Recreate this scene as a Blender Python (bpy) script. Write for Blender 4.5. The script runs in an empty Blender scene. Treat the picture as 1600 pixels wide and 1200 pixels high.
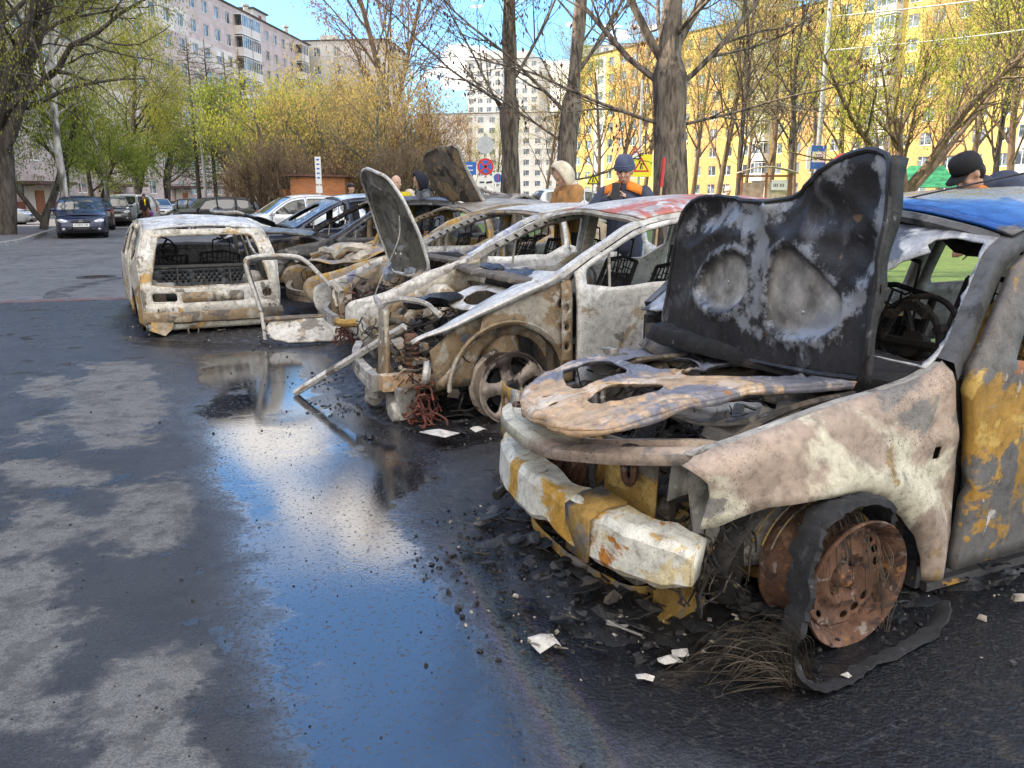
import bpy, bmesh, math, random
import numpy as np
from mathutils import Vector, Matrix, noise as mnoise
from mathutils.geometry import delaunay_2d_cdt
R=math.radians; PI=math.pi
S=bpy.context.scene; COL=S.collection
# ------------------------------------------------------------ camera, sky, sun, exposure
cd=bpy.data.cameras.new('camera'); cd.lens=28.125; cd.sensor_width=36; cd.clip_start=.05; cd.clip_end=3000
cam=bpy.data.objects.new('camera',cd); COL.objects.link(cam); cam.location=(0,0,1.4); cam.rotation_euler=(R(77),0,0); S.camera=cam
SUN_EL=35; SUN_AZ=-86      # azimuth clockwise from +Y, so the sun stands to the left
w=bpy.data.worlds.new('World'); S.world=w; w.use_nodes=True
def world():
    nt=w.node_tree; N=nt.nodes; L=nt.links; bg=N['Background']
    sk=N.new('ShaderNodeTexSky'); sk.sky_type='NISHITA'; sk.sun_disc=False
    sk.sun_elevation=R(SUN_EL); sk.sun_rotation=R(SUN_AZ); sk.air_density=1.2; sk.dust_density=.3; sk.ozone_density=2.2
    tc=N.new('ShaderNodeTexCoord'); sep=N.new('ShaderNodeSeparateXYZ'); L.new(tc.outputs['Generated'],sep.inputs[0])
    def m(op,a,b=None,c=None,cl=False):
        n=N.new('ShaderNodeMath'); n.operation=op; n.use_clamp=cl
        for i,v in enumerate((a,b,c)):
            if v is None: continue
            if hasattr(v,'is_linked'): L.new(v,n.inputs[i])
            else: n.inputs[i].default_value=v
        return n.outputs[0]
    zz=m('ADD',sep.outputs[2],.18); u=m('DIVIDE',sep.outputs[0],zz); v=m('DIVIDE',sep.outputs[1],zz)
    cb=N.new('ShaderNodeCombineXYZ'); L.new(u,cb.inputs[0]); L.new(v,cb.inputs[1])
    nz=N.new('ShaderNodeTexNoise'); nz.inputs['Scale'].default_value=3.0; nz.inputs['Detail'].default_value=9; nz.inputs['Roughness'].default_value=.62; nz.inputs['Distortion'].default_value=.3
    mp=N.new('ShaderNodeMapping'); mp.inputs['Location'].default_value=(5.3,2.1,0); mp.inputs['Scale'].default_value=(1,1,1); L.new(cb.outputs[0],mp.inputs[0]); L.new(mp.outputs[0],nz.inputs['Vector'])
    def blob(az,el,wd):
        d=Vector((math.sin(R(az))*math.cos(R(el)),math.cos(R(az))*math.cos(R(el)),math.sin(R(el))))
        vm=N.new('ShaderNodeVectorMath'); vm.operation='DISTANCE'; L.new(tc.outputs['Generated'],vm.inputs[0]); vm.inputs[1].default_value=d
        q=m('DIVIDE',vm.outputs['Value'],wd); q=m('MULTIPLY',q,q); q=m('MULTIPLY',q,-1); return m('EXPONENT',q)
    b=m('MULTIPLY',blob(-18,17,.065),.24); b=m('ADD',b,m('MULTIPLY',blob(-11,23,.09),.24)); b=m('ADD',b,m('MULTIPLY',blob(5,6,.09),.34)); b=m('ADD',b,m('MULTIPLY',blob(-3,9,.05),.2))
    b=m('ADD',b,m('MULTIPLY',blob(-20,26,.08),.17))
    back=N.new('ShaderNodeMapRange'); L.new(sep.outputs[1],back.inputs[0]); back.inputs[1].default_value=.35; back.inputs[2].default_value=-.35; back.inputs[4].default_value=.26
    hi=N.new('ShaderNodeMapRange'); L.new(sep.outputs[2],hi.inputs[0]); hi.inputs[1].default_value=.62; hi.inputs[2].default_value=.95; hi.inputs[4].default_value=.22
    b=m('ADD',b,m('MAXIMUM',back.outputs[0],hi.outputs[0]))  # unseen cloud cover behind and overhead, added to brighten and neutralise the ambient light
    f=m('ADD',nz.outputs[0],b)
    r=N.new('ShaderNodeMapRange'); r.interpolation_type='SMOOTHSTEP'; L.new(f,r.inputs[0]); r.inputs[1].default_value=.64; r.inputs[2].default_value=.71
    tint=N.new('ShaderNodeMix'); tint.data_type='RGBA'; tint.blend_type='MULTIPLY'; tint.inputs[0].default_value=1; L.new(sk.outputs[0],tint.inputs[6]); hz=N.new('ShaderNodeMapRange'); L.new(sep.outputs[2],hz.inputs[0]); hz.inputs[1].default_value=0; hz.inputs[2].default_value=.75; hm=N.new('ShaderNodeMix'); hm.data_type='RGBA'; L.new(hz.outputs[0],hm.inputs[0]); hm.inputs[6].default_value=(.30,.60,.92,1); hm.inputs[7].default_value=SKY_TINT; L.new(hm.outputs[2],tint.inputs[7])
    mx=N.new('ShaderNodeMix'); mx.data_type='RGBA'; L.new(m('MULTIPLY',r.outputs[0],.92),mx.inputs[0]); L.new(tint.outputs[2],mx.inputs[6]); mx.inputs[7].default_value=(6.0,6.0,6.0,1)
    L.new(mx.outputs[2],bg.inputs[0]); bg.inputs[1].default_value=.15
SKY_TINT=(.62,.86,1.1,1)
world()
sd=bpy.data.lights.new('sun','SUN'); sd.energy=3.2; sd.angle=R(.5); sd.color=(1,.90,.74)
sun=bpy.data.objects.new('sun',sd); COL.objects.link(sun)
_s=Vector((math.sin(R(SUN_AZ))*math.cos(R(SUN_EL)),math.cos(R(SUN_AZ))*math.cos(R(SUN_EL)),math.sin(R(SUN_EL))))
sun.rotation_euler=_s.to_track_quat('Z','Y').to_euler(); sun.location=(-40,0,40)
S.view_settings.view_transform='Standard'; S.view_settings.look='None'; S.view_settings.exposure=1.66; S.view_settings.gamma=1; S.view_settings.use_curve_mapping=False
S.view_settings.use_white_balance=True; S.view_settings.white_balance_temperature=7300; S.view_settings.white_balance_tint=12
S.render.resolution_x=1024; S.render.resolution_y=768
S.render.engine='CYCLES'; S.cycles.max_bounces=6; S.cycles.transparent_max_bounces=6; S.cycles.diffuse_bounces=3; S.cycles.glossy_bounces=3
S.cycles.use_denoising=True; S.cycles.caustics_reflective=False; S.cycles.caustics_refractive=False
# ------------------------------------------------------------ object helpers
def tag(o,label=None,cat=None,group=None,kind=None):
    for k,v in (('label',label),('category',cat),('group',group),('kind',kind)):
        if v: o[k]=v
    return o
def empty(name,loc=(0,0,0),rz=0):
    o=bpy.data.objects.new(name,None); COL.objects.link(o); o.location=loc; o.rotation_euler=(0,0,rz); o.empty_display_size=.2; return o
def thing(name,label,cat,loc=(0,0,0),rz=0,group=None): return tag(empty(name,loc,rz),label,cat,group)
def link(name,me,parent=None):
    o=bpy.data.objects.new(name,me); COL.objects.link(o)
    if parent is not None: o.parent=parent
    return o
def kids(o): return list(o.children)
def copy_tree(o,parent=None):
    c=o.copy(); COL.objects.link(c); c.parent=parent
    for ch in list(o.children): copy_tree(ch,c)
    return c
class MB:
    def __init__(s): s.v=[];s.f=[];s.m=[];s.cur=0
    def mat(s,i): s.cur=i; return s
    def add(s,vs,fs):
        b=len(s.v); s.v.extend([tuple(v) for v in vs]); s.f.extend([tuple(i+b for i in f) for f in fs]); s.m.extend([s.cur]*len(fs)); return s
    def box(s,c,d,rot=None,taper=1):
        x,y,z=[q/2 for q in d]; vs=[]
        for k in (-1,1):
            t=1 if k<0 else taper
            for a,b in ((-1,-1),(1,-1),(1,1),(-1,1)): vs.append(Vector((a*x*t,b*y*t,k*z)))
        if rot is not None:
            M=rot if isinstance(rot,Matrix) else Matrix.Rotation(rot,3,'Z'); vs=[M@v for v in vs]
        c=Vector(c); vs=[v+c for v in vs]
        return s.add(vs,[(3,2,1,0),(4,5,6,7),(0,1,5,4),(1,2,6,5),(2,3,7,6),(3,0,4,7)])
    def box2(s,a,b): return s.box([(p+q)/2 for p,q in zip(a,b)],[abs(q-p) for p,q in zip(a,b)])
    def tube(s,pts,rad,n=6,cap=True,closed=False):
        pts=[Vector(p) for p in pts]; m=len(pts)
        if not hasattr(rad,'__len__'): rad=[rad]*m
        vs=[]; up=None
        for i,p in enumerate(pts):
            if closed: d=pts[(i+1)%m]-pts[i-1]
            else: d=pts[min(i+1,m-1)]-pts[max(i-1,0)]
            if d.length<1e-9: d=Vector((0,0,1))
            d.normalize()
            if up is None: up=Vector((0,0,1)) if abs(d.z)<.9 else Vector((1,0,0))
            a=d.cross(up)
            if a.length<1e-6: a=d.orthogonal()
            a.normalize(); b=a.cross(d); up=b
            for k in range(n):
                t=2*PI*k/n; vs.append(p+(a*math.cos(t)+b*math.sin(t))*rad[i])
        fs=[]
        for i in range(m if closed else m-1):
            j=(i+1)%m
            for k in range(n): l=(k+1)%n; fs.append((i*n+k,i*n+l,j*n+l,j*n+k))
        if cap and not closed: fs.append(tuple(range(n))[::-1]); fs.append(tuple((m-1)*n+k for k in range(n)))
        return s.add(vs,fs)
    def cap(s,p,q,r1,r2=None,n=10):   # capsule, tapered
        p=Vector(p);q=Vector(q);r2=r1 if r2 is None else r2; d=(q-p)
        if d.length<1e-6: d=Vector((0,0,1e-4))
        e=d.normalized(); P=[];Q=[]
        for t in (-.98,-.75,-.4,0): P.append(p+e*r1*t);Q.append(r1*math.sqrt(1-t*t)+1e-5)
        for t in (0,.4,.75,.98): P.append(q+e*r2*t);Q.append(r2*math.sqrt(1-t*t)+1e-5)
        return s.tube(P,Q,n)
    def ell(s,c,r,n=12,m=8,rot=None):
        vs=[];fs=[];c=Vector(c)
        for i in range(m+1):
            a=PI*i/m
            for k in range(n):
                b=2*PI*k/n; v=Vector((r[0]*math.sin(a)*math.cos(b),r[1]*math.sin(a)*math.sin(b),r[2]*math.cos(a)))
                if rot is not None: v=rot@v
                vs.append(v+c)
        for i in range(m):
            for k in range(n): l=(k+1)%n; fs.append((i*n+k,(i+1)*n+k,(i+1)*n+l,i*n+l))
        return s.add(vs,fs)
    def lathe(s,prof,n=32,M=None,arc=None):   # prof: (r, h), axis = local z of M
        vs=[];fs=[]; m=len(prof)
        for k in range(n):
            t=2*PI*k/n
            for r,h in prof:
                v=Vector((r*math.cos(t),r*math.sin(t),h)); vs.append(M@v if M is not None else v)
        for k in range(n):
            l=(k+1)%n
            if arc and not (arc[0]<=k<arc[1]): continue
            for j in range(m-1): fs.append((k*m+j,l*m+j,l*m+j+1,k*m+j+1))
        return s.add(vs,fs)
    def build(s,name,mats,parent=None,smooth=None,edge=35):
        me=bpy.data.meshes.new(name); me.from_pydata(s.v,[],s.f)
        if not isinstance(mats,(list,tuple)): mats=[mats]
        for x in mats: me.materials.append(x)
        if len(mats)>1: me.polygons.foreach_set('material_index',s.m)
        if smooth:
            me.polygons.foreach_set('use_smooth',[True]*len(me.polygons)); me.set_sharp_from_angle(angle=R(edge))
        me.update(); return link(name,me,parent)
def jitter(mb,a,sc=4,seed=0):
    for i,v in enumerate(mb.v):
        n=mnoise.noise_vector(Vector(v)*sc+Vector((seed,seed*2,seed*3))); mb.v[i]=(v[0]+n.x*a,v[1]+n.y*a,v[2]+n.z*a)
    return mb
def mod(o,t,**k):
    m=o.modifiers.new(t.lower(),t)
    for a,b in k.items(): setattr(m,a,b)
    return m
def inpoly(P,poly):
    x=P[:,0];y=P[:,1];ins=np.zeros(len(P),bool);n=len(poly);q=np.asarray(poly,float)
    for i in range(n):
        x1,y1=q[i];x2,y2=q[(i+1)%n]
        if y1==y2: continue
        c=((y1>y)!=(y2>y))&(x<(x2-x1)*(y-y1)/(y2-y1)+x1); ins^=c
    return ins
def pdist(P,poly,closed=True):
    q=np.asarray(poly,float);n=len(q);best=np.full(len(P),1e9)
    for i in range(n if closed else n-1):
        a=q[i];b=q[(i+1)%n];d=b-a;L=d@d+1e-12
        t=np.clip(((P-a)@d)/L,0,1); best=np.minimum(best,np.hypot(*(P-(a+t[:,None]*d)).T))
    return best
def sdf(P,poly): d=pdist(P,poly); return np.where(inpoly(P,poly),d,-d)   # >0 inside
def resample(poly,sp,closed=True):
    out=[];n=len(poly)
    for i in range(n if closed else n-1):
        a=poly[i];b=poly[(i+1)%n];k=max(1,int(math.ceil(math.dist(a,b)/sp)))
        for j in range(k): out.append(tuple(a[c]+(b[c]-a[c])*j/k for c in range(len(a))))
    if not closed: out.append(tuple(poly[-1]))
    return out
def smoothp(poly,it=2,closed=True):
    for _ in range(it):
        o=[];n=len(poly)
        if not closed: o.append(poly[0])
        for i in range(n if closed else n-1):
            a=poly[i];b=poly[(i+1)%n]
            o.append(tuple(a[c]*.75+b[c]*.25 for c in range(len(a)))); o.append(tuple(a[c]*.25+b[c]*.75 for c in range(len(a))))
        if not closed: o.append(poly[-1])
        poly=o
    return poly
def catmull(pts,k=8,closed=False):
    out=[];n=len(pts)
    for i in range(n if closed else n-1):
        p=[pts[(i+j-1)%n] if closed else pts[min(max(i+j-1,0),n-1)] for j in range(4)]
        for s_ in range(k):
            t=s_/k
            out.append(tuple(.5*(2*p[1][c]+(-p[0][c]+p[2][c])*t+(2*p[0][c]-5*p[1][c]+4*p[2][c]-p[3][c])*t*t+(-p[0][c]+3*p[1][c]-3*p[2][c]+p[3][c])*t**3) for c in range(len(p[0]))))
    if not closed: out.append(tuple(pts[-1]))
    return out
def cdt(outline,holes=(),sp=.05):
    pts=[];edges=[]
    for poly in [outline]+list(holes):
        r=resample(poly,sp); b=len(pts)
        if math.dist(r[0],r[-1])<1e-7: r=r[:-1]
        pts+=r; edges+=[(b+i,b+(i+1)%len(r)) for i in range(len(r))]
    A=np.array(outline,float); x0,y0=A.min(0);x1,y1=A.max(0)
    nx=max(1,int((x1-x0)/sp));ny=max(1,int((y1-y0)/sp))
    gx,gy=np.meshgrid(np.linspace(x0,x1,nx+1),np.linspace(y0,y1,ny+1)); gx=gx+(np.arange(ny+1)%2)[:,None]*sp*.25
    g=np.stack([gx.ravel(),gy.ravel()],1); ok=inpoly(g,outline)
    for h in holes: ok&=~inpoly(g,h)
    g=g[ok]
    if len(g):
        ok=pdist(g,outline)>.4*sp
        for h in holes: ok&=pdist(g,h)>.4*sp
        g=g[ok]
    allp=[Vector((float(p[0]),float(p[1]))) for p in pts]+[Vector((float(p[0]),float(p[1]))) for p in g]
    vs,_,fs,*_=delaunay_2d_cdt(allp,edges,[],0,1e-7)
    V=np.array([(v.x,v.y) for v in vs]); F=[f for f in fs if len(f)==3]
    if not F: return [],[]
    c=V[np.array(F)].mean(1); ok=inpoly(c,outline)
    for h in holes: ok&=~inpoly(c,h)
    return V,[f for f,k in zip(F,ok) if k]
def panel(name,outline,fn,mat,parent=None,holes=(),sp=.05,thick=.004,smooth=True,off=0,edge=40,post=None,inner=None):
    V,F=cdt(outline,holes,sp); mb=MB(); mb.add([fn(float(a),float(b)) for a,b in V],F)
    if post: mb.v=[post(v) for v in mb.v]
    o=mb.build(name,[inner,mat] if inner else mat,parent,smooth,edge)
    if thick:
        q=mod(o,'SOLIDIFY',thickness=thick,offset=off,use_quality_normals=False)
        if inner: q.material_offset=1; q.material_offset_rim=1
    return o
def rrect(x0,y0,x1,y1,r=.03): 
    r=min(r,abs(x1-x0)/2.01,abs(y1-y0)/2.01); o=[]
    for cx,cy,a in ((x1-r,y1-r,0),(x0+r,y1-r,90),(x0+r,y0+r,180),(x1-r,y0+r,270)):
        for k in range(4): t=R(a+30*k); o.append((cx+r*math.cos(t),cy+r*math.sin(t)))
    return o
def ellp(cx,cy,rx,ry,n=14,a0=0): 
    return [(cx+rx*math.cos(2*PI*k/n)*math.cos(a0)-ry*math.sin(2*PI*k/n)*math.sin(a0),cy+rx*math.cos(2*PI*k/n)*math.sin(a0)+ry*math.sin(2*PI*k/n)*math.cos(a0)) for k in range(n)]
# ------------------------------------------------------------ material helpers
class NT:
    def __init__(s,name):
        s.mat=bpy.data.materials.new(name); s.mat.use_nodes=True; s.nt=s.mat.node_tree; s.N=s.nt.nodes; s.L=s.nt.links; s.b=s.N['Principled BSDF']
        s._co=None
    def set(s,sock,v):
        if hasattr(v,'is_linked'): s.L.new(v,sock)
        else: sock.default_value=v
    def co(s,kind='Object'):
        if s._co is None: s._co=s.N.new('ShaderNodeTexCoord')
        return s._co.outputs[kind]
    def geo(s): 
        n=s.N.new('ShaderNodeNewGeometry'); return n
    def attr(s,name): n=s.N.new('ShaderNodeAttribute'); n.attribute_name=name; return n.outputs['Fac']
    def m(s,op,a,b=None,c=None,cl=False):
        n=s.N.new('ShaderNodeMath'); n.operation=op; n.use_clamp=cl
        for i,v in enumerate((a,b,c)):
            if v is not None: s.set(n.inputs[i],v)
        return n.outputs[0]
    def noise(s,scale,detail=6,rough=.55,dist=0,vec=None,seed=0,stretch=None):
        n=s.N.new('ShaderNodeTexNoise'); n.inputs['Scale'].default_value=scale; n.inputs['Detail'].default_value=detail; n.inputs['Roughness'].default_value=rough; n.inputs['Distortion'].default_value=dist
        v=vec or s.co()
        mp=s.N.new('ShaderNodeMapping'); mp.inputs['Location'].default_value=(seed*1.7,seed*2.3,seed*.9)
        if stretch: mp.inputs['Scale'].default_value=stretch
        s.L.new(v,mp.inputs[0]); s.L.new(mp.outputs[0],n.inputs['Vector']); return n.outputs[0]
    def voro(s,scale,feat='F1',vec=None,out='Distance'):
        n=s.N.new('ShaderNodeTexVoronoi'); n.feature=feat; n.inputs['Scale'].default_value=scale; s.L.new(vec or s.co(),n.inputs['Vector']); return n.outputs[out]
    def step(s,x,lo,hi):
        n=s.N.new('ShaderNodeMapRange'); n.interpolation_type='SMOOTHSTEP'; s.set(n.inputs[0],x); n.inputs[1].default_value=lo; n.inputs[2].default_value=hi; return n.outputs[0]
    def lin(s,x,lo,hi,a=0,b=1):
        n=s.N.new('ShaderNodeMapRange'); s.set(n.inputs[0],x); n.inputs[1].default_value=lo; n.inputs[2].default_value=hi; n.inputs[3].default_value=a; n.inputs[4].default_value=b; return n.outputs[0]
    def mix(s,f,a,b,mode='MIX'):
        n=s.N.new('ShaderNodeMix'); n.data_type='RGBA'; n.blend_type=mode; s.set(n.inputs[0],f)
        for i,v in ((6,a),(7,b)):
            if not hasattr(v,'is_linked') and len(v)==3: v=(*v,1)
            s.set(n.inputs[i],v)
        return n.outputs[2]
    def ramp(s,x,stops,interp='LINEAR'):
        n=s.N.new('ShaderNodeValToRGB'); s.L.new(x,n.inputs[0]); cr=n.color_ramp; cr.interpolation=interp
        while len(cr.elements)<len(stops): cr.elements.new(.5)
        for e,(p,c) in zip(cr.elements,stops): e.position=p; e.color=(*c,1) if len(c)==3 else c
        return n.outputs[0]
    def bump(s,h,strength=.3,dist=.01,prev=None):
        n=s.N.new('ShaderNodeBump'); n.inputs['Strength'].default_value=strength; n.inputs['Distance'].default_value=dist; s.L.new(h,n.inputs['Height'])
        if prev is not None: s.L.new(prev,n.inputs['Normal'])
        return n.outputs[0]
    def out(s,col=None,rough=None,metal=None,normal=None,spec=None,**k):
        if col is not None: s.set(s.b.inputs['Base Color'],col if hasattr(col,'is_linked') or len(col)==4 else (*col,1))
        if rough is not None: s.set(s.b.inputs['Roughness'],rough)
        if metal is not None: s.set(s.b.inputs['Metallic'],metal)
        if normal is not None: s.L.new(normal,s.b.inputs['Normal'])
        if spec is not None: s.set(s.b.inputs['Specular IOR Level'],spec)
        for a,v in k.items(): s.set(s.b.inputs[a.replace('_',' ')],v)
        return s.mat
def plain(name,col,rough=.6,metal=0,var=.25,sc=6,bump=0,bsc=60,**k):
    t=NT(name); n=t.noise(sc,5); lo=tuple(c*(1-var) for c in col); hi=tuple(min(1,c*(1+var)) for c in col)
    c=t.mix(t.step(n,.35,.65),lo,hi); nm=None
    if bump: nm=t.bump(t.noise(bsc,4),bump,.004)
    return t.out(c,rough,metal,nm,**k)
def burnt(name,base,layers,rough=.75,metal=.15,bump=.35,seed=0,speck=.5,speckcol=(.03,.027,.025),speckscale=90):
    """base colour, then layers (colour, noise scale, lo, hi[, (axis,a,b,gain)...]) mixed over it in order"""
    t=NT(name); sep=t.N.new('ShaderNodeSeparateXYZ'); t.L.new(t.co(),sep.inputs[0])
    n0=t.noise(5,8,.6,.4,seed=seed); c=t.mix(t.step(n0,.3,.7),tuple(x*.78 for x in base),tuple(min(1,x*1.18) for x in base))
    fl_=[]
    for i,ly in enumerate(layers):
        col,sc,lo,hi=ly[:4]; n=t.noise(sc,9,.62,.5,seed=seed+3.1*(i+1)); v=n
        for ax,a,b,g in ly[4:]: v=t.m('ADD',v,t.lin(sep.outputs[ax],a,b,0,g))
        mid=(lo+hi)/2; hw=(hi-lo)*.30; f=t.step(v,mid-hw,mid+hw); c=t.mix(f,c,col); fl_.append(f)
    mot=t.noise(26,10,.7,.3,seed=seed+6); c=t.mix(1.0,c,t.ramp(mot,[(.30,(.50,.49,.48)),(.48,(1,1,1)),(.70,(1.32,1.32,1.32))]),'MULTIPLY')
    if speck:
        speckscale=speckscale*1.7; sp=t.noise(speckscale,3,.7,seed=seed+9); big=t.noise(4,4,seed=seed+5)
        f=t.m('MULTIPLY',t.step(sp,.58,.66),t.m('MULTIPLY',t.step(big,.38,.62),speck)); c=t.mix(f,c,speckcol)
        sp2=t.noise(speckscale*.7,3,.7,seed=seed+19); c=t.mix(t.m('MULTIPLY',t.step(sp2,.62,.68),.35*speck),c,tuple(min(1,x*1.5) for x in base))
    h=t.m('ADD',t.noise(70,5,.7,seed=seed),t.m('MULTIPLY',t.noise(9,5,seed=seed+2),1.6))
    for f in fl_[:3]: h=t.m('ADD',h,t.m('MULTIPLY',f,-.22))
    return t.out(c,t.lin(t.noise(14,4,seed=seed),.3,.7,rough-.15,min(1,rough+.15)),metal,t.bump(h,bump,.006))
# ------------------------------------------------------------ ground: one asphalt sheet to the horizon
def axis_lines(lo,hi,fine0,fine1,step,grow=1.13):
    a=list(np.arange(fine0,fine1+1e-6,step)); d=step;x=a[-1]
    while x<hi: d=min(d*grow,120); x+=d; a.append(min(x,hi))
    d=step;x=a[0];b=[]
    while x>lo: d=min(d*grow,120); x-=d; b.append(max(x,lo))
    return np.array(b[::-1]+a)
PUD=[(-3.05,7.3),(-2.34,7.6),(-1.39,7.2),(-0.79,5.4),(-0.45,4.45),(-0.30,3.9),(-.46,3.45),(-0.17,2.85),(0.0,2.25),(0.12,1.85),(.2,1.2),(-.75,1.1),(-0.62,1.75),(-0.92,2.35),(-1.32,3.3),(-1.75,4.2),(-2.2,5.2)]
PALE=[[(-3.75,6.97),(-3.06,6.81),(-2.32,5.29),(-2.14,4.48),(-2.48,4.42),(-3.08,5.29)],[(-3.17,4.96),(-3.1,5.12),(-2.69,4.42),(-2.85,4.42)],[(-3.83,6.29),(-3.62,6.41),(-3.24,5.65),(-3.45,5.65)],
 [(-1.94,3.75),(-1.7,3.85),(-1.42,3.45),(-1.32,3.04),(-1.55,2.98),(-1.8,3.2)],[(-2.5,3.7),(-2.04,3.6),(-1.78,3.1),(-2.13,3.0)],[(-2.3,3.0),(-1.79,2.92),(-1.43,2.35),(-1.3,1.9),(-1.7,1.6),(-2.2,1.9)],
 [(-1.2,2.22),(-1.0,2.25),(-0.83,1.87),(-.8,1.4),(-1.0,1.4)],[(-2.81,4.22),(-2.15,4.0),(-2.08,3.79),(-2.43,3.75)]]
SOOT=[[(-0.18,3.5),(-0.22,3.1),(-0.12,2.56),(0.06,2.2),(0.3,1.9),(.9,1.5),(2.6,1.5),(3.5,3.0),(2.6,4.6),(1.2,5.4),(.2,5.3)],[(-1.64,6.26),(-1.19,5.12),(-0.76,4.5),(-0.3,4.45),(.6,4.9),(1.5,8),(-2.5,9.2)],[(-4.9,9.8),(-4.0,8.0),(-2.83,7.3),(-1.9,7.6),(-1.4,9.45),(-3,11)]]
def make_ground():
    xs=axis_lines(-700,900,-5.2,4.4,.06,1.09); ys=axis_lines(-300,1600,.7,12.2,.06,1.09)
    gx,gy=np.meshgrid(xs,ys); P=np.stack([gx.ravel(),gy.ravel()],1); nx=len(xs);ny=len(ys)
    z=np.zeros(len(P)); near=(np.abs(P[:,0])<12)&(P[:,1]<20)
    idx=np.arange(nx*ny).reshape(ny,nx); F=np.stack([idx[:-1,:-1].ravel(),idx[:-1,1:].ravel(),idx[1:,1:].ravel(),idx[1:,:-1].ravel()],1)
    me=bpy.data.meshes.new('ground'); me.vertices.add(len(P)); me.vertices.foreach_set('co',np.column_stack([P,z]).ravel())
    me.loops.add(F.size); me.loops.foreach_set('vertex_index',F.ravel().astype(np.int32)); me.polygons.add(len(F)); me.polygons.foreach_set('loop_start',np.arange(0,F.size,4,dtype=np.int32)); me.update(calc_edges=True)
    def sm(x): x=np.clip(x,0,1); return x*x*(3-2*x)
    A={}
    A['puddle']=sm(.5+sdf(P,PUD)/.55)
    pale=np.zeros(len(P))
    for q in PALE: pale=np.maximum(pale,sm(.5+sdf(P,q)/.5))
    A['pale']=pale
    soot=np.zeros(len(P))
    for q in SOOT: soot=np.maximum(soot,sm(.5+sdf(P,q)/.6))
    A['soot']=soot
    line=P[:,1]-(11.25+.3*(P[:,0]+6.5))       # wet side of the road ends here
    A['wet']=sm(.5-line/1.6)*(P[:,0]>-30)
    dark=sm(.5+sdf(P,[(-4.2,.5),(-3.4,3.5),(-2.9,4.4),(-1.9,5.0),(-1.5,4.2),(-1.1,3),(-.6,1.6),(0,.5)])/.8); A['dark']=dark
    rt=resample([(-.22,3.1),(-.1,2.8),(.06,2.25),(.2,1.8),(.3,1.2)],.1,False); A['oil']=np.exp(-(pdist(P,rt,False)/.085)**2)
    for k,v in A.items():
        a=me.attributes.new(k,'FLOAT','POINT'); a.data.foreach_set('value',v.astype(np.float32))
    t=NT('asphalt'); O=t.co()
    wob=t.m('SUBTRACT',t.noise(1.6,9,.6,.3),.5); wob2=t.m('SUBTRACT',t.noise(7,9,.72,seed=4),.5)
    def at(k,a=.9,b=.5): return t.m('ADD',t.m('ADD',t.attr(k),t.m('MULTIPLY',wob,a)),t.m('MULTIPLY',wob2,b))
    pud=t.step(at('puddle',1.0,.8),.30,.86); wet=t.step(at('wet',.5,.4),.4,.6); pal=t.step(at('pale',1.9,1.6),.36,.68); soot=t.step(at('soot',.9,.6),.40,.62); dark=t.step(at('dark',.8,.5),.35,.65)
    grain=t.noise(130,4,.75); stones=t.voro(85); big=t.noise(.35,6,.6,seed=2)
    dry=t.mix(t.step(grain,.38,.62),(.115,.12,.128),(.20,.205,.215)); dry=t.mix(t.m('MULTIPLY',t.step(big,.35,.65),.45),dry,(.10,.105,.115))
    trk=t.noise(.9,6,.5,seed=8,stretch=(2.2,.35,1)); dry=t.mix(t.m('MULTIPLY',t.step(trk,.52,.62),.35),dry,(.07,.075,.08))
    wetc=t.mix(t.step(grain,.4,.65),(.022,.025,.030),(.060,.063,.068))
    darkc=t.mix(t.step(grain,.45,.7),(.030,.030,.032),(.075,.073,.072))
    palec=t.mix(t.step(grain,.35,.6),(.115,.115,.112),(.235,.23,.215)); palec=t.mix(t.m('MULTIPLY',t.step(t.noise(9,6,.6,seed=11),.5,.6),.6),palec,(.08,.08,.08))
    sootc=t.mix(t.step(t.noise(30,6,.7,seed=3),.5,.68),(.008,.008,.010),(.040,.037,.034))
    brown=t.step(t.noise(1.8,5,.6,seed=21),.54,.64); mini=t.m('MULTIPLY',t.step(t.noise(2.3,7,.62,.5,seed=61),.575,.63),t.m('MULTIPLY',wet,t.m('SUBTRACT',1,pal)))
    sootc=t.mix(t.m('MULTIPLY',brown,t.m('MULTIPLY',t.step(grain,.3,.6),.75)),sootc,(.10,.075,.045))
    agg=t.noise(230,2,.6,seed=51); clump=t.noise(46,6,.8,seed=53); palec=t.mix(t.m('MULTIPLY',t.step(clump,.52,.60),.55),palec,(.075,.073,.07)); dry=t.mix(t.m('MULTIPLY',t.step(clump,.52,.62),.4),dry,(.08,.083,.09)); wetc=t.mix(t.m('MULTIPLY',t.step(clump,.54,.60),.6),wetc,(.012,.012,.013)); wetc=t.mix(t.m('MULTIPLY',t.step(agg,.60,.68),.6),wetc,(.17,.17,.17)); palec=t.mix(t.m('MULTIPLY',t.step(agg,.56,.62),.7),palec,(.07,.07,.07)); crk=t.step(t.voro(1.1,'DISTANCE_TO_EDGE'),.018,.004); dry=t.mix(t.m('MULTIPLY',crk,t.m('MULTIPLY',t.step(big,.5,.6),.7)),dry,(.03,.03,.03)); wetc=t.mix(t.m('MULTIPLY',t.step(t.noise(11,8,.7,seed=91),.52,.60),.5),wetc,(.085,.083,.08)); c=t.mix(wet,dry,wetc); c=t.mix(t.m('MULTIPLY',dark,wet),c,darkc)
    palm=t.m('MULTIPLY',pal,t.m('SUBTRACT',1,t.m('MULTIPLY',pud,.9))); c=t.mix(t.m('MULTIPLY',palm,.85),c,palec)
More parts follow.
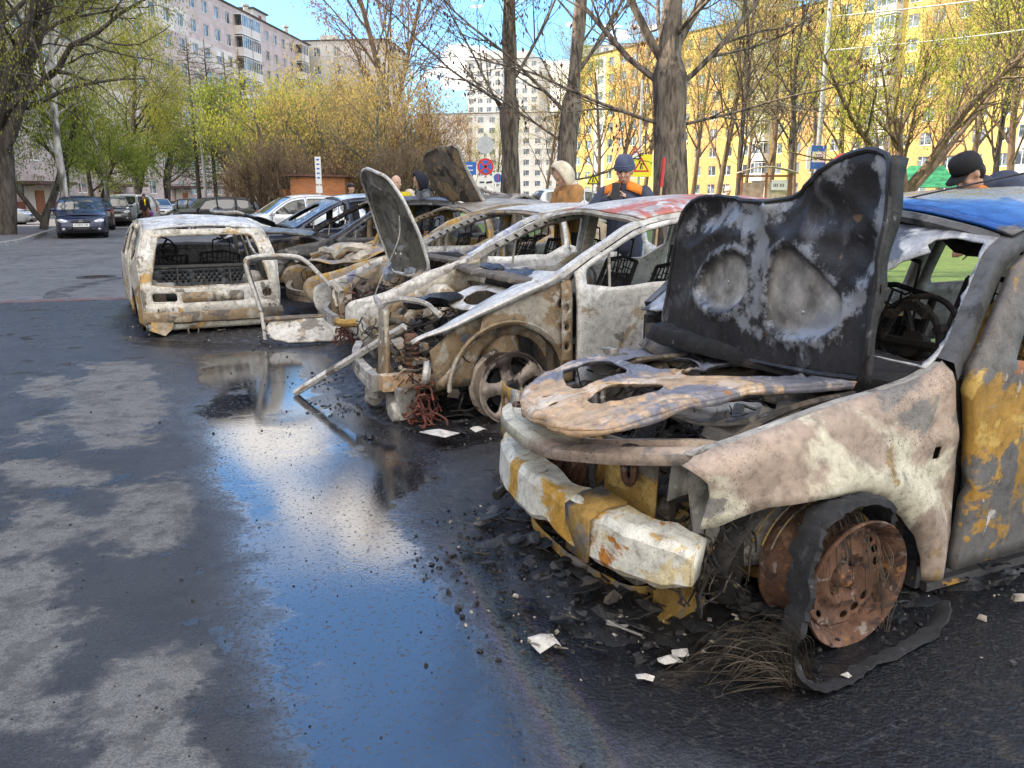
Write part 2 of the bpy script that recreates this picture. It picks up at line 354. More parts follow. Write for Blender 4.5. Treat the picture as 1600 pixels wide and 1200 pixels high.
    c=t.mix(t.m('MULTIPLY',pud,.9),c,(.010,.012,.016)); c=t.mix(t.m('MULTIPLY',mini,.6),c,(.02,.023,.03)); c=t.mix(soot,c,sootc); c=t.mix(t.m('MULTIPLY',t.step(t.noise(3.1,10,.75,seed=71),.45,.62),.38),c,(.012,.012,.013))
    # pebbles and flakes of char poking out of the water
    peb=t.step(t.m('ADD',t.noise(58,6,.75,seed=31),t.m('MULTIPLY',t.m('SUBTRACT',1,t.attr('puddle')),.16)),.595,.66); film=t.step(t.noise(3.2,5,.6,seed=40),.42,.62)
    oilc=t.ramp(t.m('ADD',t.m('MULTIPLY',t.attr('oil'),1.0),t.m('MULTIPLY',wob2,.35)),[(.0,(.02,.03,.06)),(.25,(.05,.09,.22)),(.45,(.16,.10,.24)),(.62,(.24,.17,.10)),(.8,(.10,.18,.18)),(1,(.05,.08,.20))])
    om=t.m('MULTIPLY',t.step(t.attr('oil'),.12,.6),t.m('MULTIPLY',t.m('SUBTRACT',1,peb),.19)); c=t.mix(om,c,oilc)
    redl=t.m('MULTIPLY',t.attr('wet'),0)
    r=t.m('ADD',t.m('MULTIPLY',wet,-.50),.92)
    r=t.m('ADD',r,t.m('MULTIPLY',dark,.12)); r=t.m('ADD',r,t.m('MULTIPLY',palm,.40),cl=True)
    sheen=t.step(t.noise(1.3,6,.6,.4,seed=17),.46,.58); r=t.m('SUBTRACT',r,t.m('MULTIPLY',t.m('MULTIPLY',wet,sheen),t.m('MULTIPLY',t.m('SUBTRACT',1,palm),.16)))
    pr=t.m('ADD',.012,t.m('MULTIPLY',peb,.38)); pr=t.m('ADD',pr,t.m('MULTIPLY',t.m('SUBTRACT',1,film),.035))
    def mixf(f,a,b): return t.m('ADD',t.m('MULTIPLY',t.m('SUBTRACT',1,f),a),t.m('MULTIPLY',f,b))
    r=mixf(t.m('MULTIPLY',mini,.85),r,.10); r=mixf(soot,r,t.m('ADD',.26,t.m('MULTIPLY',brown,.25))); r=mixf(pud,r,pr)
    bh=t.m('ADD',t.m('MULTIPLY',grain,.5),t.m('MULTIPLY',stones,.6)); bh=t.m('ADD',bh,t.m('MULTIPLY',t.noise(48,6,.75,seed=5),.9))
    amp=mixf(pud,1,t.m('ADD',.03,t.m('MULTIPLY',peb,.35))); amp=t.m('ADD',amp,t.m('MULTIPLY',soot,.3)); amp=t.m('MULTIPLY',amp,t.m('SUBTRACT',1,t.m('MULTIPLY',mini,.7)))
    bh=t.m('ADD',t.m('MULTIPLY',bh,amp),t.m('MULTIPLY',t.noise(7,3,.5,seed=6),t.m('MULTIPLY',pud,.02)))
    b=t.N.new('ShaderNodeBump'); b.inputs['Strength'].default_value=.55; b.inputs['Distance'].default_value=.009; t.L.new(bh,b.inputs['Height'])
    spec=mixf(pud,.5,1.0)
    ior=mixf(pud,1.45,1.75); t.set(t.b.inputs['IOR'],ior)
    me.materials.append(t.out(c,r,0,b.outputs[0],spec))
    tag(link('ground',me),kind='structure')
make_ground()
LAWN=burnt('lawn_grass',(.075,.13,.022),[((.11,.17,.03),6,.5,.6),((.12,.10,.05),2.5,.60,.72)],rough=.9,metal=0,bump=.9,speck=.4,speckcol=(.03,.05,.012),speckscale=40)
PAVE=plain('paving_asphalt',(.13,.13,.14),.9,0,.2,30,.3)
CONC=burnt('kerb_concrete',(.34,.33,.31),[((.20,.19,.18),5,.5,.62)],rough=.9,metal=0,bump=.3,speck=.4,speckcol=(.1,.1,.09))
def flat(name,poly,z,mat,h=None):
    P=[(p[0],p[1]) for p in poly]; mb=MB(); n=len(P)
    mb.add([(a,b,z) for a,b in P],[tuple(range(n))]); 
    if h:
        mb.add([(a,b,z) for a,b in P]+[(a,b,z-h) for a,b in P],[(i,(i+1)%n,n+(i+1)%n,n+i) for i in range(n)])
    return tag(mb.build(name,mat),kind='structure')
KL=[(9,-6),(5.6,2),(4.3,5.5),(0.4,15.2),(-9.5,36),(-26,73)]
flat('lawn',KL+[(-26,80),(-14,84),(60,60),(120,60),(120,-6)],.10,LAWN,.12)
flat('street',[(-4,45),(60,26),(62,33),(-3,53)],.112,PAVE)
flat('lawn',[(-20.2,20),(-24.2,36),(-36.5,66),(-40,66),(-47,62),(-60,62),(-60,5),(-20,5)],.10,LAWN,.12)
flat('pavement',[(-15.3,5),(-15.1,22.8),(-16.1,26.4),(-17.8,30.2),(-33.2,65),(-36.3,66),(-24,36),(-20,20),(-19.9,5)],.102,PAVE,.11)
def kerb(line,wd=.15,h=.135,seg=1.0):
    mb=MB(); ln=resample(line,seg,False)
    for a,b in zip(ln[:-1],ln[1:]):
        a=Vector(a);b=Vector(b);d=b-a; c=(a+b)/2; mb.box((c.x,c.y,h/2),(d.length-.012,wd,h),math.atan2(d.y,d.x))
    tag(mb.build('kerb',CONC),kind='structure')
kerb(KL); kerb([(-15.2,5),(-15.0,22.8),(-16.0,26.4),(-17.7,30.2),(-33.1,65)]); kerb([(-20,5),(-20.1,20),(-24.1,36),(-36.4,66)],.1,.13)
# faded red line over the road, manhole, skid marks
def strip(name,line,wd,z,mat,vary=0):
    ln=resample(line,.25,False); vs=[];fs=[]
    for i,p in enumerate(ln):
        a=Vector(ln[max(i-1,0)]);b=Vector(ln[min(i+1,len(ln)-1)]);d=(b-a).normalized();n=Vector((-d.y,d.x));k=wd/2*(1+vary*mnoise.noise(Vector((i*.37,wd*9,0))))
        q=Vector(p); vs+=[(*(q+n*k),z),(*(q-n*k),z)]
        if i: fs.append((2*i-2,2*i-1,2*i+1,2*i))
    return tag(MB().add(vs,fs).build(name,mat),kind='structure')
t=NT('worn_red_paint'); t.b.inputs['Alpha'].default_value=1; al=t.step(t.noise(5,8,.7),.40,.60); t.set(t.b.inputs['Alpha'],t.m('MULTIPLY',al,.7)); REDP=t.out((.30,.10,.085),.8)
strip('road_marking',[(-14,9.2),(-7.5,11.0),(-4.2,12.0)],.26,.004,REDP)
t=NT('rubber_streak'); t.set(t.b.inputs['Alpha'],t.m('MULTIPLY',t.step(t.noise(4,7,.7),.35,.65),.55)); RUB=t.out((.035,.036,.04),.7)
strip('tyre_mark',catmull([(-6.6,11.6),(-7.0,12.4),(-7.2,14),(-7.0,16.5),(-7.8,20),(-10,24),(-13.5,27)],6),.30,.004,RUB,.8)
strip('tyre_mark',catmull([(-14,20),(-11,21.2),(-8,24),(-7,30),(-10,38)],6),.20,.004,RUB,.5)
strip('tyre_mark',catmull([(-13,15.2),(-9,17),(-5.5,20),(-5,26)],6),.16,.004,RUB,.5)
mh=MB(); mh.lathe([(0,.006),(.26,.006),(.27,.012),(.33,.012),(.34,0)],28,Matrix.Translation((-7.68,14.84,0)))
for i in range(7):
    for j in range(7):
        x=-.21+.07*i;y=-.21+.07*j
        if x*x+y*y<.05: mh.box((-7.68+x,14.84+y,.010),(.03,.03,.006))
IRON=plain('cast_iron',(.05,.045,.04),.6,.5,.3,20,.3)
o=tag(mh.build('manhole_cover',IRON),'round dark iron manhole cover set in the dry grey road','manhole cover')
# ------------------------------------------------------------ buildings
GLASS=NT('window_glass'); g_=GLASS.mix(GLASS.step(GLASS.noise(.9,2,seed=3),.45,.55),(.05,.065,.085),(.16,.20,.24)); GLASS=GLASS.out(g_,.08,0,None,.9)
WHITE=plain('white_plastic',(.72,.73,.72),.5,0,.08)
def tiled(name,col,seam,sw,sh,joint=.012,var=.12,off=0):
    t=NT(name); sep=t.N.new('ShaderNodeSeparateXYZ'); t.L.new(t.co(),sep.inputs[0])
    b=t.N.new('ShaderNodeTexBrick'); cb=t.N.new('ShaderNodeCombineXYZ'); t.L.new(t.m('ADD',sep.outputs[0],sep.outputs[1]),cb.inputs[0]); t.L.new(sep.outputs[2],cb.inputs[1]); t.L.new(cb.outputs[0],b.inputs['Vector'])
    b.offset=off; b.inputs['Scale'].default_value=1; b.inputs['Brick Width'].default_value=sw; b.inputs['Row Height'].default_value=sh; b.inputs['Mortar Size'].default_value=joint
    b.inputs['Color1'].default_value=(*[c*(1-var) for c in col],1); b.inputs['Color2'].default_value=(*[min(1,c*(1+var)) for c in col],1); b.inputs['Mortar'].default_value=(*seam,1)
    st=t.noise(.5,6,.6,stretch=(1,1,.3)); c=t.mix(t.m('MULTIPLY',t.step(st,.45,.75),.35),b.outputs[0],tuple(x*.6 for x in col))
    return t.out(c,.85,0,t.bump(b.outputs['Fac'],-.3,.01))
def window_mesh(wd,ht,name='window',door=False):
    m=MB(); m.mat(0).box((0,.03,ht/2),(wd,.02,ht)); m.mat(1); f=.07
    for x in (-wd/2+f/2,wd/2-f/2,-wd*.12): m.box((x,0,ht/2),(f,.05,ht))
    for z in (f/2,ht-f/2): m.box((0,-.004,z),(wd-.01,.05,f))
    m.box((-wd*.56/1.0+wd*.12+.0,-.006,ht*.68),(wd*.36,.05,f*.7)); m.box((0,-.08,-.03),(wd+.12,.18,.05))
    me=bpy.data.meshes.new(name); me.from_pydata(m.v,[],m.f); me.materials.append(GLASS); me.materials.append(WHITE); me.polygons.foreach_set('material_index',m.m); me.update(); return me,m
def block(name,label,loc,rz,length,floors,bay,wallmats,baymat,fh=2.85,base=1.2,depth=12,wd=1.5,ht=1.5,balcony=(),plinth=None,cam_sort=None,skip=lambda i,f:False,extra=None):
    """facade on local y=0 facing -y, length along +x"""
    root=thing(name,label,'building',loc,rz); nb=int(length/bay); H=base+floors*fh+.5
    wm=MB(); sill=.85; pl=MB()
    M=root.matrix_basis.copy(); wins=[]
    me,wmb=window_mesh(wd,ht)
    for f in range(floors):
        z0=base+f*fh
        for i in range(nb):
            x0=i*bay;k=baymat(i,f); wm.mat(k)
            wm.box2((x0,0,z0),(x0+bay,.35,z0+sill)); wm.box2((x0,0,z0+sill+ht),(x0+bay,.35,z0+fh))
            pw=(bay-wd)/2; wm.box2((x0,0,z0+sill),(x0+pw,.35,z0+sill+ht)); wm.box2((x0+bay-pw,0,z0+sill),(x0+bay,.35,z0+sill+ht))
            wins.append((x0+bay/2,.12,z0+sill))
    L=nb*bay; wm.mat(0); wm.box2((0,.35,base),(L,depth,H-.5)); wm.mat(0); wm.box2((-.01,-.05,H-.5),(L+.01,depth+.05,H))
    wm.build('wall',wallmats,root)
    pl.box2((-.02,-.12,0),(L+.02,depth,base)); pl.build('plinth',plinth or wallmats[0],root)
    rf=MB(); rf.box2((-.3,-.35,H),(L+.3,depth+.3,H+.14)); rf.build('roof',extra or ROOFM,root)
    c=Matrix.LocRotScale(Vector(loc),Matrix.Rotation(rz,3,'Z'),None); wins.sort(key=lambda p:(c@Vector(p)).length)
    for p in wins[:100]: o=link('window',me,root); o.location=p
    if len(wins)>100:
        b=MB()
        for p in wins[100:]:
            n=len(b.v); b.v+=[(v[0]+p[0],v[1]+p[1],v[2]+p[2]) for v in wmb.v]; b.f+=[tuple(q+n for q in f) for f in wmb.f]; b.m+=wmb.m
        tag(b.build('window',[GLASS,WHITE],root),kind='stuff')
    BAL=[]
    for (i,mt) in balcony:
        for f in range(1,floors):
            b=MB(); x0=i*bay+.15; z=base+f*fh-.1; b.mat(0).box2((x0,-1.15,z),(x0+bay-.3,-.0,z+.12)); b.mat(1).box2((x0,-1.15,z+.12),(x0+bay-.3,-1.09,z+1.1))
            b.box2((x0,-1.09,z+.12),(x0+.05,-.0,z+1.1)); b.box2((x0+bay-.35,-1.09,z+.12),(x0+bay-.3,-.0,z+1.1))
            b.mat(2).box2((x0+.03,-1.12,z+1.1),(x0+bay-.33,-1.08,z+2.5)); b.mat(0)
            for q in range(5): xx=x0+.03+(bay-.42)*q/4; b.box2((xx,-1.15,z+1.1),(xx+.06,-1.12,z+2.55))
            b.box2((x0,-1.15,z+2.55),(x0+bay-.3,-.0,z+2.62)); BAL.append(b)
    for b in BAL[:100]: b.build('balcony',[WHITE,mt,GLASS],root)
    return root,L,H,depth
ROOFM=plain('roof_edge',(.06,.055,.05),.8)
PINK=tiled('pale_pink_tiles',(.50,.43,.42),(.30,.26,.25),1.0,.7)
LW=tiled('white_panel',(.62,.60,.57),(.35,.33,.32),3.0,2.85,.03)
PLN=plain('red_brown_plinth',(.20,.075,.055),.85)
GREYP=tiled('grey_panel',(.50,.49,.47),(.3,.3,.3),3,2.85,.04)
bl,L,H,D=block('apartment_block','long nine storey pale pink tiled apartment block in shade on the left, red brown plinth','_'and (-46.5,56,0),R(83),29*3.2,9,3.2,[PINK,LW],lambda i,f:1 if (f+i//4)%5==0 else 0,plinth=PLN,balcony=[(k,LW) for k in (20,21,27)])
RED=plain('dark_red_door',(.25,.04,.03),.6); DOORB=plain('brown_orange_door',(.30,.11,.045),.6); CANO=plain('canopy_brown',(.10,.06,.05),.7)
def rooftop(root,x,y,H,w_=5,d=4,h=2.6):
    lh=MB().box2((x-w_/2,y,H+.14),(x+w_/2,y+d,H+.14+h)).build('lift_house',GREYP,root)
    MB().box2((x-w_/2-.3,y-.3,H+.14+h),(x+w_/2+.3,y+d+.3,H+.34+h)).build('lift_house_roof',ROOFM,lh)
    MB().box2((x-.5,y-.06,H+.2),(x+.5,y-.002,H+2.2)).build('lift_house_door',RED,lh)
for x in (37,62,80): rooftop(bl,x,3,H)
for x in (30,49,56,71,86):
    v=MB(); v.tube([(x,1.2,H),(x,1.2,H+1.5)],.35,10); v.tube([(x,1.2,H+1.6),(x,1.2,H+1.9)],.5,10); v.build('roof_vent',GREYP,bl)
for x in (8,20,32,46,60):
    en=MB(); en.mat(0).box2((x-1.5,-.5,0),(x+1.5,-.13,2.6)); en.mat(1).box2((x-.6,-.56,.1),(x+.6,-.503,2.2)); ob=en.build('entrance',[LW,DOORB],bl)
    MB().box2((x-2.6,-2.6,2.7),(x+2.6,-.05,3.0)).build('canopy',CANO,ob)
for x,z in ((34,8),(38,14),(43,5),(52,17),(25,5),(64,8),(58,20),(47,23)):
    a=MB().box2((x,-.35,z),(x+.8,-.02,z+.55)).build('air_conditioner',WHITE,bl)
b2,L2,H2,_=block('apartment_block','grey panel apartment block end wall far down the street, flat roof with a small vent','_'and (-43,150,0),R(-6),22,9,3.6,[GREYP],lambda i,f:0,fh=2.95,wd=1.2,skip=None)
MB().box2((9,2,H2+.14),(12,4,H2+1.3)).build('roof_vent',GREYP,b2)
YEL=tiled('yellow_wall',(.66,.43,.14),(.50,.34,.15),3,2.85,.03,.06); ORG=tiled('orange_wall',(.54,.31,.12),(.42,.24,.12),.4,.2,.01,.1)
by,L3,H3,_=block('apartment_block','tall yellow and orange apartment block with white loggias behind the playground','_'and (12,164,0),R(-56.8),36*3.2,9,3.2,[YEL,ORG,LW],lambda i,f:(2 if i%6==2 else (1 if i%6 in (4,5) else 0)),base=1.4,balcony=[(k,LW) for k in (8,14,20,26,32)])
rooftop(by,42,3,H3,6,5,2.6); rooftop(by,70,3,H3,6,5,2.6)
TWR=tiled('tower_cladding',(.62,.60,.55),(.42,.42,.42),3.2,3,.05,.05); TWB=tiled('tower_blue_cladding',(.30,.34,.40),(.2,.22,.25),3.2,3,.05,.1)
tw,_,Ht,_=block('tower_block','tall pale tower block with stepped top far away behind the first poplar','_'and (-16,300,0),R(-14),26,16,3.25,[TWR,TWB],lambda i,f:1 if i in (4,) else 0,fh=2.95,depth=20,wd=1.9,ht=1.7)
MB().box2((3,3,Ht+.1),(22,16,Ht+3)).build('top_storey',TWR,tw)
block('low_block','lower pale apartment building in front of the tall tower','_'and (-26,235,0),R(-10),42,8,3.2,[LW,TWR],lambda i,f:(i//3)%2,wd=1.7)
tw2,_,Ht2,_=block('tower_block','grey and white tower block far away between the second poplar and the yellow block','_'and (24,290,0),R(-20),26,17,3.25,[TWR,TWB],lambda i,f:1 if i%3==1 else 0,fh=2.95,depth=20,wd=1.9,ht=1.7)
# the block on the near left, out of the frame, whose shadow lies over the cars
block('apartment_block','nine storey apartment block standing left of the photographer, its shade lying over the cars','_'and (-33,-48,0),R(90),27*3.3,9,3.3,[PINK],lambda i,f:0,plinth=PLN)
# ------------------------------------------------------------ car building
def paint(name,col,rough=.25,metal=.3):
    t=NT(name); n=t.noise(3,6,.6); dirt=t.step(n,.45,.75); sep=t.N.new('ShaderNodeSeparateXYZ'); t.L.new(t.co(),sep.inputs[0])
    low=t.lin(t.m('ADD',sep.outputs[2],t.m('MULTIPLY',n,.3)),.75,.25,0,.7)
    c=t.mix(t.m('MAXIMUM',t.m('MULTIPLY',dirt,.18),low),col,(.14,.13,.12))
    return t.out(c,t.m('ADD',rough,t.m('MULTIPLY',low,.5),cl=True),metal,None,Coat_Weight=.6,Coat_Roughness=.08)
BLK=plain('black_plastic',(.018,.018,.02),.6); RUB_T=plain('tyre_rubber',(.020,.020,.021),.85,0,.3,20,.3)
ALLOY=plain('alloy',(.42,.42,.43),.35,.8,.15); CGLASS=NT('car_glass'); CGLASS=CGLASS.out((.02,.03,.035),.04,0,None,1.0,IOR=1.7)
LENS=plain('headlight_lens',(.62,.64,.66),.12,.3); REDL=plain('tail_light_red',(.45,.02,.015),.2); AMB=plain('amber_lens',(.8,.25,.02),.25); PLATE=plain('plate_white',(.75,.75,.73),.5,0,.05)
SOOTM=burnt('soot_interior',(.018,.016,.015),[((.06,.045,.035),6,.56,.66),((.14,.12,.10),14,.63,.68)],rough=.85,metal=.1,bump=.6,speck=0)
class Car:
    """x forward from the front axle, y to the left, z up"""
    def __init__(s,prof,idx,W,sill=.2,belt=(.90,.94),wb=2.5,Rw=.34,tum=.2,dr=(-.35,-1.35,-2.2),zc=.3,archR=.37,crown=.05,nose=.14,tail=.10,dent=0,seed=0,fn=None):
        s.dent=dent; s.seed=seed
        s.P=prof; s.idx=idx; s.W=W; s.sill=sill; s.belt=belt; s.wb=wb; s.Rw=Rw; s.tum=tum; s.dr=dr; s.zc=zc; s.aR=archR; s.crown=crown; s.nose=nose; s.tailc=tail; s.fn=fn
        s.seg={}; s.xf=max(p[0] for p in prof); s.xr=min(p[0] for p in prof); s.zr=max(p[1] for p in prof)
        s.full=catmull(prof,5); s.top=[p for p in s.full]
        k=[i for i in range(len(s.full)) if s.full[i][0]>=s.xf-1e-6][0]; k2=[i for i in range(len(s.full)) if s.full[i][0]<=s.xr+1e-6][-1]
        up=s.full[k:k2+1]; s.ux=np.array([p[0] for p in up][::-1]); s.uz=np.array([p[1] for p in up][::-1])
    def zt(s,x): return float(np.interp(x,s.ux,s.uz))
    def zo(s,x,off):
        sl=(s.zt(x+.03)-s.zt(x-.03))/.06; return s.zt(x)-off*math.sqrt(1+min(sl*sl,4))
    def bl(s,x): return s.belt[0]+(s.belt[1]-s.belt[0])*min(1,max(0,-x/2.6))
    def yw(s,x,z):
        b=s.bl(x); f=1-s.nose*max(0,(x-.0)/max(.05,s.xf))**2.4; xr0=-s.wb; f*=1-s.tailc*max(0,(xr0-x)/max(.05,xr0-s.xr))**2
        if z>b: g=1-s.tum*((z-b)/max(.1,s.zr-b))**1.25
        else: g=1-.055*((b-.12-z)/b)**2
        arch=.02*math.exp(-((math.hypot(x,z-s.zc)-s.aR-.03)/.06)**2)+.02*math.exp(-((math.hypot(x+s.wb,z-s.zc)-s.aR-.03)/.06)**2)
        return s.W/2*f*g+(arch if z<b else 0)
    def d(s,v):
        if s.fn: v=s.fn(v)
        if s.dent:
            n=mnoise.noise_vector(Vector(v)*2.3+Vector((s.seed,0,0)))*s.dent+mnoise.noise_vector(Vector(v)*7+Vector((0,s.seed,0)))*s.dent*.45; v=(v[0]+n.x,v[1]+n.y,v[2]+n.z)
        return v
    def sidefn(s,sg,inset=0): return lambda x,z: s.d((x,sg*(s.yw(x,z)-inset),z))
    def sidepoly(s,x0,x1,off=0,bottom=None,arches=True):
        """silhouette clipped to x0>x>x1 (x0 front)"""
        bt=s.sill if bottom is None else bottom
        P=[p for p in s.full]; bx=list(np.linspace(P[-1][0],P[0][0],120)); low=[]
        for x in bx:
            z=bt
            if arches:
                for xc in (0,-s.wb):
                    if abs(x-xc)<s.aR: z=max(z,s.zc+math.sqrt(s.aR**2-(x-xc)**2))
            low.append((x,z))
        poly=P+low[1:-1]
        def clip(poly,xc,keep):
            out=[]
            for i in range(len(poly)):
                a=poly[i-1];b=poly[i];ia=keep(a[0]);ib=keep(b[0])
                if ia!=ib: t=(xc-a[0])/(b[0]-a[0]); out.append((xc,a[1]+(b[1]-a[1])*t))
                if ib: out.append(b)
            return out
        if x0 is not None: poly=clip(poly,x0,lambda x:x<=x0)
        if x1 is not None: poly=clip(poly,x1,lambda x:x>=x1)
        if off: poly=[(x,min(z,s.zo(x,off))) if z>bt+.15 else (x,z) for x,z in poly]
        o=[poly[0]]
        for p in poly[1:]:
            if math.dist(p,o[-1])>1e-4: o.append(p)
        return o
    def winpoly(s,xa,xb,off=.075,low=.02,rnd=1):
        xs=[xb+(xa-xb)*i/24 for i in range(25)]; top=[(x,s.zo(x,off)) for x in xs if s.zo(x,off)>s.bl(x)+low+.03]
        if len(top)<3: return None
        p=[(top[0][0],s.bl(top[0][0])+low)]+top+[(top[-1][0]+.04 if top[-1][0]<xa-.02 else top[-1][0],s.bl(top[-1][0])+low)]
        return smoothp(p,rnd)
    def strip(s,name,i0,i1,mat,parent,crown=None,bulge=0,holes=(),sp=.06,thick=.006,dz=0,dx=0,inset=0,yscale=1,margins=(0,0),fx=None,inner=None):
        """surface across the car following profile points i0..i1; holes and outline are in (t,s): t metres along, s -1..1"""
        seg=s.full[i0*5:i1*5+1]; L=[0]
        for a,b in zip(seg[:-1],seg[1:]): L.append(L[-1]+math.dist(a,b))
        T=L[-1]; W=s.W/2; xs=[p[0] for p in seg]; zs=[p[1] for p in seg]; cr=s.crown if crown is None else crown
        def f(t,u):
            q=max(-1,min(1,u/W)); x=float(np.interp(t,L,xs)); z=float(np.interp(t,L,zs)); y=q*(s.yw(x,z)-inset)*yscale
            v=(x+bulge*(1-q*q)+dx,y,z+cr*(1-q*q)+dz)
            if fx: v=fx(v,t/T,q)
            return s.d(v)
        H=[[(a*T,b*W) for a,b in h] for h in holes]
        m0,m1=margins
        return panel(name,[(m0,-W),(T-m1,-W),(T-m1,W),(m0,W)],f,mat,parent,H,sp,thick,off=-1 if inner else 0,inner=inner),f,T,W
def wheel(root,x,y,z,Rr,wd,tyre=True,rimmat=None,spokes=5,sg=1,steer=0,hub=None,name='wheel',tilt=0,tyremat=None):
    wroot=empty(name,(x,y,z),0); wroot.parent=root
    M=Matrix.Rotation(-sg*PI/2,4,'X'); wroot.rotation_euler=(tilt,0,steer)
    Ri=Rr*.66 if tyre else Rr; n=28
    if tyre:
        m=MB(); m.lathe([(Ri*.98,-wd*.42),(Ri+.03,-wd*.5),(Rr*.95,-wd*.46),(Rr,-wd*.3),(Rr,wd*.3),(Rr*.95,wd*.46),(Ri+.03,wd*.5),(Ri*.98,wd*.42)],n,M); m.build('tyre',tyremat or RUB_T,wroot,True)
    m=MB(); m.lathe([(Ri*.86,-wd*.45),(Ri,-wd*.47),(Ri,-wd*.40),(Ri*.90,-wd*.34),(Ri*.86,0),(Ri*.90,wd*.36),(Ri*1.0,wd*.42),(Ri*1.0,wd*.47),(Ri*.95,wd*.48)],n,M)
    r=m.build('rim',rimmat or ALLOY,wroot,True); 
    holes=[]
    for k in range(spokes):
        a=2*PI*(k+.5)/spokes; w_=PI/spokes*.62
        holes.append(smoothp([(Ri*.84*math.cos(a-w_),Ri*.84*math.sin(a-w_)),(Ri*.86*math.cos(a),Ri*.86*math.sin(a)),(Ri*.84*math.cos(a+w_),Ri*.84*math.sin(a+w_)),(Ri*.36*math.cos(a+w_*.5),Ri*.36*math.sin(a+w_*.5)),(Ri*.36*math.cos(a-w_*.5),Ri*.36*math.sin(a-w_*.5))],1))
    def f(a,b): h=wd*.40-.035*(1-min(1,math.hypot(a,b)/Ri))**1; v=M@Vector((a,b,h)); return tuple(v)
    panel('rim_face',ellp(0,0,Ri*.95,Ri*.95,24),f,rimmat or ALLOY,r,holes,.06,.018)
    m=MB(); m.lathe([(0,wd*.42),(Ri*.14,wd*.42),(Ri*.17,wd*.36)],14,M); m.lathe([(0,wd*.1),(Ri*.6,wd*.1)],20,M); m.build('hub',hub or BLK,r)
    return wroot
PROFS={
 'hatch':([(.70,.20),(.80,.30),(.82,.46),(.76,.66),(.55,.80),(.1,.92),(-.28,1.0),(-.62,1.22),(-1.0,1.42),(-1.6,1.49),(-2.3,1.45),(-2.75,1.36),(-3.0,1.12),(-3.13,.92),(-3.2,.6),(-3.1,.25)],dict(hood=(4,6),ws=(6,8),roof=(8,11),rg=(11,13),tail=(13,15),nose=(0,4)),(-.42,-1.4,-2.28),2.45),
 'sedan':([(.75,.20),(.86,.30),(.88,.46),(.80,.64),(.55,.78),(.1,.88),(-.30,.96),(-.72,1.20),(-1.12,1.38),(-1.7,1.43),(-2.3,1.38),(-2.85,1.12),(-3.1,1.03),(-3.5,1.0),(-3.62,.6),(-3.52,.26)],dict(hood=(4,6),ws=(6,8),roof=(8,10),rg=(10,12),tail=(12,15),nose=(0,4)),(-.45,-1.4,-2.3),2.6),
 'wagon':([(.75,.20),(.84,.30),(.86,.46),(.78,.64),(.55,.78),(.1,.86),(-.28,.93),(-.68,1.18),(-1.05,1.36),(-1.7,1.42),(-2.7,1.40),(-3.2,1.34),(-3.4,1.1),(-3.5,.9),(-3.52,.6),(-3.45,.25)],dict(hood=(4,6),ws=(6,8),roof=(8,11),rg=(11,13),tail=(13,15),nose=(0,4)),(-.4,-1.35,-2.2),2.5),
 'suv':([(.70,.30),(.80,.40),(.82,.60),(.76,.84),(.5,.98),(.1,1.04),(-.35,1.10),(-.62,1.34),(-.90,1.56),(-1.6,1.64),(-2.5,1.62),(-3.0,1.54),(-3.2,1.25),(-3.3,1.0),(-3.34,.65),(-3.25,.35)],dict(hood=(4,6),ws=(6,8),roof=(8,11),rg=(11,13),tail=(13,15),nose=(0,4)),(-.42,-1.4,-2.3),2.6)}
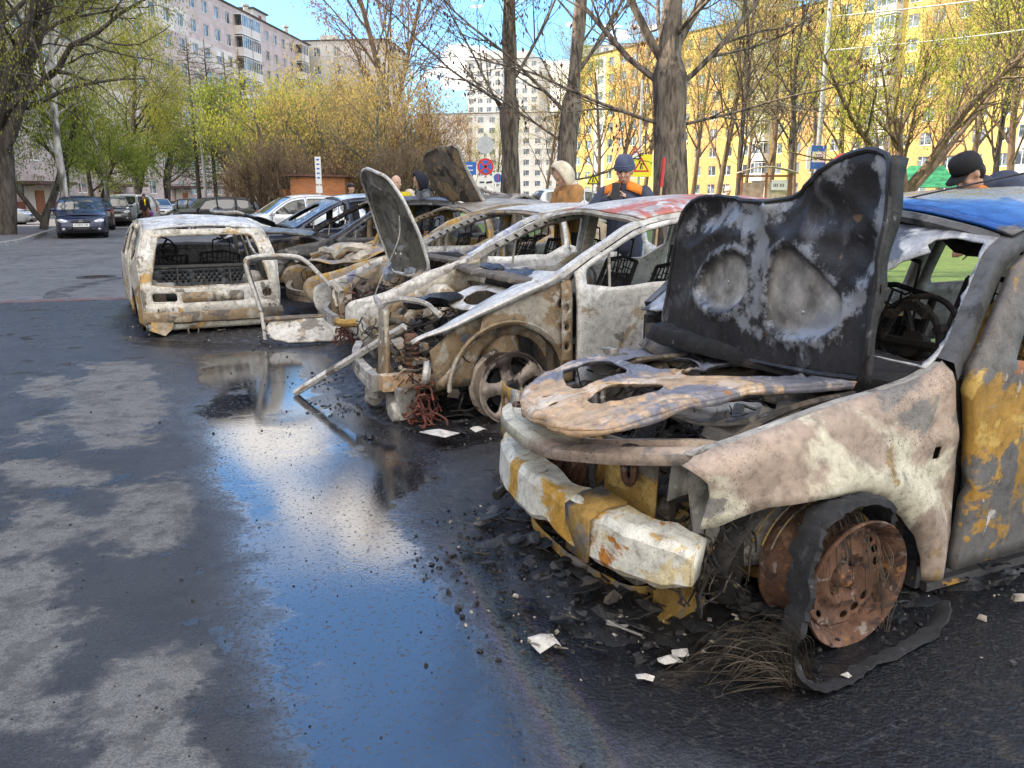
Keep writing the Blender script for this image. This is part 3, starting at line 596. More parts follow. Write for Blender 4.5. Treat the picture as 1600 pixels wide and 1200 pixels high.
def intact(kind,col,label,cat,x,y,hd,group=None,W=1.7,scale=1,name='parked_car',plate=False,roofcol=None,metal=.3,rails=False,emblem=True,dz=0,wheelcol=None):
    prof,seg,dr,wb=PROFS[kind]; root=thing(name,label,cat,(x,y,dz),R(hd),group); root.scale=(scale,)*3
    pm=paint(name+'_paint_'+str(len(bpy.data.materials)),col,.25,metal)
    c=Car(prof,seg,W,wb=wb,dr=dr,belt=(prof[6][1]-.04,prof[6][1]+.0),tum=.20,zc=.30,archR=.36,sill=prof[0][1]+.02)
    g=.006; body=None
    for sg in (1,-1):
        f=c.sidefn(sg)
        panel('front_fender',c.sidepoly(None,dr[0]+g),f,pm,root,sp=.09,thick=.01,off=-sg)
        for (a,b,nm) in ((dr[0],dr[1],'front_door'),(dr[1],dr[2],'rear_door')):
            wp=c.winpoly(a-.02 if nm=='rear_door' else a-.1,b+.05,.085)
            d=panel(nm,c.sidepoly(a-g,b+g,.03),f,pm,root,[wp] if wp else [],sp=.09,thick=.01,off=-sg)
            if wp: panel('window_pane',wp,c.sidefn(sg,.014),CGLASS,d,sp=.3,thick=0)
            hx=b+.14; MB().box((hx,sg*(c.yw(hx,c.bl(hx)-.10)+.012),c.bl(hx)-.10),(.16,.03,.028)).build('handle',pm,d)
        wp=c.winpoly(dr[2]-.07,seg and prof[seg['rg'][0]][0]-(-.05 if kind!='sedan' else .3),.085) if kind!='hatch' else c.winpoly(dr[2]-.06,prof[seg['rg'][0]][0]-.02,.085)
        q=panel('rear_quarter',c.sidepoly(dr[2]-g,None),f,pm,root,[wp] if wp else [],sp=.09,thick=.01,off=-sg)
        if wp: panel('window_pane',wp,c.sidefn(sg,.014),CGLASS,q,sp=.3,thick=0)
        fr=MB(); 
        rail=[p for p in c.full if p[0]<prof[6][0]+.02 and p[0]>prof[seg['rg'][1]][0] and p[1]>prof[6][1]-.05]
        fr.tube([(p[0],sg*(c.yw(p[0],p[1])-.012),p[1]-.006) for p in rail],.022,6); fr.build('roof_rail' if rails else 'side_frame',pm,root,True)
        if rails: MB().tube([(prof[8][0]-.1,sg*.55,prof[8][1]+.03),(prof[8][0]-.3,sg*.56,prof[9][1]+.09),(prof[10][0],sg*.56,prof[10][1]+.09),(prof[11][0]+.1,sg*.55,prof[11][1]+.05)],.018,6).build('roof_bar',BLK,root,True)
        m=MB(); mx=dr[0]-.02; mz=c.bl(mx)+.06; m.ell((mx,sg*(c.yw(mx,mz)+.10),mz),(.05,.10,.07),10,7); m.tube([(mx,sg*(c.yw(mx,mz)-.03),mz-.04),(mx,sg*(c.yw(mx,mz)+.05),mz-.03)],.02,5); m.build('wing_mirror',pm,root,True)
    c.strip('bonnet',*seg['hood'],pm,root,crown=.05,sp=.12); c.strip('roof',*seg['roof'],pm,root,crown=.05,sp=.12)
    c.strip('windscreen',*seg['ws'],CGLASS,root,crown=.03,bulge=.07,sp=.15,thick=0,yscale=.97); c.strip('rear_window',*seg['rg'],CGLASS,root,crown=.02,bulge=-.05,sp=.15,thick=0,yscale=.97)
    c.strip('tailgate',*seg['tail'],pm,root,crown=.02,bulge=-.07,sp=.12)
    c.strip('front_bumper',*seg['nose'],pm,root,crown=.0,bulge=.10,sp=.10)
    zn=prof[3][1]; h=prof[2][1]
    def fp(y,z,o=.0):
        k=[p for p in c.full if p[0]>.5 and p[1]<=prof[4][1]+.01]; xx=float(np.interp(z,[p[1] for p in k],[p[0] for p in k])); q=min(1,abs(y)/(c.yw(xx,z))); return xx+.10*(1-q*q)+o
    def facep(name,poly,mat,o,sp=.08,th=.012):
        return panel(name,poly,lambda y,z:(fp(y,z,o),y,z),mat,root,sp=sp,thick=th)
    for sg in (1,-1):
        yy=[sg*v for v in (.40,.46,.74,.76,.62)]; hl=smoothp([(yy[0],zn-.06),(yy[1],zn+.02),(yy[2],zn+.06),(yy[3],zn-.03),(yy[4],zn-.10)],1); facep('headlight',hl,LENS,.008)
        facep('fog_light',ellp(sg*.58,h-.12,.055,.045,10),LENS,.008)
        yt=sg*(W/2-.10); xr=c.xr; pz=prof[13][1]
        m=MB(); m.box((xr+.10,sg*(c.yw(xr+.1,pz-.1)-.03),pz-.12),(.2,.07,.26 if kind!='sedan' else .16)); m.build('tail_light',REDL,root)
    facep('grille',smoothp([(-.36,zn-.10),(-.30,zn-.0),(.30,zn-.0),(.36,zn-.10)],1),BLK,.008)
    facep('air_intake',smoothp([(-.50,h-.17),(-.42,h-.07),(.42,h-.07),(.50,h-.17),(.4,h-.2),(-.4,h-.2)],1),BLK,.006)
    pl=MB().box((fp(0,h+.03)+.02,0,h+.03),(.015,.52,.115)).build('number_plate',PLATE,root)
    MB().box((c.xr-.085,0,prof[14][1]+.12),(.015,.52,.115)).build('number_plate',PLATE,root)
    if plate:
        tx=bpy.data.curves.new('plate_text','FONT'); tx.body='K729YA 199'; tx.size=.105; tx.align_x='CENTER'; tx.align_y='CENTER'; tx.extrude=.001
        o=bpy.data.objects.new('tmp',tx); COL.objects.link(o); bpy.context.view_layer.update(); me_=bpy.data.meshes.new_from_object(o); bpy.data.objects.remove(o); me_.materials.clear(); me_.materials.append(BLK); o=link('plate_text',me_,pl); o.location=(fp(0,h+.03)+.03,0,h+.03); o.rotation_euler=(PI/2,0,PI/2); o.scale=(.8,1,1)
        m=MB()
        for k in range(16):
            a=2*PI*k/16; b=2*PI*(k+1)/16
        m.tube([(fp(0,zn-.02)+.03,.07*math.cos(2*PI*k/16),zn-.02+.035*math.sin(2*PI*k/16)) for k in range(16)],.006,5,closed=True); m.tube([(fp(0,zn)+.03,.03,zn-.045),(fp(0,zn)+.03,.02,zn+.005)],.006,5);m.tube([(fp(0,zn)+.03,-.02,zn-.045),(fp(0,zn)+.03,-.03,zn+.005)],.006,5);m.tube([(fp(0,zn)+.03,.025,zn-.02),(fp(0,zn)+.03,-.025,zn-.02)],.006,5)
        m.build('emblem',ALLOY,root)
    m=MB(); m.box2((c.xr+.15,-W/2+.12,prof[0][1]),(c.xf-.15,W/2-.12,prof[0][1]+.25)); m.box2((-2.4,-W/2+.15,.5),(-.4,W/2-.15,.75)); 
    for xx in (-1.2,-2.1):
        for yy in (-.35,.35): m.box((xx-.1,yy,.95),(.12,.44,.5)); m.box((xx-.12,yy,1.25),(.08,.22,.16))
    m.build('interior',BLK,root)
    m=MB()
    for xx in (0,-wb): m.tube([(xx,-W/2+.06,.45),(xx,W/2-.06,.45)],.40,14)
    m.build('wheel_housing',BLK,root)
    for xx in (0,-wb):
        for sg in (1,-1): wheel(root,xx,sg*(W/2-.09),.31,.31,.2,True,wheelcol or ALLOY,5,sg)
    return root
NAVY=(.012,.022,.07)
G1='cars parked in a row along the left kerb'
intact('hatch',NAVY,'dark navy hatchback facing the camera at the near end of the left row','car',-16.0,30.35,294+2,G1,W=1.67,plate=True,metal=.5)
intact('sedan',(.05,.052,.055),'dark grey saloon with red tail light right behind the navy hatchback','car',-20.7,40.4,117,G1,W=1.75)
intact('suv',(.07,.08,.085),'tall dark green grey car third in the left row','car',-21.0,43.2,299,G1,scale=.93)
intact('sedan',(.10,.11,.12),'mid grey saloon fourth in the left row, just before the red car','car',-25.9,52.4,117,G1)
intact('hatch',(.20,.02,.025),'dark red hatchback near the far end of the left row','car',-26.8,55.6,297,G1)
intact('hatch',(.62,.62,.62),'white hatchback at the far end of the left row','car',-30.3,63.5,118,G1)
intact('sedan',(.55,.57,.60),'silver saloon parked on the far left between the birch trunks','car',-26.5,43.5,10,None,name='parked_car')
intact('suv',(.45,.50,.56),'silver blue estate half hidden behind the leaning dark trunks on the left','car',-23.5,46,200,None)
intact('sedan',(.66,.68,.72),'white saloon facing the camera at the far end of the road beside the walking woman','car',-24.6,57.0,298,None,W=1.85)
intact('sedan',(.03,.03,.032),'black saloon parked side on behind the white saloon','car',-23.2,63.0,345)
intact('hatch',(.60,.16,.015),'orange hatchback parked at the far right side of the road','car',-20.4,53.0,205,None,W=1.75,scale=1.0)
intact('hatch',(.28,.33,.42),'pale blue compact car between the orange hatchback and the dark off roader','car',-16.6,43,205,None)
intact('suv',(.012,.013,.014),'boxy black off roader with scorched brown roof parked past the white hatchback','off-roader',-14.6,36.5,216,None,W=1.7,scale=.90)
intact('wagon',(.50,.56,.64),'pale blue estate with roof bars behind the white hatchback','estate car',-8.9,28.6,205,None,rails=True)
intact('hatch',(.66,.68,.70),'white hatchback with amber indicator next to the raised black bonnet','hatchback',-7.3,22.8,208,None,W=1.68)
intact('suv',(.70,.70,.70),'white estate car on the street behind the man with the phone','estate car',4.5,38,15,None,scale=1.12)
intact('sedan',(.55,.57,.60),'silver saloon on the street between the two poplars','car',1.2,40,190,None,scale=1.1)
intact('hatch',(.60,.09,.22),'pink hatchback on the street just left of the thick poplar','hatchback',7.2,41,12,None,scale=1.12)
# ------------------------------------------------------------ wrecks: materials
ASH=(.46,.42,.36)
FEND=burnt('scorched_fender',(.37,.285,.225),[((.56,.52,.40),2.2,.54,.66,(2,.76,.62,.09)),((.20,.185,.17),3.0,.56,.66,(0,-.05,-.4,.10)),((.30,.21,.10),7,.62,.72,(2,.62,.3,.12)),((.12,.11,.10),9,.66,.74)],rough=.7,metal=.1,seed=2,speck=.9)
DOORM=burnt('scorched_door_yellow',(.36,.20,.04),[((.50,.33,.09),4,.54,.62),((.19,.155,.11),6,.56,.63),((.12,.115,.11),2.2,.64,.68,(2,.58,.30,.18),(0,-.50,-.9,.07)),((.13,.12,.11),2.4,.60,.66,(2,.74,.98,.22)),((.30,.10,.03),6,.60,.68),((.50,.48,.44),6,.63,.70)],rough=.65,metal=.1,seed=5,speck=.8)
SCORCH=burnt('scorched_grey_steel',(.10,.098,.097),[((.22,.20,.18),3,.55,.68),((.035,.033,.033),4,.54,.64),((.33,.18,.05),7,.66,.72)],rough=.6,metal=.25,seed=7,speck=.6)
BLUE=burnt('blue_paint_heat_marked',(.012,.075,.25),[((.012,.05,.16),3,.60,.75),((.30,.28,.26),3.5,.60,.68,(2,1.36,1.415,.28)),((.10,.10,.11),5,.64,.72,(2,1.33,1.29,.2))],rough=.22,metal=.35,seed=9,bump=.05,speck=.25)
BONM=burnt('sooty_bonnet',(.034,.033,.035),[((.11,.11,.12),3.2,.50,.66),((.016,.015,.015),2.4,.52,.66),((.17,.11,.06),8,.64,.69)],rough=.5,metal=.3,seed=12,bump=.45,speck=.35,speckcol=(.16,.16,.165),speckscale=120)
WSN='ash'
def _bon():
    t=BONM.node_tree; b=t.nodes['Principled BSDF']; l=b.inputs['Base Color'].links[0].from_socket
    at_=t.nodes.new('ShaderNodeAttribute'); at_.attribute_name='pear'; tc=t.nodes.new('ShaderNodeTexCoord'); nz=t.nodes.new('ShaderNodeTexNoise'); nz.inputs['Scale'].default_value=9; nz.inputs['Detail'].default_value=9; nz.inputs['Roughness'].default_value=.65; t.links.new(tc.outputs['Object'],nz.inputs[0])
    r=t.nodes.new('ShaderNodeValToRGB'); t.links.new(nz.outputs[0],r.inputs[0]); r.color_ramp.elements[0].position=.38; r.color_ramp.elements[0].color=(.17,.16,.145,1); r.color_ramp.elements[1].position=.66; r.color_ramp.elements[1].color=(.50,.48,.44,1)
    mx=t.nodes.new('ShaderNodeMix'); mx.data_type='RGBA'; t.links.new(at_.outputs['Fac'],mx.inputs[0]); t.links.new(l,mx.inputs[6]); t.links.new(r.outputs[0],mx.inputs[7]); a2=t.nodes.new('ShaderNodeAttribute'); a2.attribute_name='ash'; n2=t.nodes.new('ShaderNodeTexNoise'); n2.inputs['Scale'].default_value=16; n2.inputs['Detail'].default_value=12; n2.inputs['Roughness'].default_value=.75; t.links.new(tc.outputs['Object'],n2.inputs[0])
    ad=t.nodes.new('ShaderNodeMath'); ad.operation='MULTIPLY_ADD'; ad.inputs[1].default_value=.26; t.links.new(a2.outputs['Fac'],ad.inputs[0]); t.links.new(n2.outputs[0],ad.inputs[2]); mr=t.nodes.new('ShaderNodeMapRange'); t.links.new(ad.outputs[0],mr.inputs[0]); mr.inputs[1].default_value=.60; mr.inputs[2].default_value=.70
    m2=t.nodes.new('ShaderNodeMix'); m2.data_type='RGBA'; t.links.new(mr.outputs[0],m2.inputs[0]); t.links.new(mx.outputs[2],m2.inputs[6]); m2.inputs[7].default_value=(.30,.315,.335,1); t.links.new(m2.outputs[2],b.inputs['Base Color'])
_bon()
PEAR_OLD=burnt('grey_ash_skin',(.27,.26,.245),[((.10,.095,.09),5,.52,.66),((.42,.41,.39),14,.58,.66)],rough=.8,metal=.1,seed=14,speck=.9,speckscale=150)
FRAMEM=burnt('orange_burnt_frame',(.52,.35,.21),[((.62,.50,.38),4,.50,.60),((.20,.20,.23),2.6,.52,.62,(0,.5,-.3,.22)),((.30,.15,.06),9,.60,.68),((.42,.45,.50),7,.66,.72)],rough=.6,metal=.25,seed=16,speck=.6)
BEAM=burnt('white_yellow_bumper_enamel',(.68,.66,.57),[((.60,.50,.30),8,.52,.60),((.55,.30,.05),3,.56,.62),((.45,.18,.03),6,.60,.66),((.20,.04,.02),8,.66,.70),((.06,.06,.06),6,.68,.73)],rough=.55,metal=.1,seed=19,bump=.25,speck=.5)
RUST=burnt('orange_brown_rust',(.135,.068,.042),[((.21,.115,.072),6,.52,.62),((.050,.030,.025),9,.51,.60),((.24,.20,.17),18,.58,.64),((.30,.14,.05),22,.60,.66)],rough=.85,metal=.15,seed=22,bump=.5,speck=.9)
RUSTY=burnt('yellow_rust_steel',(.36,.22,.06),[((.20,.18,.15),5,.50,.60),((.48,.34,.12),7,.58,.66),((.07,.06,.05),6,.60,.70)],rough=.8,metal=.15,seed=24,speck=.8)
GREYB=burnt('ash_grey_steel',(.30,.285,.26),[((.46,.43,.38),5,.52,.62),((.12,.11,.10),6,.55,.66),((.36,.24,.12),8,.64,.70)],rough=.8,metal=.1,seed=26,speck=.9)
DARKJ=burnt('charred_parts',(.030,.027,.025),[((.09,.08,.07),9,.55,.66),((.20,.17,.13),14,.64,.70),((.13,.06,.03),11,.68,.73)],rough=.8,metal=.2,seed=28,speck=.4,speckcol=(.2,.19,.17))
SILV=burnt('heat_whitened_silver_paint',(.53,.51,.47),[((.68,.66,.62),3,.51,.61),((.36,.29,.20),4,.58,.66),((.20,.18,.16),6,.63,.70,(2,.7,.25,.10)),((.33,.35,.42),5,.66,.74)],rough=.55,metal=.2,seed=31,bump=.18,speck=.7)
SILV2=burnt('burnt_silver_panel_brown_edges',(.40,.36,.29),[((.56,.53,.46),3,.54,.64),((.28,.20,.12),3.5,.52,.60,(2,.8,.3,.14)),((.14,.12,.10),5,.62,.70,(2,.7,.25,.14))],rough=.6,metal=.15,seed=35,bump=.25,speck=.8)
REDR=burnt('pale_roof_red_tinge',(.52,.49,.46),[((.50,.15,.10),2.6,.50,.60,(1,.1,.6,.16)),((.62,.60,.56),5,.62,.70)],rough=.5,metal=.2,seed=37,bump=.1,speck=.5)
TANB=burnt('tan_and_rust_panel',(.36,.29,.21),[((.46,.28,.07),4,.54,.62),((.22,.19,.17),4,.52,.62),((.52,.47,.40),7,.62,.68),((.06,.05,.05),5,.62,.70)],rough=.7,metal=.15,seed=41,bump=.4,speck=.8)
DRKB=burnt('dark_burnt_panel',(.07,.068,.07),[((.20,.19,.18),4,.56,.66),((.02,.02,.022),4,.52,.62),((.28,.20,.12),8,.66,.72)],rough=.45,metal=.3,seed=44,bump=.3,speck=.6)
INNR=burnt('burnt_inner_steel',(.13,.105,.08),[((.32,.27,.20),5,.54,.64),((.05,.045,.04),5,.52,.62),((.34,.19,.06),8,.64,.70)],rough=.8,metal=.1,seed=47,bump=.4,speck=.8)
WIRE=plain('bare_wire',(.075,.060,.045),.6,.6,.5,20); WIRER=plain('reddish_burnt_wire',(.16,.055,.04),.8,.2,.4,20)
def wires(name,root,boxes,n,mat,rad=.003,seed=0,sag=.1):
    r=random.Random(seed); m=MB()
    for _ in range(n):
        b=r.choice(boxes); p=[Vector([r.uniform(b[0][k],b[1][k]) for k in range(3)])]; d=Vector((r.uniform(-1,1),r.uniform(-1,1),r.uniform(-.8,.5)))
        for k in range(6):
            d+=Vector((r.uniform(-1,1),r.uniform(-1,1),r.uniform(-1.1,.7)))*.6; d.normalize(); q=p[-1]+d*r.uniform(.02,.06)
            q=Vector([min(max(q[k],b[0][k]-.03),b[1][k]+.03) for k in range(3)]); p.append(q)
        m.tube([tuple(v) for v in catmull([tuple(v) for v in p],3)],rad*r.uniform(.6,1.5),4)
    return tag(m.build(name,mat,root),kind='stuff')
def junk(name,root,box,n,mat,seed=0,size=(.03,.12),kinds='btlp'):
    """burnt machinery: castings, pipes, pulleys, brackets"""
    r=random.Random(seed); m=MB()
    for _ in range(n):
        c=Vector([r.uniform(box[0][k],box[1][k]) for k in range(3)]); s_=r.uniform(*size); k=r.choice(kinds)
        Rm=Matrix.Rotation(r.uniform(-.5,.5)+r.choice((0,PI/2)),3,'Z')@Matrix.Rotation(r.uniform(-.5,.5),3,'X')@Matrix.Rotation(r.uniform(-.5,.5),3,'Y')
        if k=='b': m.box(c,(s_*r.uniform(.6,1.6),s_*r.uniform(.5,1.2),s_*r.uniform(.4,1)),Rm,r.uniform(.6,1))
        elif k=='t':
            a=Rm@Vector((s_*1.6,0,0)); b=Rm@Vector((0,s_*1.2,-s_*.3)); m.tube([tuple(v) for v in catmull([tuple(c-a),tuple(c-a*.3+b*.4),tuple(c+a*.4),tuple(c+a+b)],4)],s_*r.uniform(.10,.3),7)
        elif k=='l':
            M=Matrix.Translation(c)@(Rm@Matrix.Rotation(r.choice((0,PI/2)),3,'X')).to_4x4(); m.lathe([(0,s_*.25),(s_*.25,s_*.25),(s_*.3,s_*.1),(s_*.6,s_*.12),(s_*.62,-s_*.1),(s_*.3,-s_*.12),(s_*.28,-s_*.3),(0,-s_*.3)],12,M)
        else:
            M=Rm; p=[Vector((-s_,-s_*.4,0)),Vector((s_,-s_*.4,0)),Vector((s_,s_*.4,0)),Vector((-s_,s_*.4,0))]; q=[v+Vector((0,0,.006)) for v in p]
            m.add([c+M@v for v in p+q],[(3,2,1,0),(4,5,6,7),(0,1,5,4),(1,2,6,5),(2,3,7,6),(3,0,4,7)])
            m.box(c+M@Vector((s_,0,-s_*.2)),(.008,s_*.8,s_*.4),M)
    jitter(m,.006,22,seed)
    o=m.build(name,mat,root,True,30); tag(o,kind='stuff'); return o
def seatframe(root,x,y,z,name='seat_frame',mat=None,h=.62):
    m=MB()
    m.tube([(x-.25,y-.22,z+h),(x-.05,y-.24,z+.12),(x+.38,y-.24,z+.10)],.014,6); m.tube([(x-.25,y+.22,z+h),(x-.05,y+.24,z+.12),(x+.38,y+.24,z+.10)],.014,6); m.tube([(x-.25,y-.22,z+h),(x-.27,y,z+h+.02),(x-.25,y+.22,z+h)],.014,6)
    for k in range(7):
        t=k/7; xx=x-.25+.2*t; zz=z+h-(h-.12)*t; m.tube([(xx+.02*math.sin(j*2.2+k),y-.22+.44*j/8,zz+.012*math.cos(j*2)) for j in range(9)],.005,4)
    for k in range(6):
        t=k/6; xx=x-.02+.38*t; m.tube([(xx+.015*math.sin(j*2.2+k),y-.23+.46*j/8,z+.10-.03*math.sin(PI*j/8)) for j in range(9)],.005,4)
    for k in range(9): yy=y-.20+.05*k; m.tube([(x-.06,yy,z+.13),(x-.17+.02*math.sin(k*2),yy+.012*math.sin(k*3),z+.13+(h-.13)*.55),(x-.25,yy,z+h)],.007,4)
    m.box((x-.17,y,z+.12+(h-.12)*.45),(.03,.36,(h-.12)*.72),Matrix.Rotation(-math.atan2(.2,h-.12),3,'Y'))
    for sy in (-.1,.1): m.tube([(x-.27,y+sy,z+h),(x-.28,y+sy,z+h+.14)],.008,5)
    m.tube([(x-.28,y-.1,z+h+.14),(x-.29,y,z+h+.16),(x-.28,y+.1,z+h+.14)],.01,5)
    m.box2((x-.02,y-.23,z),(x+.38,y-.20,z+.09)); m.box2((x-.02,y+.20,z),(x+.38,y+.23,z+.09))
    jitter(m,.035,4,x*9+y*5+root.location.x); return m.build(name,mat or SOOTM,root,True)
def steering(root,x,y,z,mat=None,tilt=25):
    M=Matrix.Translation((x,y,z))@Matrix.Rotation(R(90-tilt),4,'Y'); m=MB()
    m.tube([tuple(M@Vector((.18*math.cos(2*PI*k/28),.18*math.sin(2*PI*k/28),0))) for k in range(28)],.011,7,closed=True)
    for a in (0,120,240):
        m.tube([tuple(M@Vector((.18*math.cos(R(a+90)),.18*math.sin(R(a+90)),0))),tuple(M@Vector((0,0,-.03)))],.014,6)
    m.lathe([(0,0),(.05,-.005),(.055,-.05),(.02,-.06),(.02,-.4),(0,-.4)],12,M); return m.build('steering_wheel',mat or SOOTM,root,True)
def interior_shell(c,root,floor=.25,xa=-.25,xb=-3.0,mat=None):
    mat=mat or SOOTM; m=MB(); w_=c.W/2-.10
    m.box2((xb,-w_,floor-.03),(xa,w_,floor)); m.build('floor_pan',mat,root)
    m=MB(); m.box2((xb,-.12,floor),(xa-.05,.12,floor+.12)); m.build('transmission_tunnel',mat,root)
    fw=MB(); b=c.bl(xa); fw.box2((xa-.02,-w_,floor),(xa+.02,w_,b-.04)); fw.build('firewall',INNR,root)
    d=MB(); d.tube([(xa-.18,-w_,b-.06),(xa-.24,0,b-.03),(xa-.18,w_,b-.06)],.05,8); d.box2((xa-.30,-w_*.9,b-.32),(xa-.08,-.25,b-.10)); d.box2((xa-.30,.2,b-.30),(xa-.1,w_*.9,b-.12)); d.box2((xa-.32,-.16,b-.5),(xa-.1,.1,b-.12)); jitter(d,.02,9,3); d.build('dashboard_frame',mat,root,True)
# ------------------------------------------------------------ wreck 1: the big one at the right
def wreck_one():
    K=1.14
    root=thing('burnt_car','large burnt hatchback in the right foreground, blue roof, yellow scorched door, black bonnet standing open','wrecked car',(.6126*K,2.8367*K,1.4*(1-K)),R(205)); root.scale=(K,K,K)
    P=[(.42,.25),(.47,.40),(.49,.56),(.535,.735),(.35,.79),(.1,.845),(-.32,.912),(-.53,1.10),(-.77,1.285),(-1.3,1.34),(-2.1,1.36),(-2.7,1.33),(-3.0,1.2),(-3.2,.9),(-3.3,.6),(-3.2,.3)]
    c=Car(P,None,1.6,sill=.26,belt=(.89,.90),wb=2.4,tum=.225,dr=(-.40,-1.36,-2.2),zc=.25,archR=.36,crown=.10,nose=.06,dent=.006,seed=1)
    # front fenders
    low=[(.487,.565),(.44,.566),(.38,.585),(.30,.606),(.17,.618),(.05,.615),(-.04,.592),(-.12,.555),(-.2,.495),(-.27,.42),(-.31,.34),(-.325,.27),(-.40,.268),(-.395,.30)]
    top=[(x,c.zt(x)) for x in np.linspace(-.365,.50,20)]
    out=low[:-1]+[(-.43,.40),(-.42,.6),(-.385,.8)]+top+[(.533,.737),(.505,.715),(.478,.69),(.468,.655)]
    def ff(sg):
        def f(x,z):
            y=c.yw(x,z); r=math.hypot(x-.03,z-.25); y+=.022*math.exp(-((r-.40)/.05)**2)+.012*math.exp(-((z-.72)/.05)**2); y-=.035*max(0,(z-c.zt(x)+.05)/.05)**2
            return c.d((x,sg*y,z))
        return f
    for sg in (1,):
        o=panel('front_fender',out if sg>0 else [(min(x,.16+.02*math.sin(z*30)),z-.03) for x,z in out],ff(sg),FEND,root,[rrect(-.335,.655,-.305,.695,.004)] if sg>0 else [],.03,.005,edge=60)
        # inner lip of the fender towards the engine bay
        m=MB(); n=26; xs=np.linspace(-.36,.50 if sg>0 else .14,n); vs=[]
        for x in xs:
            y=c.yw(x,c.zt(x)); z=c.zt(x)
            for dy,dz in ((-.035,0),(-.075,-.004),(-.09,-.03),(-.12,-.05),(-.13,-.16)): vs.append(c.d((x,sg*(y+dy),z+dz)))
        m.add(vs,[(5*i+j,5*i+j+1,5*i+j+6,5*i+j+5) for i in range(n-1) for j in range(4)]); q=m.build('fender_flange',GREYB,o,True); mod(q,'SOLIDIFY',thickness=.004)
    for sg in (1,-1):
        # inner wheel arch
        m=MB(); vs=[];n=20
        for i in range(n+1):
            a=R(22+140*i/n)
            for y,r in ((.72,.350),(.66,.36),(.50,.36),(.42,.33)): vs.append((.03+r*math.cos(a),sg*y,.26+r*math.sin(a)))
        m.add(vs,[(4*i+j,4*i+j+1,4*i+j+5,4*i+j+4) for i in range(n) for j in range(3)]); jitter(m,.008,12,2); q=m.build('wheel_arch_liner',DARKJ,root,True); mod(q,'SOLIDIFY',thickness=.004)
    # doors, quarter, side frame
    for sg in (1,-1):
        f=c.sidefn(sg); A,B,C3=c.dr
        def fd(x,z,f=f,sg=sg):   # crease along the door
            v=f(x,z); return (v[0],v[1]+sg*.014*math.exp(-((z-.56)/.022)**2),v[2])
        dp=[(-.43,.29),(-.455,.55),(-.43,.72),(-.40,.86),(-.42,.93)]+[(x,c.zo(x,.05)) for x in (-.5,-.6,-.7,-.8,-1.0,-1.2,-1.355)]+[(-1.36,.29)]
        wp=smoothp([(-.585,.905),(-.64,.99),(-.72,1.08),(-.84,1.20),(-1.0,1.245),(-1.30,1.265),(-1.31,.905)],1)
        d=panel('front_door',dp,fd,DOORM,root,[wp],.04,.035,off=-sg,inner=INNR)
        rp=[(-1.37,.29)]+[(-1.37,c.zo(-1.37,.05))]+[(x,c.zo(x,.05)) for x in (-1.6,-1.9,-2.19)]+[(-2.19,.6),(-2.02,.5),(-2.0,.29)]
        panel('rear_door',rp,f,DOORM,root,[rrect(-2.12,.92,-1.43,c.zo(-1.8,.10),.04)],.05,.035,off=-sg,inner=INNR)
        panel('rear_quarter',c.sidepoly(-2.2,None),f,SCORCH,root,[rrect(-2.75,.94,-2.28,1.2,.05)],.05,.02,off=-sg,inner=SOOTM)
        # A pillar and roof rail as one frame
        m=MB(); rail=[(x,c.zt(x)) for x in np.linspace(-.37,-2.9,40)]
        for i,(x,z) in enumerate(rail):
            y=c.yw(x,z); w_=.055 if x>-.8 else .04
            m.v+= [c.d(v) for v in ((x,sg*(y-.05),z+.004),(x,sg*(y+.004),z-.002),(x-.02,sg*(y+.006),z-w_),(x-.02,sg*(y-.055),z-w_-.01))]
            if i: k=4*i; m.f+=[(k-4+j,k-4+(j+1)%4,k+(j+1)%4,k+j) for j in range(4)]; m.m+=[0]*4
        m.build('side_frame',SCORCH,root,True)
        panel('door_hinge_pillar',[(-.36,.29),(-.36,.88),(-.47,.88),(-.50,.29)],c.sidefn(sg,.05),DARKJ,root,sp=.05,thick=.03,off=-sg)
        m=MB(); m.box2((-2.1,sg*.66,.19),(-.40,sg*.735,.265)); jitter(m,.004,9); m.box2((-1.2,sg*.735,.185),(-.42,sg*.76,.215)); m.build('sill',burnt('sill_rust',(.07,.068,.07),[((.42,.22,.05),4,.52,.58),((.16,.15,.14),6,.6,.68)],rough=.6,seed=51) if sg>0 else SCORCH,root)
        # mirror base, melted, with cables hanging
        m=MB(); m.ell((-.50,sg*.80,.905),(.06,.03,.05),12,8); jitter(m,.012,20,5); mr=m.build('mirror_base',SOOTM,root,True)
        m=MB()
        for k in range(3): m.tube(catmull([(-.50-.01*k,sg*.82,.88),(-.49-.012*k,sg*.835,.80),(-.515+.01*k,sg*.82,.72+.02*k),(-.50-.03*k,sg*.825,.66+.03*k)],5),.0028,5)
        m.build('cable',plain('bare_cable',(.35,.33,.30),.5,.6),mr)
    # roof
    o,_,_,_=c.strip('roof',8,11,BLUE,root,crown=.085,sp=.06,thick=.012,yscale=.985,inner=SOOTM)
    m=MB(); m.tube([c.d((-.77+.06*(1-(k/10)**2),.60*k/10,1.285+.085*(1-(k/10)**2)-.012)) for k in range(-10,11)],.022,6); m.build('windscreen_header',SCORCH,root,True)
    # what is left of the laminated windscreen
    hole=[(.006,.97),(.30,.995),(.55,.99),(.75,.995),(.90,.97),(.91,.80),(.84,.73),(.76,.75),(.68,.66),(.60,.60),(.50,.62),(.42,.40),(.2,.2),(.006,.0)]
    hole=[(a+.02*mnoise.noise(Vector((a*30,b*30,1))),b+.02*mnoise.noise(Vector((a*30,b*30,5)))) for a,b in resample([(a,b) for a,b in hole],.04)]
    LAM=burnt('crazed_windscreen',(.30,.31,.33),[((.48,.48,.47),5,.54,.62),((.07,.08,.10),4,.48,.58)],rough=.35,metal=.1,seed=61,bump=.7,speck=.6)
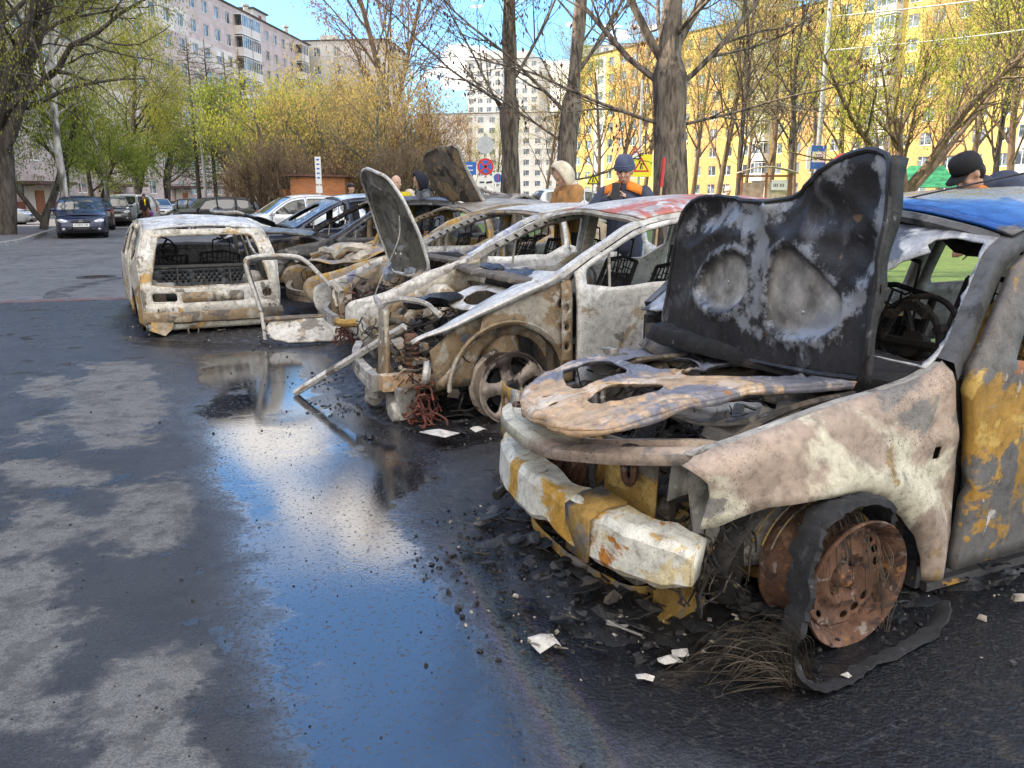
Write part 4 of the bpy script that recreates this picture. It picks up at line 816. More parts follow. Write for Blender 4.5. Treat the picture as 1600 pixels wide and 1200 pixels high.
    c.strip('windscreen_remnant',6,8,LAM,root,crown=.03,bulge=.08,sp=.035,thick=.006,yscale=.93,holes=[hole],fx=lambda v,t,q:(v[0]+.015*mnoise.noise(Vector(v)*9),v[1],v[2]-.02*max(0,-q)*mnoise.noise(Vector(v)*14)))
    m=MB(); m.tube([c.d((-.76,.1,1.35)),(-.8,.1,1.30)],.02,6); m.ell((-.80,.02,1.22),(.04,.11,.05),10,7); jitter(m,.025,15,4); m.build('melted_mirror',SOOTM,root,True)
    m=MB()
    hl=[(x,y) for x in np.linspace(-.80,-1.15,12) for y in np.linspace(-.5,.5,24)]
    m.add([(x,y,1.315+.05*(1-(y/.6)**2)-max(0,mnoise.noise(Vector((x*6,y*6,2)))+.15)*.28*(x+1.15)/.35) for x,y in hl],[(24*i+j,24*i+j+1,24*i+j+25,24*i+j+24) for i in range(11) for j in range(23)]); m.build('sagging_headlining',SOOTM,root,True)
    interior_shell(c,root,.27,-.34,-3.0)
    for y in (.36,-.36): seatframe(root,-1.25,y,.36,mat=RUSTY if y>0 else SOOTM)
    for y in (.34,-.34): seatframe(root,-2.05,y,.36)
    steering(root,-.72,.36,.90)
    m=MB()
    for k in range(9): a=R(-40+k*35); m.box((-.73+.01*(k%2),.36+.12*math.cos(a),.90+.13*math.sin(a)),(.03,.035,.03),Matrix.Rotation(a,3,'X'))
    m.tube([(-.73,.36+.12*math.cos(q*.393),.90+.13*math.sin(q*.393)) for q in range(16)],.014,6,closed=True); m.tube([(-.73,.24,.90),(-.73,.48,.90)],.02,6)
    jitter(m,.02,16,9); m.build('melted_wheel_cover',SOOTM,root,True)
    # cowl
    m=MB(); vs=[];n=30
    for i in range(n):
        y=-.50+1.22*i/(n-1); b=.05*(1-(y/.75)**2)
        for x,z in ((-.22+b,.82),(-.25+b,.87),(-.36+b,.90),(-.42+b,.905),(-.44+b,.86)): vs.append((x,y,z+.01*mnoise.noise(Vector((x*9,y*9,0)))))
    m.add(vs,[(5*i+j,5*i+j+1,5*i+j+6,5*i+j+5) for i in range(n-1) for j in range(4)]); q=m.build('cowl',SOOTM,root,True); mod(q,'SOLIDIFY',thickness=.006)
    # ---- standing bonnet
    Wb=1.30;Hb=.66
    pear1=smoothp([(.27,.23),(.38,.325),(.57,.35),(.63,.27),(.61,.18),(.50,.13),(.33,.16)],2)
    pear2=smoothp([(.76,.19),(.765,.32),(.83,.365),(.93,.33),(1.07,.24),(1.13,.19),(1.11,.12),(.97,.09),(.80,.09)],2)
    chan=[[(.30,.52),(.60,.50)],[(.55,.62),(.80,.58)],[(1.0,.45),(1.2,.34)],[(.80,.50),(1.15,.50)],[(.16,.46),(.45,.55)]]
    outl=[(0,0),(.2,-.015),(.5,-.035),(.8,-.03),(1.1,-.015),(Wb,0),(Wb+.005,.3),(Wb-.01,.55),(Wb-.04,.60),(1.19,.63),(1.10,.628),(1.0,.605),(.88,.55),(.76,.515),(.55,.53),(.35,.56),(.22,.57),(.12,.55),(.07,.50),(.03,.3)]
    outl=smoothp(outl,1)
    def bn(s_,t_):
        P_=np.array([[s_,t_]]); d1=float(sdf(P_,pear1)[0]); d2=float(sdf(P_,pear2)[0]); dep=0
        for d_ in (d1,d2): dep-=.022*min(1,max(0,(d_+.012)/.024)); dep+=.012*math.exp(-((d_+.025)/.014)**2)
        for ch in chan: dd=float(pdist(P_,ch,False)[0]); dep-=.020*math.exp(-(dd/.055)**2); dep+=.009*math.exp(-((dd-.095)/.02)**2)
        dep+=.02*mnoise.noise(Vector((s_*3.1,t_*3.4,2)))+.006*mnoise.noise(Vector((s_*11,t_*11,5)))
        u=s_/Wb; v=t_/Hb
        dep+=.05*u*(1-u)*4*(v)**2*math.sin(3.0*v)-.03*math.exp(-((u-.62)/.06)**2)*max(0,v-.6)*2
        edge=max(0,(u-.955)/.045); dep+=.030*edge                       # turned flange on the near edge
        x=(-.27+(.16)*u)-.02*v; y=-.53+1.27*u+.10*(1-u)*v; z=.845+.055*u+t_*(.965+.06*u)
        nx=math.cos(R(7)); return (x+dep*nx,y-dep*.1,z)
    V,F=cdt(outl,(),.014); Vn=np.array(V); pr=np.maximum(sdf(Vn,pear1),sdf(Vn,pear2)); mb=MB()
    mb.add([bn(float(a),float(b)) for a,b in V],F)
    bo=mb.build('bonnet',BONM,root,True,60); at_=bo.data.attributes.new('pear','FLOAT','POINT'); at_.data.foreach_set('value',np.clip(.5+pr/.02,0,1).astype(np.float32)); ash=.62*np.exp(-((pr+.03)/.025)**2)
    for pl,wd,am in (([(.69,.16),(.69,.30),(.68,.40),(.58,.52)],.05,1.0),([(.58,.42),(.72,.50),(.9,.62),(1.05,.58)],.05,1.0),([(.30,.46),(.45,.50),(.60,.44)],.06,.9),([(.2,.53),(.12,.44)],.04,.6),([(.95,.10),(1.1,.16),(1.2,.24)],.05,.8),([(1.22,.30),(1.26,.5),(1.22,.6)],.03,.9),([(.6,.12),(.75,.07),(.95,.08)],.03,.8),([(.70,.2),(.66,.10)],.03,.7)): ash=np.maximum(ash,am*np.exp(-(pdist(Vn,catmull(pl,5),False)/wd)**2))
    a3=bo.data.attributes.new('ash','FLOAT','POINT'); a3.data.foreach_set('value',ash.astype(np.float32)); mod(bo,'SOLIDIFY',thickness=.012,offset=-1)
    rim=[bn(a,b) for a,b in resample(outl,.04)]; m=MB(); m.tube(rim,.009,6,closed=True); jitter(m,.003,20); m.build('bonnet_rim',BONM,bo,True)
    m=MB()
    fl=[]; n=24
    for i in range(n+1):
        t_=.60*i/n; a=bn(Wb,t_); wv=.15+.50*i/n; fl+= [a,(a[0]-.030*wv,a[1]+.004,a[2]+.0),(a[0]-.075*wv,a[1]+.010+.003*math.sin(i*.8),a[2]-.008)]
    m.add(fl,[(3*i+j,3*i+j+1,3*i+j+4,3*i+j+3) for i in range(n) for j in range(2)]); q=m.build('bonnet_side_flange',BONM,bo,True); mod(q,'SOLIDIFY',thickness=.006)
    m=MB(); 
    for s_,t_ in ((.48,.24),(.93,.16)): m.ell(bn(s_,t_),(.006,.006,.006),8,5)
    m.build('bolt',ALLOY,bo)
    # ---- skeleton frame lying on the engine
    def zf(x,y): return .800+.055*min(1,max(-1,(y-.05)/.55))-.05*max(0,x-.45)/.3+.012*mnoise.noise(Vector((x*6,y*6,0)))+.02*math.exp(-((x-.2)/.3)**2)
    fo=[(-.45,.52),(-.40,.20),(-.46,-.12),(-.38,-.42),(-.36,-.66),(-.18,-.70),(-.01,-.60),(.18,-.46),(.38,-.28),(.53,-.16),(.63,-.03),(.69,.10),(.735,.25),(.72,.34),(.765,.42),(.70,.56),(.59,.60),(.45,.62),(.31,.58),(.15,.56),(-.05,.57),(-.25,.60)]
    fo=smoothp(fo,1)
    fh=[smoothp(q,2) for q in ([(.40,-.20),(.14,-.32),(.19,-.05),(.30,.08),(.56,.20)],[(.08,-.34),(-.26,-.34),(-.14,-.06),(.05,.14),(.15,.10),(.12,-.1)],[(.22,.22),(-.04,.08),(-.22,-.02),(-.30,.20),(-.22,.40),(.02,.44)],[(.58,.28),(.40,.20),(.32,.34),(.42,.47),(.58,.42)])]
    def fz(x,y):
        P_=np.array([[x,y]]); z=zf(x,y)
        for h in fh: d_=float(-sdf(P_,h)[0]); z+=.007*math.exp(-((d_-.004)/.006)**2)-.010*math.exp(-((d_-.022)/.010)**2)
        de=float(sdf(P_,fo)[0]); z-=.010*math.exp(-(max(0,de)/.007)**2); z+=-.010*math.exp(-((de-.04)/.008)**2)
        z+=.008*mnoise.noise(Vector((x*25,y*25,3)))*(1 if x>.45 else .35)
        return (x,y,z)
    hf=[smoothp(q,0) for q in (ellp(.64,.22,.018,.014,8),ellp(.60,.10,.016,.013,8),ellp(.08,-.34,.014,.012,8))]
    o=panel('bonnet_inner_frame',fo,fz,FRAMEM,root,fh+hf,.014,.006,edge=28)
    m=MB(); vs=[]; rf=resample(fo,.03)
    for i,(x,y) in enumerate(rf): vs+=[fz(x,y),(x*1.0,y,fz(x,y)[2]-.018-.014*mnoise.noise(Vector((x*7,y*7,0))))]
    n=len(rf); m.add(vs,[(2*i,2*i+1,(2*i+3)%(2*n),(2*i+2)%(2*n)) for i in range(n)]); q=m.build('frame_rim',FRAMEM,o,True); mod(q,'SOLIDIFY',thickness=.004)
    # ---- upper cross member
    ctr=catmull([(.36,-.44,.60),(.49,-.33,.628),(.60,-.10,.665),(.655,.20,.70),(.62,.44,.715),(.52,.60,.725),(.40,.72,.74)],8)
    m=MB(); vs=[]; n=len(ctr)
    for i,p in enumerate(ctr):
        t=i/(n-1); wd=.085+.02*math.sin(PI*t); sagz=.018*math.sin(t*9)+.01*mnoise.noise(Vector((t*8,0,0)))
        a=Vector(ctr[max(0,i-1)]);b=Vector(ctr[min(n-1,i+1)]); tn=(b-a).normalized(); nn=Vector((-tn.y,tn.x,0)); nn=nn if nn.x>0 else -nn
        for k,(o_,h) in enumerate(((-.78,-.02),(-.76,.004),(-.40,.012),(-.36,-.002),(.10,.0),(.14,.010),(.42,.0),(.47,-.030))):
            q=Vector(p)+nn*wd*o_*1.3; vs.append((q.x,q.y,q.z+h+sagz))
    m.add(vs,[(8*i+j,8*i+j+1,8*i+j+9,8*i+j+8) for i in range(n-1) for j in range(7)]); q=m.build('upper_cross_member',FEND,root,True,24); mod(q,'SOLIDIFY',thickness=.006)
    m=MB()
    for t,(y,x) in enumerate(((.30,.60),(.52,.55),(-.05,.62))): m.lathe([(.012,.03),(.028,.03),(.03,.02)],12,Matrix.Translation((x,y,.70)))
    m.build('grommet',RUST,q)
    # ---- bumper beam: bevelled box bent round the nose
    prof=catmull([(.24,-.56,.44),(.38,-.50,.455),(.49,-.36,.47),(.58,-.10,.485),(.615,.18,.49),(.60,.42,.49),(.56,.60,.485),(.47,.74,.475)],9)
    m=MB(); vs=[]; n=len(prof); sec=((-.06,.030),(-.052,.050),(.030,.052),(.044,.046),(.060,.024),(.066,-.078),(.052,-.094),(.0,-.088))
    for i,p in enumerate(prof):
        a=Vector(prof[max(0,i-1)]);b=Vector(prof[min(n-1,i+1)]); tn=(b-a).normalized(); nn=Vector((-tn.y,tn.x,0)); nn=nn if nn.x>0 else -nn
        t=i/(n-1); e=.55+.45*min(1,6*t)*min(1,9*(1-t)+.25); pinch=1-.22*math.exp(-((t-.60)/.035)**2)-.10*math.exp(-((t-.26)/.03)**2)
        for u,v in sec: q=Vector(p)+nn*u*pinch*(1 if u>0 else 1); vs.append((q.x,q.y,q.z+v*e*pinch+.011*mnoise.noise(Vector((t*22,u*30,v*30)))))
    m.add(vs,[(8*i+j,8*i+j+1,8*i+j+9,8*i+j+8) for i in range(n-1) for j in range(7)]); m.add(vs[-8:],[tuple(range(8))]); m.add(vs[:8],[tuple(range(8))[::-1]]); q=m.build('bumper_beam',BEAM,root,True,22); mod(q,'SOLIDIFY',thickness=.005)
    m=MB(); bx=.648; m.add([(bx,.455,.46),(bx,.50,.46),(bx,.50,.41),(bx,.455,.41)],[(0,1,2,3)]); m.build('bracket_slot',SOOTM,q)
    m=MB(); m.add([(.61,.36,.545),(.61,.50,.545),(.545,.50,.548),(.545,.36,.548),(.665,.36,.52),(.665,.50,.52),(.655,.48,.385),(.655,.36,.38)],[(0,1,2,3),(0,4,5,1),(4,7,6,5)]); jitter(m,.004,14); z=m.build('bumper_bracket',RUSTY,q,True); mod(z,'SOLIDIFY',thickness=.010,offset=1)
    # brackets that carry it
    for sy in (-.36,.50): MB().box2((.28,sy-.03,.40),(.54,sy+.03,.47)).build('bumper_mount',RUSTY,root)
    m=MB()
    m.box((.36,.52,.30),(.12,.10,.22),.2); m.box((.42,.50,.20),(.09,.12,.010),Matrix.Rotation(.3,3,'Y')); m.tube([(.44,.58,.185),(.47,.50,.18),(.46,.40,.19)],.012,6); jitter(m,.008,12,3); m.build('lower_bracket',RUSTY,root)
    # headlamp side plates and posts
    pst=panel('radiator_post',[( -.36,.40),(-.30,.40),(-.285,.56),(-.30,.70),(-.35,.70),(-.345,.56)],lambda a,b:(.52-.04*(b-.4),a,b),GREYB,root,sp=.03,thick=.02)
    panel('headlamp_panel',[(-.70,.42),(-.46,.42),(-.46,.66),(-.66,.66)],lambda a,b:(.42+.02*math.sin(a*20),a,b),RUSTY,root,[ellp(-.57,.56,.06,.06)],.04,.01)
    panel('headlamp_panel',[(.30,.40),(.49,.42),(.50,.70),(.31,.70)],lambda a,b:(.50-.3*(a-.30),a,b),RUSTY,root,[ellp(.40,.62,.028,.052)],.03,.008)
    m=MB(); m.tube([(.508-.3*(.1),.40+.028*math.cos(2*PI*k/20),.62+.052*math.sin(2*PI*k/20)) for k in range(20)],.010,6,closed=True); m.build('headlamp_ring',RUST,root,True)
    # radiator: fins
    Mr=Matrix.Translation((.47,.03,.50))@Matrix.Rotation(R(-14),4,'X')@Matrix.Rotation(R(-12),4,'Y'); m=MB()
    m.box((0,0,0),(.02,.30,.32)); m.v=[tuple(Mr@Vector(v)) for v in m.v]; rd=m.build('radiator',RUST,root)
    m=MB()
    for k in range(52): z=-.155+.006*k; m.box((.014,0,z),(.010,.29,.0025))
    for k in range(9): m.box((.016,-.14+.035*k,0),(.012,.004,.31))
    m.v=[tuple(Mr@Vector(v)) for v in m.v]; tag(m.build('radiator_fin',RUST,rd),kind='stuff')
    m=MB(); m.box((0,-.158,0),(.03,.016,.33)); m.box((0,.158,0),(.03,.016,.33)); m.box((0,0,.166),(.03,.30,.012)); m.box((0,0,-.166),(.03,.30,.012)); m.v=[tuple(Mr@Vector(v)) for v in m.v]; m.build('radiator_frame',RUSTY,rd)
    m=MB(); m.tube([tuple(Mr@Vector((.026,.0+.028*math.cos(k*.5)*(1-k/26),.07+.028*math.sin(k*.5)*(1-k/26)))) for k in range(22)],.005,5); m.build('wire_coil',RUSTY,rd)
    # lower tray hanging to the ground
    m=MB(); tr=catmull([(.38,-.40,.30),(.44,-.30,.25),(.50,-.15,.205),(.50,.15,.185),(.45,.36,.18),(.34,.44,.185)],7); vs=[]
    for i,p in enumerate(tr):
        for dx,dz in ((-.14,.03),(-.10,.0),(0,0),(.012,.02),(.008,.045)): vs.append((p[0]+dx,p[1],p[2]+dz))
    m.add(vs,[(5*i+j,5*i+j+1,5*i+j+6,5*i+j+5) for i in range(len(tr)-1) for j in range(4)]); jitter(m,.008,12,8); q=m.build('under_tray',RUSTY,root,True); mod(q,'SOLIDIFY',thickness=.006)
    m=MB()
    for k in range(26): t=k/25; m.box((.44-.02*t,-.42+.72*t,.30-.07*t),(.012,.006,.06),Matrix.Rotation(.3,3,'X'))
    m.tube([(.44,-.45,.335),(.42,.33,.255)],.008,5); m.tube([(.44,-.45,.285),(.42,.33,.215)],.008,5); tag(m.build('lower_grille',RUST,root),kind='stuff')
    # engine bay
    for sg in (1,-1):
        m=MB(); M=Matrix.Translation((-.02,sg*.52,.66)); m.lathe([(.0,.13),(.035,.13),(.04,.10),(.09,.09),(.12,.05),(.135,0),(.15,-.12),(.17,-.3)],22,M); jitter(m,.008,12,sg); m.build('strut_tower',GREYB,root,True)
        m=MB(); m.box2((-.30,sg*.40,.28),(.50,sg*.49,.40)); jitter(m,.01,8); m.build('chassis_rail',INNR,root)
        panel('inner_wing',([(-.34,.35),(.40,.35),(.46,.70),(.1,.78),(-.34,.84)] if sg>0 else [(-.34,.30),(.05,.30),(.0,.46),(-.34,.74)]),lambda a,b,sg=sg:(a,sg*(.64+.01*math.sin(a*18)),b),GREYB,root,[ellp(.2,.6,.05,.035),ellp(-.15,.66,.04,.05)] if sg>0 else [],.05,.006)
    junk('engine',root,((-.18,-.30,.40),(.30,.16,.66)),60,DARKJ,3,(.05,.13),'bbltt'); junk('gearbox',root,((-.1,.1,.36),(.30,.42,.62)),34,INNR,5,(.04,.11),'bltp')
    junk('ancillaries',root,((-.25,-.6,.45),(.40,-.3,.72)),34,INNR,7,(.03,.09)); junk('battery_tray',root,((-.05,.28,.62),(.24,.52,.74)),12,GREYB,9,(.05,.12),'bp')
    junk('charred_hoses',root,((.26,-.36,.26),(.44,.60,.58)),60,DARKJ,11,(.03,.08),'ttpb'); junk('bracketry',root,((.25,.34,.33),(.45,.62,.50)),26,RUSTY,13,(.025,.08),'bptl')
    panel('strut_cover_plate',smoothp([(-.05,.12),(.22,.16),(.20,.44),(.02,.50),(-.12,.40)],1),lambda a,b:(a,b,.715+.02*math.sin(a*14)*math.cos(b*12)),GREYB,root,[ellp(.05,.3,.03,.03),ellp(.13,.40,.018,.018,8)],.025,.01)
    panel('scuttle_plate',[(-.26,-.66),(-.20,-.2),(-.20,.3),(-.26,.68),(-.30,.68),(-.30,-.66)],lambda a,b:(a,b,.80-.9*(a+.30)),INNR,root,sp=.05)
    m=MB()
    for k,p in enumerate(([(-.28,.4,.80),(-.1,.42,.80),(.05,.3,.76),(.1,.1,.72)],[(-.25,-.3,.78),(0,-.34,.76),(.2,-.2,.70),(.34,.05,.66)],[(.42,.62,.52),(.40,.66,.42),(.34,.60,.30),(.30,.52,.28)],[(.30,-.1,.72),(.40,.1,.66),(.42,.3,.62)],[(-.2,.60,.82),(0,.58,.80),(.2,.6,.76),(.35,.62,.70)])): m.tube(catmull(p,6),.011,6)
    m.build('pipework',INNR,root,True)
    wires('wiring_loom',root,[((.1,-.5,.35),(.46,.6,.66)),((.28,.1,.3),(.45,.60,.6)),((-.2,-.5,.6),(.3,.5,.76)),((.28,.55,.30),(.40,.68,.56))],230,DARKJ,.0032,4); wires('copper_wiring',root,[((.2,-.1,.35),(.45,.6,.62)),((-.2,-.1,.66),(.3,.5,.78)),((.30,.6,.36),(.38,.68,.55))],70,WIRE,.002,6)
    m=MB(); m.ell((.27,.60,.36),(.07,.07,.13),12,8); jitter(m,.025,11,6); m.build('melted_reservoir',DARKJ,root,True)
    # axle stubs, suspension
    m=MB()
    for xx in (0.03,-2.4): m.tube([(xx,-.66,.30),(xx,.66,.30)],.035,8)
    m.tube([(.03,.62,.32),(-.02,.54,.62)],.035,8); m.tube([(.03,.66,.27),(.16,.4,.26),(-.3,.38,.27)],.02,6); m.lathe([(0,.64),(.12,.64),(.125,.66),(.0,.66)],20,Matrix.Translation((.03,0,.36))@Matrix.Rotation(-PI/2,4,'X')); m.build('suspension',RUSTY,root,True)
    # ---- rusty steel wheel
    Rr=.188
    wr=empty('wheel',(.025,.80,.362)); wr.parent=root; wr.rotation_euler=(R(-3),0,R(2)); M=Matrix.Rotation(-PI/2,4,'X')
    m=MB(); m.lathe([(Rr*.84,-.115),(Rr*.98,-.112),(Rr,-.118),(Rr,-.108),(Rr*.93,-.098),(Rr*.90,-.06),(Rr*.82,-.03),(Rr*.82,.02),(Rr*.90,.045),(Rr*.93,.06),(Rr*1.0,.064),(Rr*1.015,.072),(Rr*1.0,.078),(Rr*.96,.070),(Rr*.90,.055),(Rr*.86,.03),(Rr*.80,.012)],48,M); rim=m.build('rim',RUST,wr,True,50)
    def h(r):
        r/=Rr; return float(np.interp(r,[0,.14,.17,.30,.36,.42,.55,.70,.80,.84],[.034,.034,.012,.010,.030,.034,.012,.022,.026,.014]))
    sl=[ellp(Rr*.68*math.cos(R(a)),Rr*.68*math.sin(R(a)),.016,.009,10,R(a+90)) for a in (10,30,50,100,120,140,190,210,230,280,300,320)]
    panel('wheel_disc',ellp(0,0,Rr*.83,Rr*.83,40),lambda a,b:tuple(M@Vector((a,b,h(math.hypot(a,b))))),RUST,rim,sl,.012,.005)
    m=MB()
    for k in range(4):
        a=R(45+90*k); c0=Vector((Rr*.27*math.cos(a),Rr*.27*math.sin(a),0)); m.lathe([(0,.032),(.010,.032),(.012,.008)],6,M@Matrix.Translation(c0))
    m.lathe([(0,.045),(.014,.045),(.018,.035),(.026,.032),(.028,.010)],16,M); m.build('wheel_nut',RUST,rim)
    # remains of the tyre: charred tread band and bead wires
    TY=burnt('charred_tyre',(.022,.022,.024),[((.05,.05,.055),14,.55,.66),((.09,.085,.08),30,.62,.68)],rough=.9,metal=0,seed=71,bump=.8,speck=.3,speckcol=(.1,.1,.1))
    bp=catmull([(-.12,.80,.50),(-.06,.845,.580),(.05,.85,.605),(.165,.855,.585),(.225,.87,.52),(.245,.88,.44),(.255,.89,.36),(.285,.90,.30),(.32,.93,.235),(.30,.99,.195),(.20,1.0,.18),(.08,.97,.18),(-.10,.95,.18),(-.26,.92,.19),(-.34,.88,.23)],7)
    m=MB(); vs=[]; n=len(bp)
    for i,p in enumerate(bp):
        a=Vector(bp[max(0,i-1)]);b=Vector(bp[min(n-1,i+1)]); tn=(b-a).normalized(); ax=Vector((.1,1,.15)); ax=(ax-tn*ax.dot(tn)).normalized(); rd_=ax.cross(tn); wq=.042*(1+.10*math.sin(i*.7)+.08*math.sin(i*2.3)) if i<46 else (.035 if i<64 else .02)
        for u,v in ((-1,-.25),(-1,.25),(0,.4),(1,.25),(1,-.25),(0,-.35)):
            q=Vector(p)+ax*wq*u+rd_*wq*v*.9; vs.append(tuple(q))
    m.add(vs,[(6*i+j,6*i+(j+1)%6,6*i+6+(j+1)%6,6*i+6+j) for i in range(n-1) for j in range(6)]); jitter(m,.010,26,3); ty=m.build('tyre_remains',TY,wr,True); ty.parent=root; ty.location=(0,0,0)
    r=random.Random(3); m=MB()
    for k in range(95):   # fan of cord wires at the foot
        a=r.uniform(0,1); x0=.30+r.uniform(-.05,.06); top=r.uniform(.01,.19)*(1-.5*abs(a-.5)); ln=r.uniform(.03,.22)
        m.tube(catmull([(x0,.955+r.uniform(-.03,.03),.185),(x0+ln*.3,.97-.05*a,.185+top*.9),(x0+ln*.8,.95-.12*a,.185+top),(x0+ln*1.1,.93-.16*a,.185+top*.25)],4),.0011,3)
    for k in range(130):   # cords still hanging over the barrel
        a=R(r.uniform(60,200)); q=(.025+.19*math.cos(a),.72+r.uniform(-.06,.06),.362+.19*math.sin(a)); d=r.uniform(-.5,.5); L_=r.uniform(.06,.22)
        m.tube(catmull([q,(q[0]+.03,q[1]+.03,q[2]+.01),(q[0]+.06*d+.04,q[1]+.09,q[2]-L_*.5),(q[0]+.02*d+.05,q[1]+.10,q[2]-L_)],3),.0010,3)
    for k in range(40):
        a=R(r.uniform(-40,40)); q=(.025-.19*math.cos(a),.78,.362+.17*math.sin(a)); m.tube(catmull([q,(q[0]-.03,q[1]+.01,q[2]-.03),(q[0]-.06,q[1],q[2]-r.uniform(.05,.14))],3),.0012,3)
    z=m.build('tyre_cord',WIRE,ty); tag(z,kind='stuff')
    m=MB()
    for k in range(3): m.tube([(.025+(.205+.006*k)*math.cos(t_*.1),.73-.03*k,.362+(.205+.004*k)*math.sin(t_*.1)) for t_ in range(4,46)],.0035,5)
    m.build('bead_wire',RUSTY,ty,True)
    # other wheels (rims only)
    for xx,yy in ((.025,-.70),(-2.4,.70),(-2.4,-.70)):
        wheel(root,xx,yy,.362,Rr,.2,False,RUST,5,1 if yy>0 else -1,name='wheel')
    # aerial on the roof
    m=MB(); m.tube([(-.86,.08,1.375),(-.86,.08,1.39)],.018,8); m.tube(catmull([(-.86,.08,1.385),(-1.0,.25,1.44),(-1.3,.5,1.53),(-1.6,.75,1.63)],6),.0035,5); m.build('aerial',BLK,root)
    return root
W1=wreck_one()
# ------------------------------------------------------------ the other wrecks
def wreck(name_label,loc,hd,P,W,dr,body,roofm,lower,belt,fender=True,inner_wing=False,wb=2.45,tum=.22,rim=None,hub=(.0,.0,.25),Rr=.2,seed=1,dent=.012,cat='wrecked car',idx=(6,8,11),eng=60,seats=True,sill=.18,crown=.06,rr=None,zc=.25,aR=.36,backlight=True):
    root=thing('burnt_car',name_label,cat,(loc[0],loc[1],0),R(hd)); c=Car(P,None,W,sill=sill,belt=belt,wb=wb,tum=tum,dr=dr,zc=zc,archR=aR,crown=crown,dent=dent,seed=seed)
    for sg in (1,-1):
        f=c.sidefn(sg)
        if fender and not (inner_wing and sg>0): panel('front_fender',c.sidepoly(None,dr[0]+.006),f,body,root,sp=.05,thick=.006)
        for a,b,nm in ((dr[0],dr[1],'front_door'),(dr[1],dr[2],'rear_door')):
            wp=c.winpoly(a-(.08 if nm=='front_door' else .0),b+.05,.078); d=panel(nm,c.sidepoly(a-.006,b+.006,.045,sill+.03),f,body,root,[wp] if wp else [],.05,.03,off=-sg,inner=INNR)
            # bare inner structure with holes seen through the far side
            if wp:
                m=MB(); x0=a-.16; 
                if nm=='front_door':
                    m.tube([c.d((a-.28,sg*(c.yw(a-.28,c.bl(a))-.03),c.bl(a)-.02)),c.d((a-.30,sg*(c.yw(a-.3,c.zo(a-.36,.1))-.03),c.zo(a-.36,.09)))],.010,5); m.build('window_channel',GREYB,d)
        wq=c.winpoly(dr[2]-.07,P[idx[2]][0]+.02,.10)
        panel('rear_quarter',c.sidepoly(dr[2]-.006,None),f,body,root,[wq] if wq else [],.06,.012,off=-sg,inner=SOOTM)
        m=MB(); rail=[(x,c.zt(x)) for x in np.linspace(P[idx[0]][0]-.02,P[idx[2]][0]-.1,36)]
        for i,(x,z) in enumerate(rail):
            y=c.yw(x,z); w_=.032
            m.v+=[c.d(v) for v in ((x,sg*(y-.05),z+.006),(x,sg*(y+.006),z-.002),(x-.02,sg*(y+.006),z-w_),(x-.02,sg*(y-.04),z-w_-.01))]
            if i: k=4*i; m.f+=[(k-4+j,k-4+(j+1)%4,k+(j+1)%4,k+j) for j in range(4)]; m.m+=[0]*4
        fr=m.build('side_frame',body,root,True)
        # row of small holes punched along the inside of the pillar
        m=MB()
        for i in range(3,15,1):
            x,z=rail[i]; y=c.yw(x,z); v=c.d((x,sg*(y-.052),z-.028)); m.box(v,(.035,.006,.014),Matrix.Rotation(-math.atan2(rail[i][1]-rail[i-1][1],rail[i-1][0]-rail[i][0]),3,'Y'))
        tag(m.build('pillar_slot',SOOTM,fr),kind='stuff')
        panel('centre_pillar',[(dr[1]+.05,sill),(dr[1]+.03,c.zo(dr[1],.03)),(dr[1]-.05,c.zo(dr[1],.03)),(dr[1]-.08,sill)],c.sidefn(sg,.06),lower,root,sp=.07,thick=.02)
        m=MB(); m.box2((-wb+.38,sg*(W/2-.12),sill-.09),(-.40,sg*(W/2-.04),sill+.02)); jitter(m,.006,6); m.build('sill',lower,root)
        panel('inner_wing',[(dr[0]+.04,.25),(.45,.25),(.50,.50),(.3,c.zt(.3)-.06),(0,c.zt(0)-.04),(dr[0]+.04,c.zt(dr[0])-.04)],lambda a,b,sg=sg:c.d((a,sg*(W/2-.14),b)),lower,root,[ellp(-.05,.30,.27,.26,18),ellp(.25,.56,.04,.03),ellp(-.22,.62,.03,.04)],.05,.006)
    c.strip('roof',idx[1],idx[2],roofm,root,crown=crown,sp=.07,thick=.010,inner=SOOTM)
    m=MB(); hx,hz=P[idx[1]]
    m.tube([c.d((hx+.02,c.yw(hx,hz)*k/8,hz+crown*(1-(k/8)**2)-.02)) for k in range(-8,9)],.022,6); m.build('windscreen_header',lower,root,True)
    interior_shell(c,root,sill+.05,dr[0]+.12,-3.0,SOOTM)
    if seats:
        for y in (.36,-.36): seatframe(root,dr[1]+.12,y,sill+.14,h=c.bl(0)-sill-.02)
        for y in (.33,-.33): seatframe(root,dr[2]+.15,y,sill+.14,h=c.bl(0)-sill-.05)
        steering(root,dr[0]-.28,.36,c.bl(0)-.02)
    m=MB(); vs=[];n=24;cx=P[idx[0]][0]; cz=P[idx[0]][1]
    for i in range(n):
        y=(-1+2*i/(n-1)); yy=y*c.yw(cx,cz)*.97; b=.06*(1-y*y)
        for x,z in ((cx+.10+b,cz-.07),(cx+.08+b,cz-.045),(cx+.02+b,cz-.03),(cx-.05+b,cz-.035),(cx-.06+b,cz-.08)): vs.append(c.d((x,yy,z)))
    m.add(vs,[(5*i+j,5*i+j+1,5*i+j+6,5*i+j+5) for i in range(n-1) for j in range(4)]); q=m.build('cowl',INNR,root,True,25); mod(q,'SOLIDIFY',thickness=.006)
    zz=P[3][1]
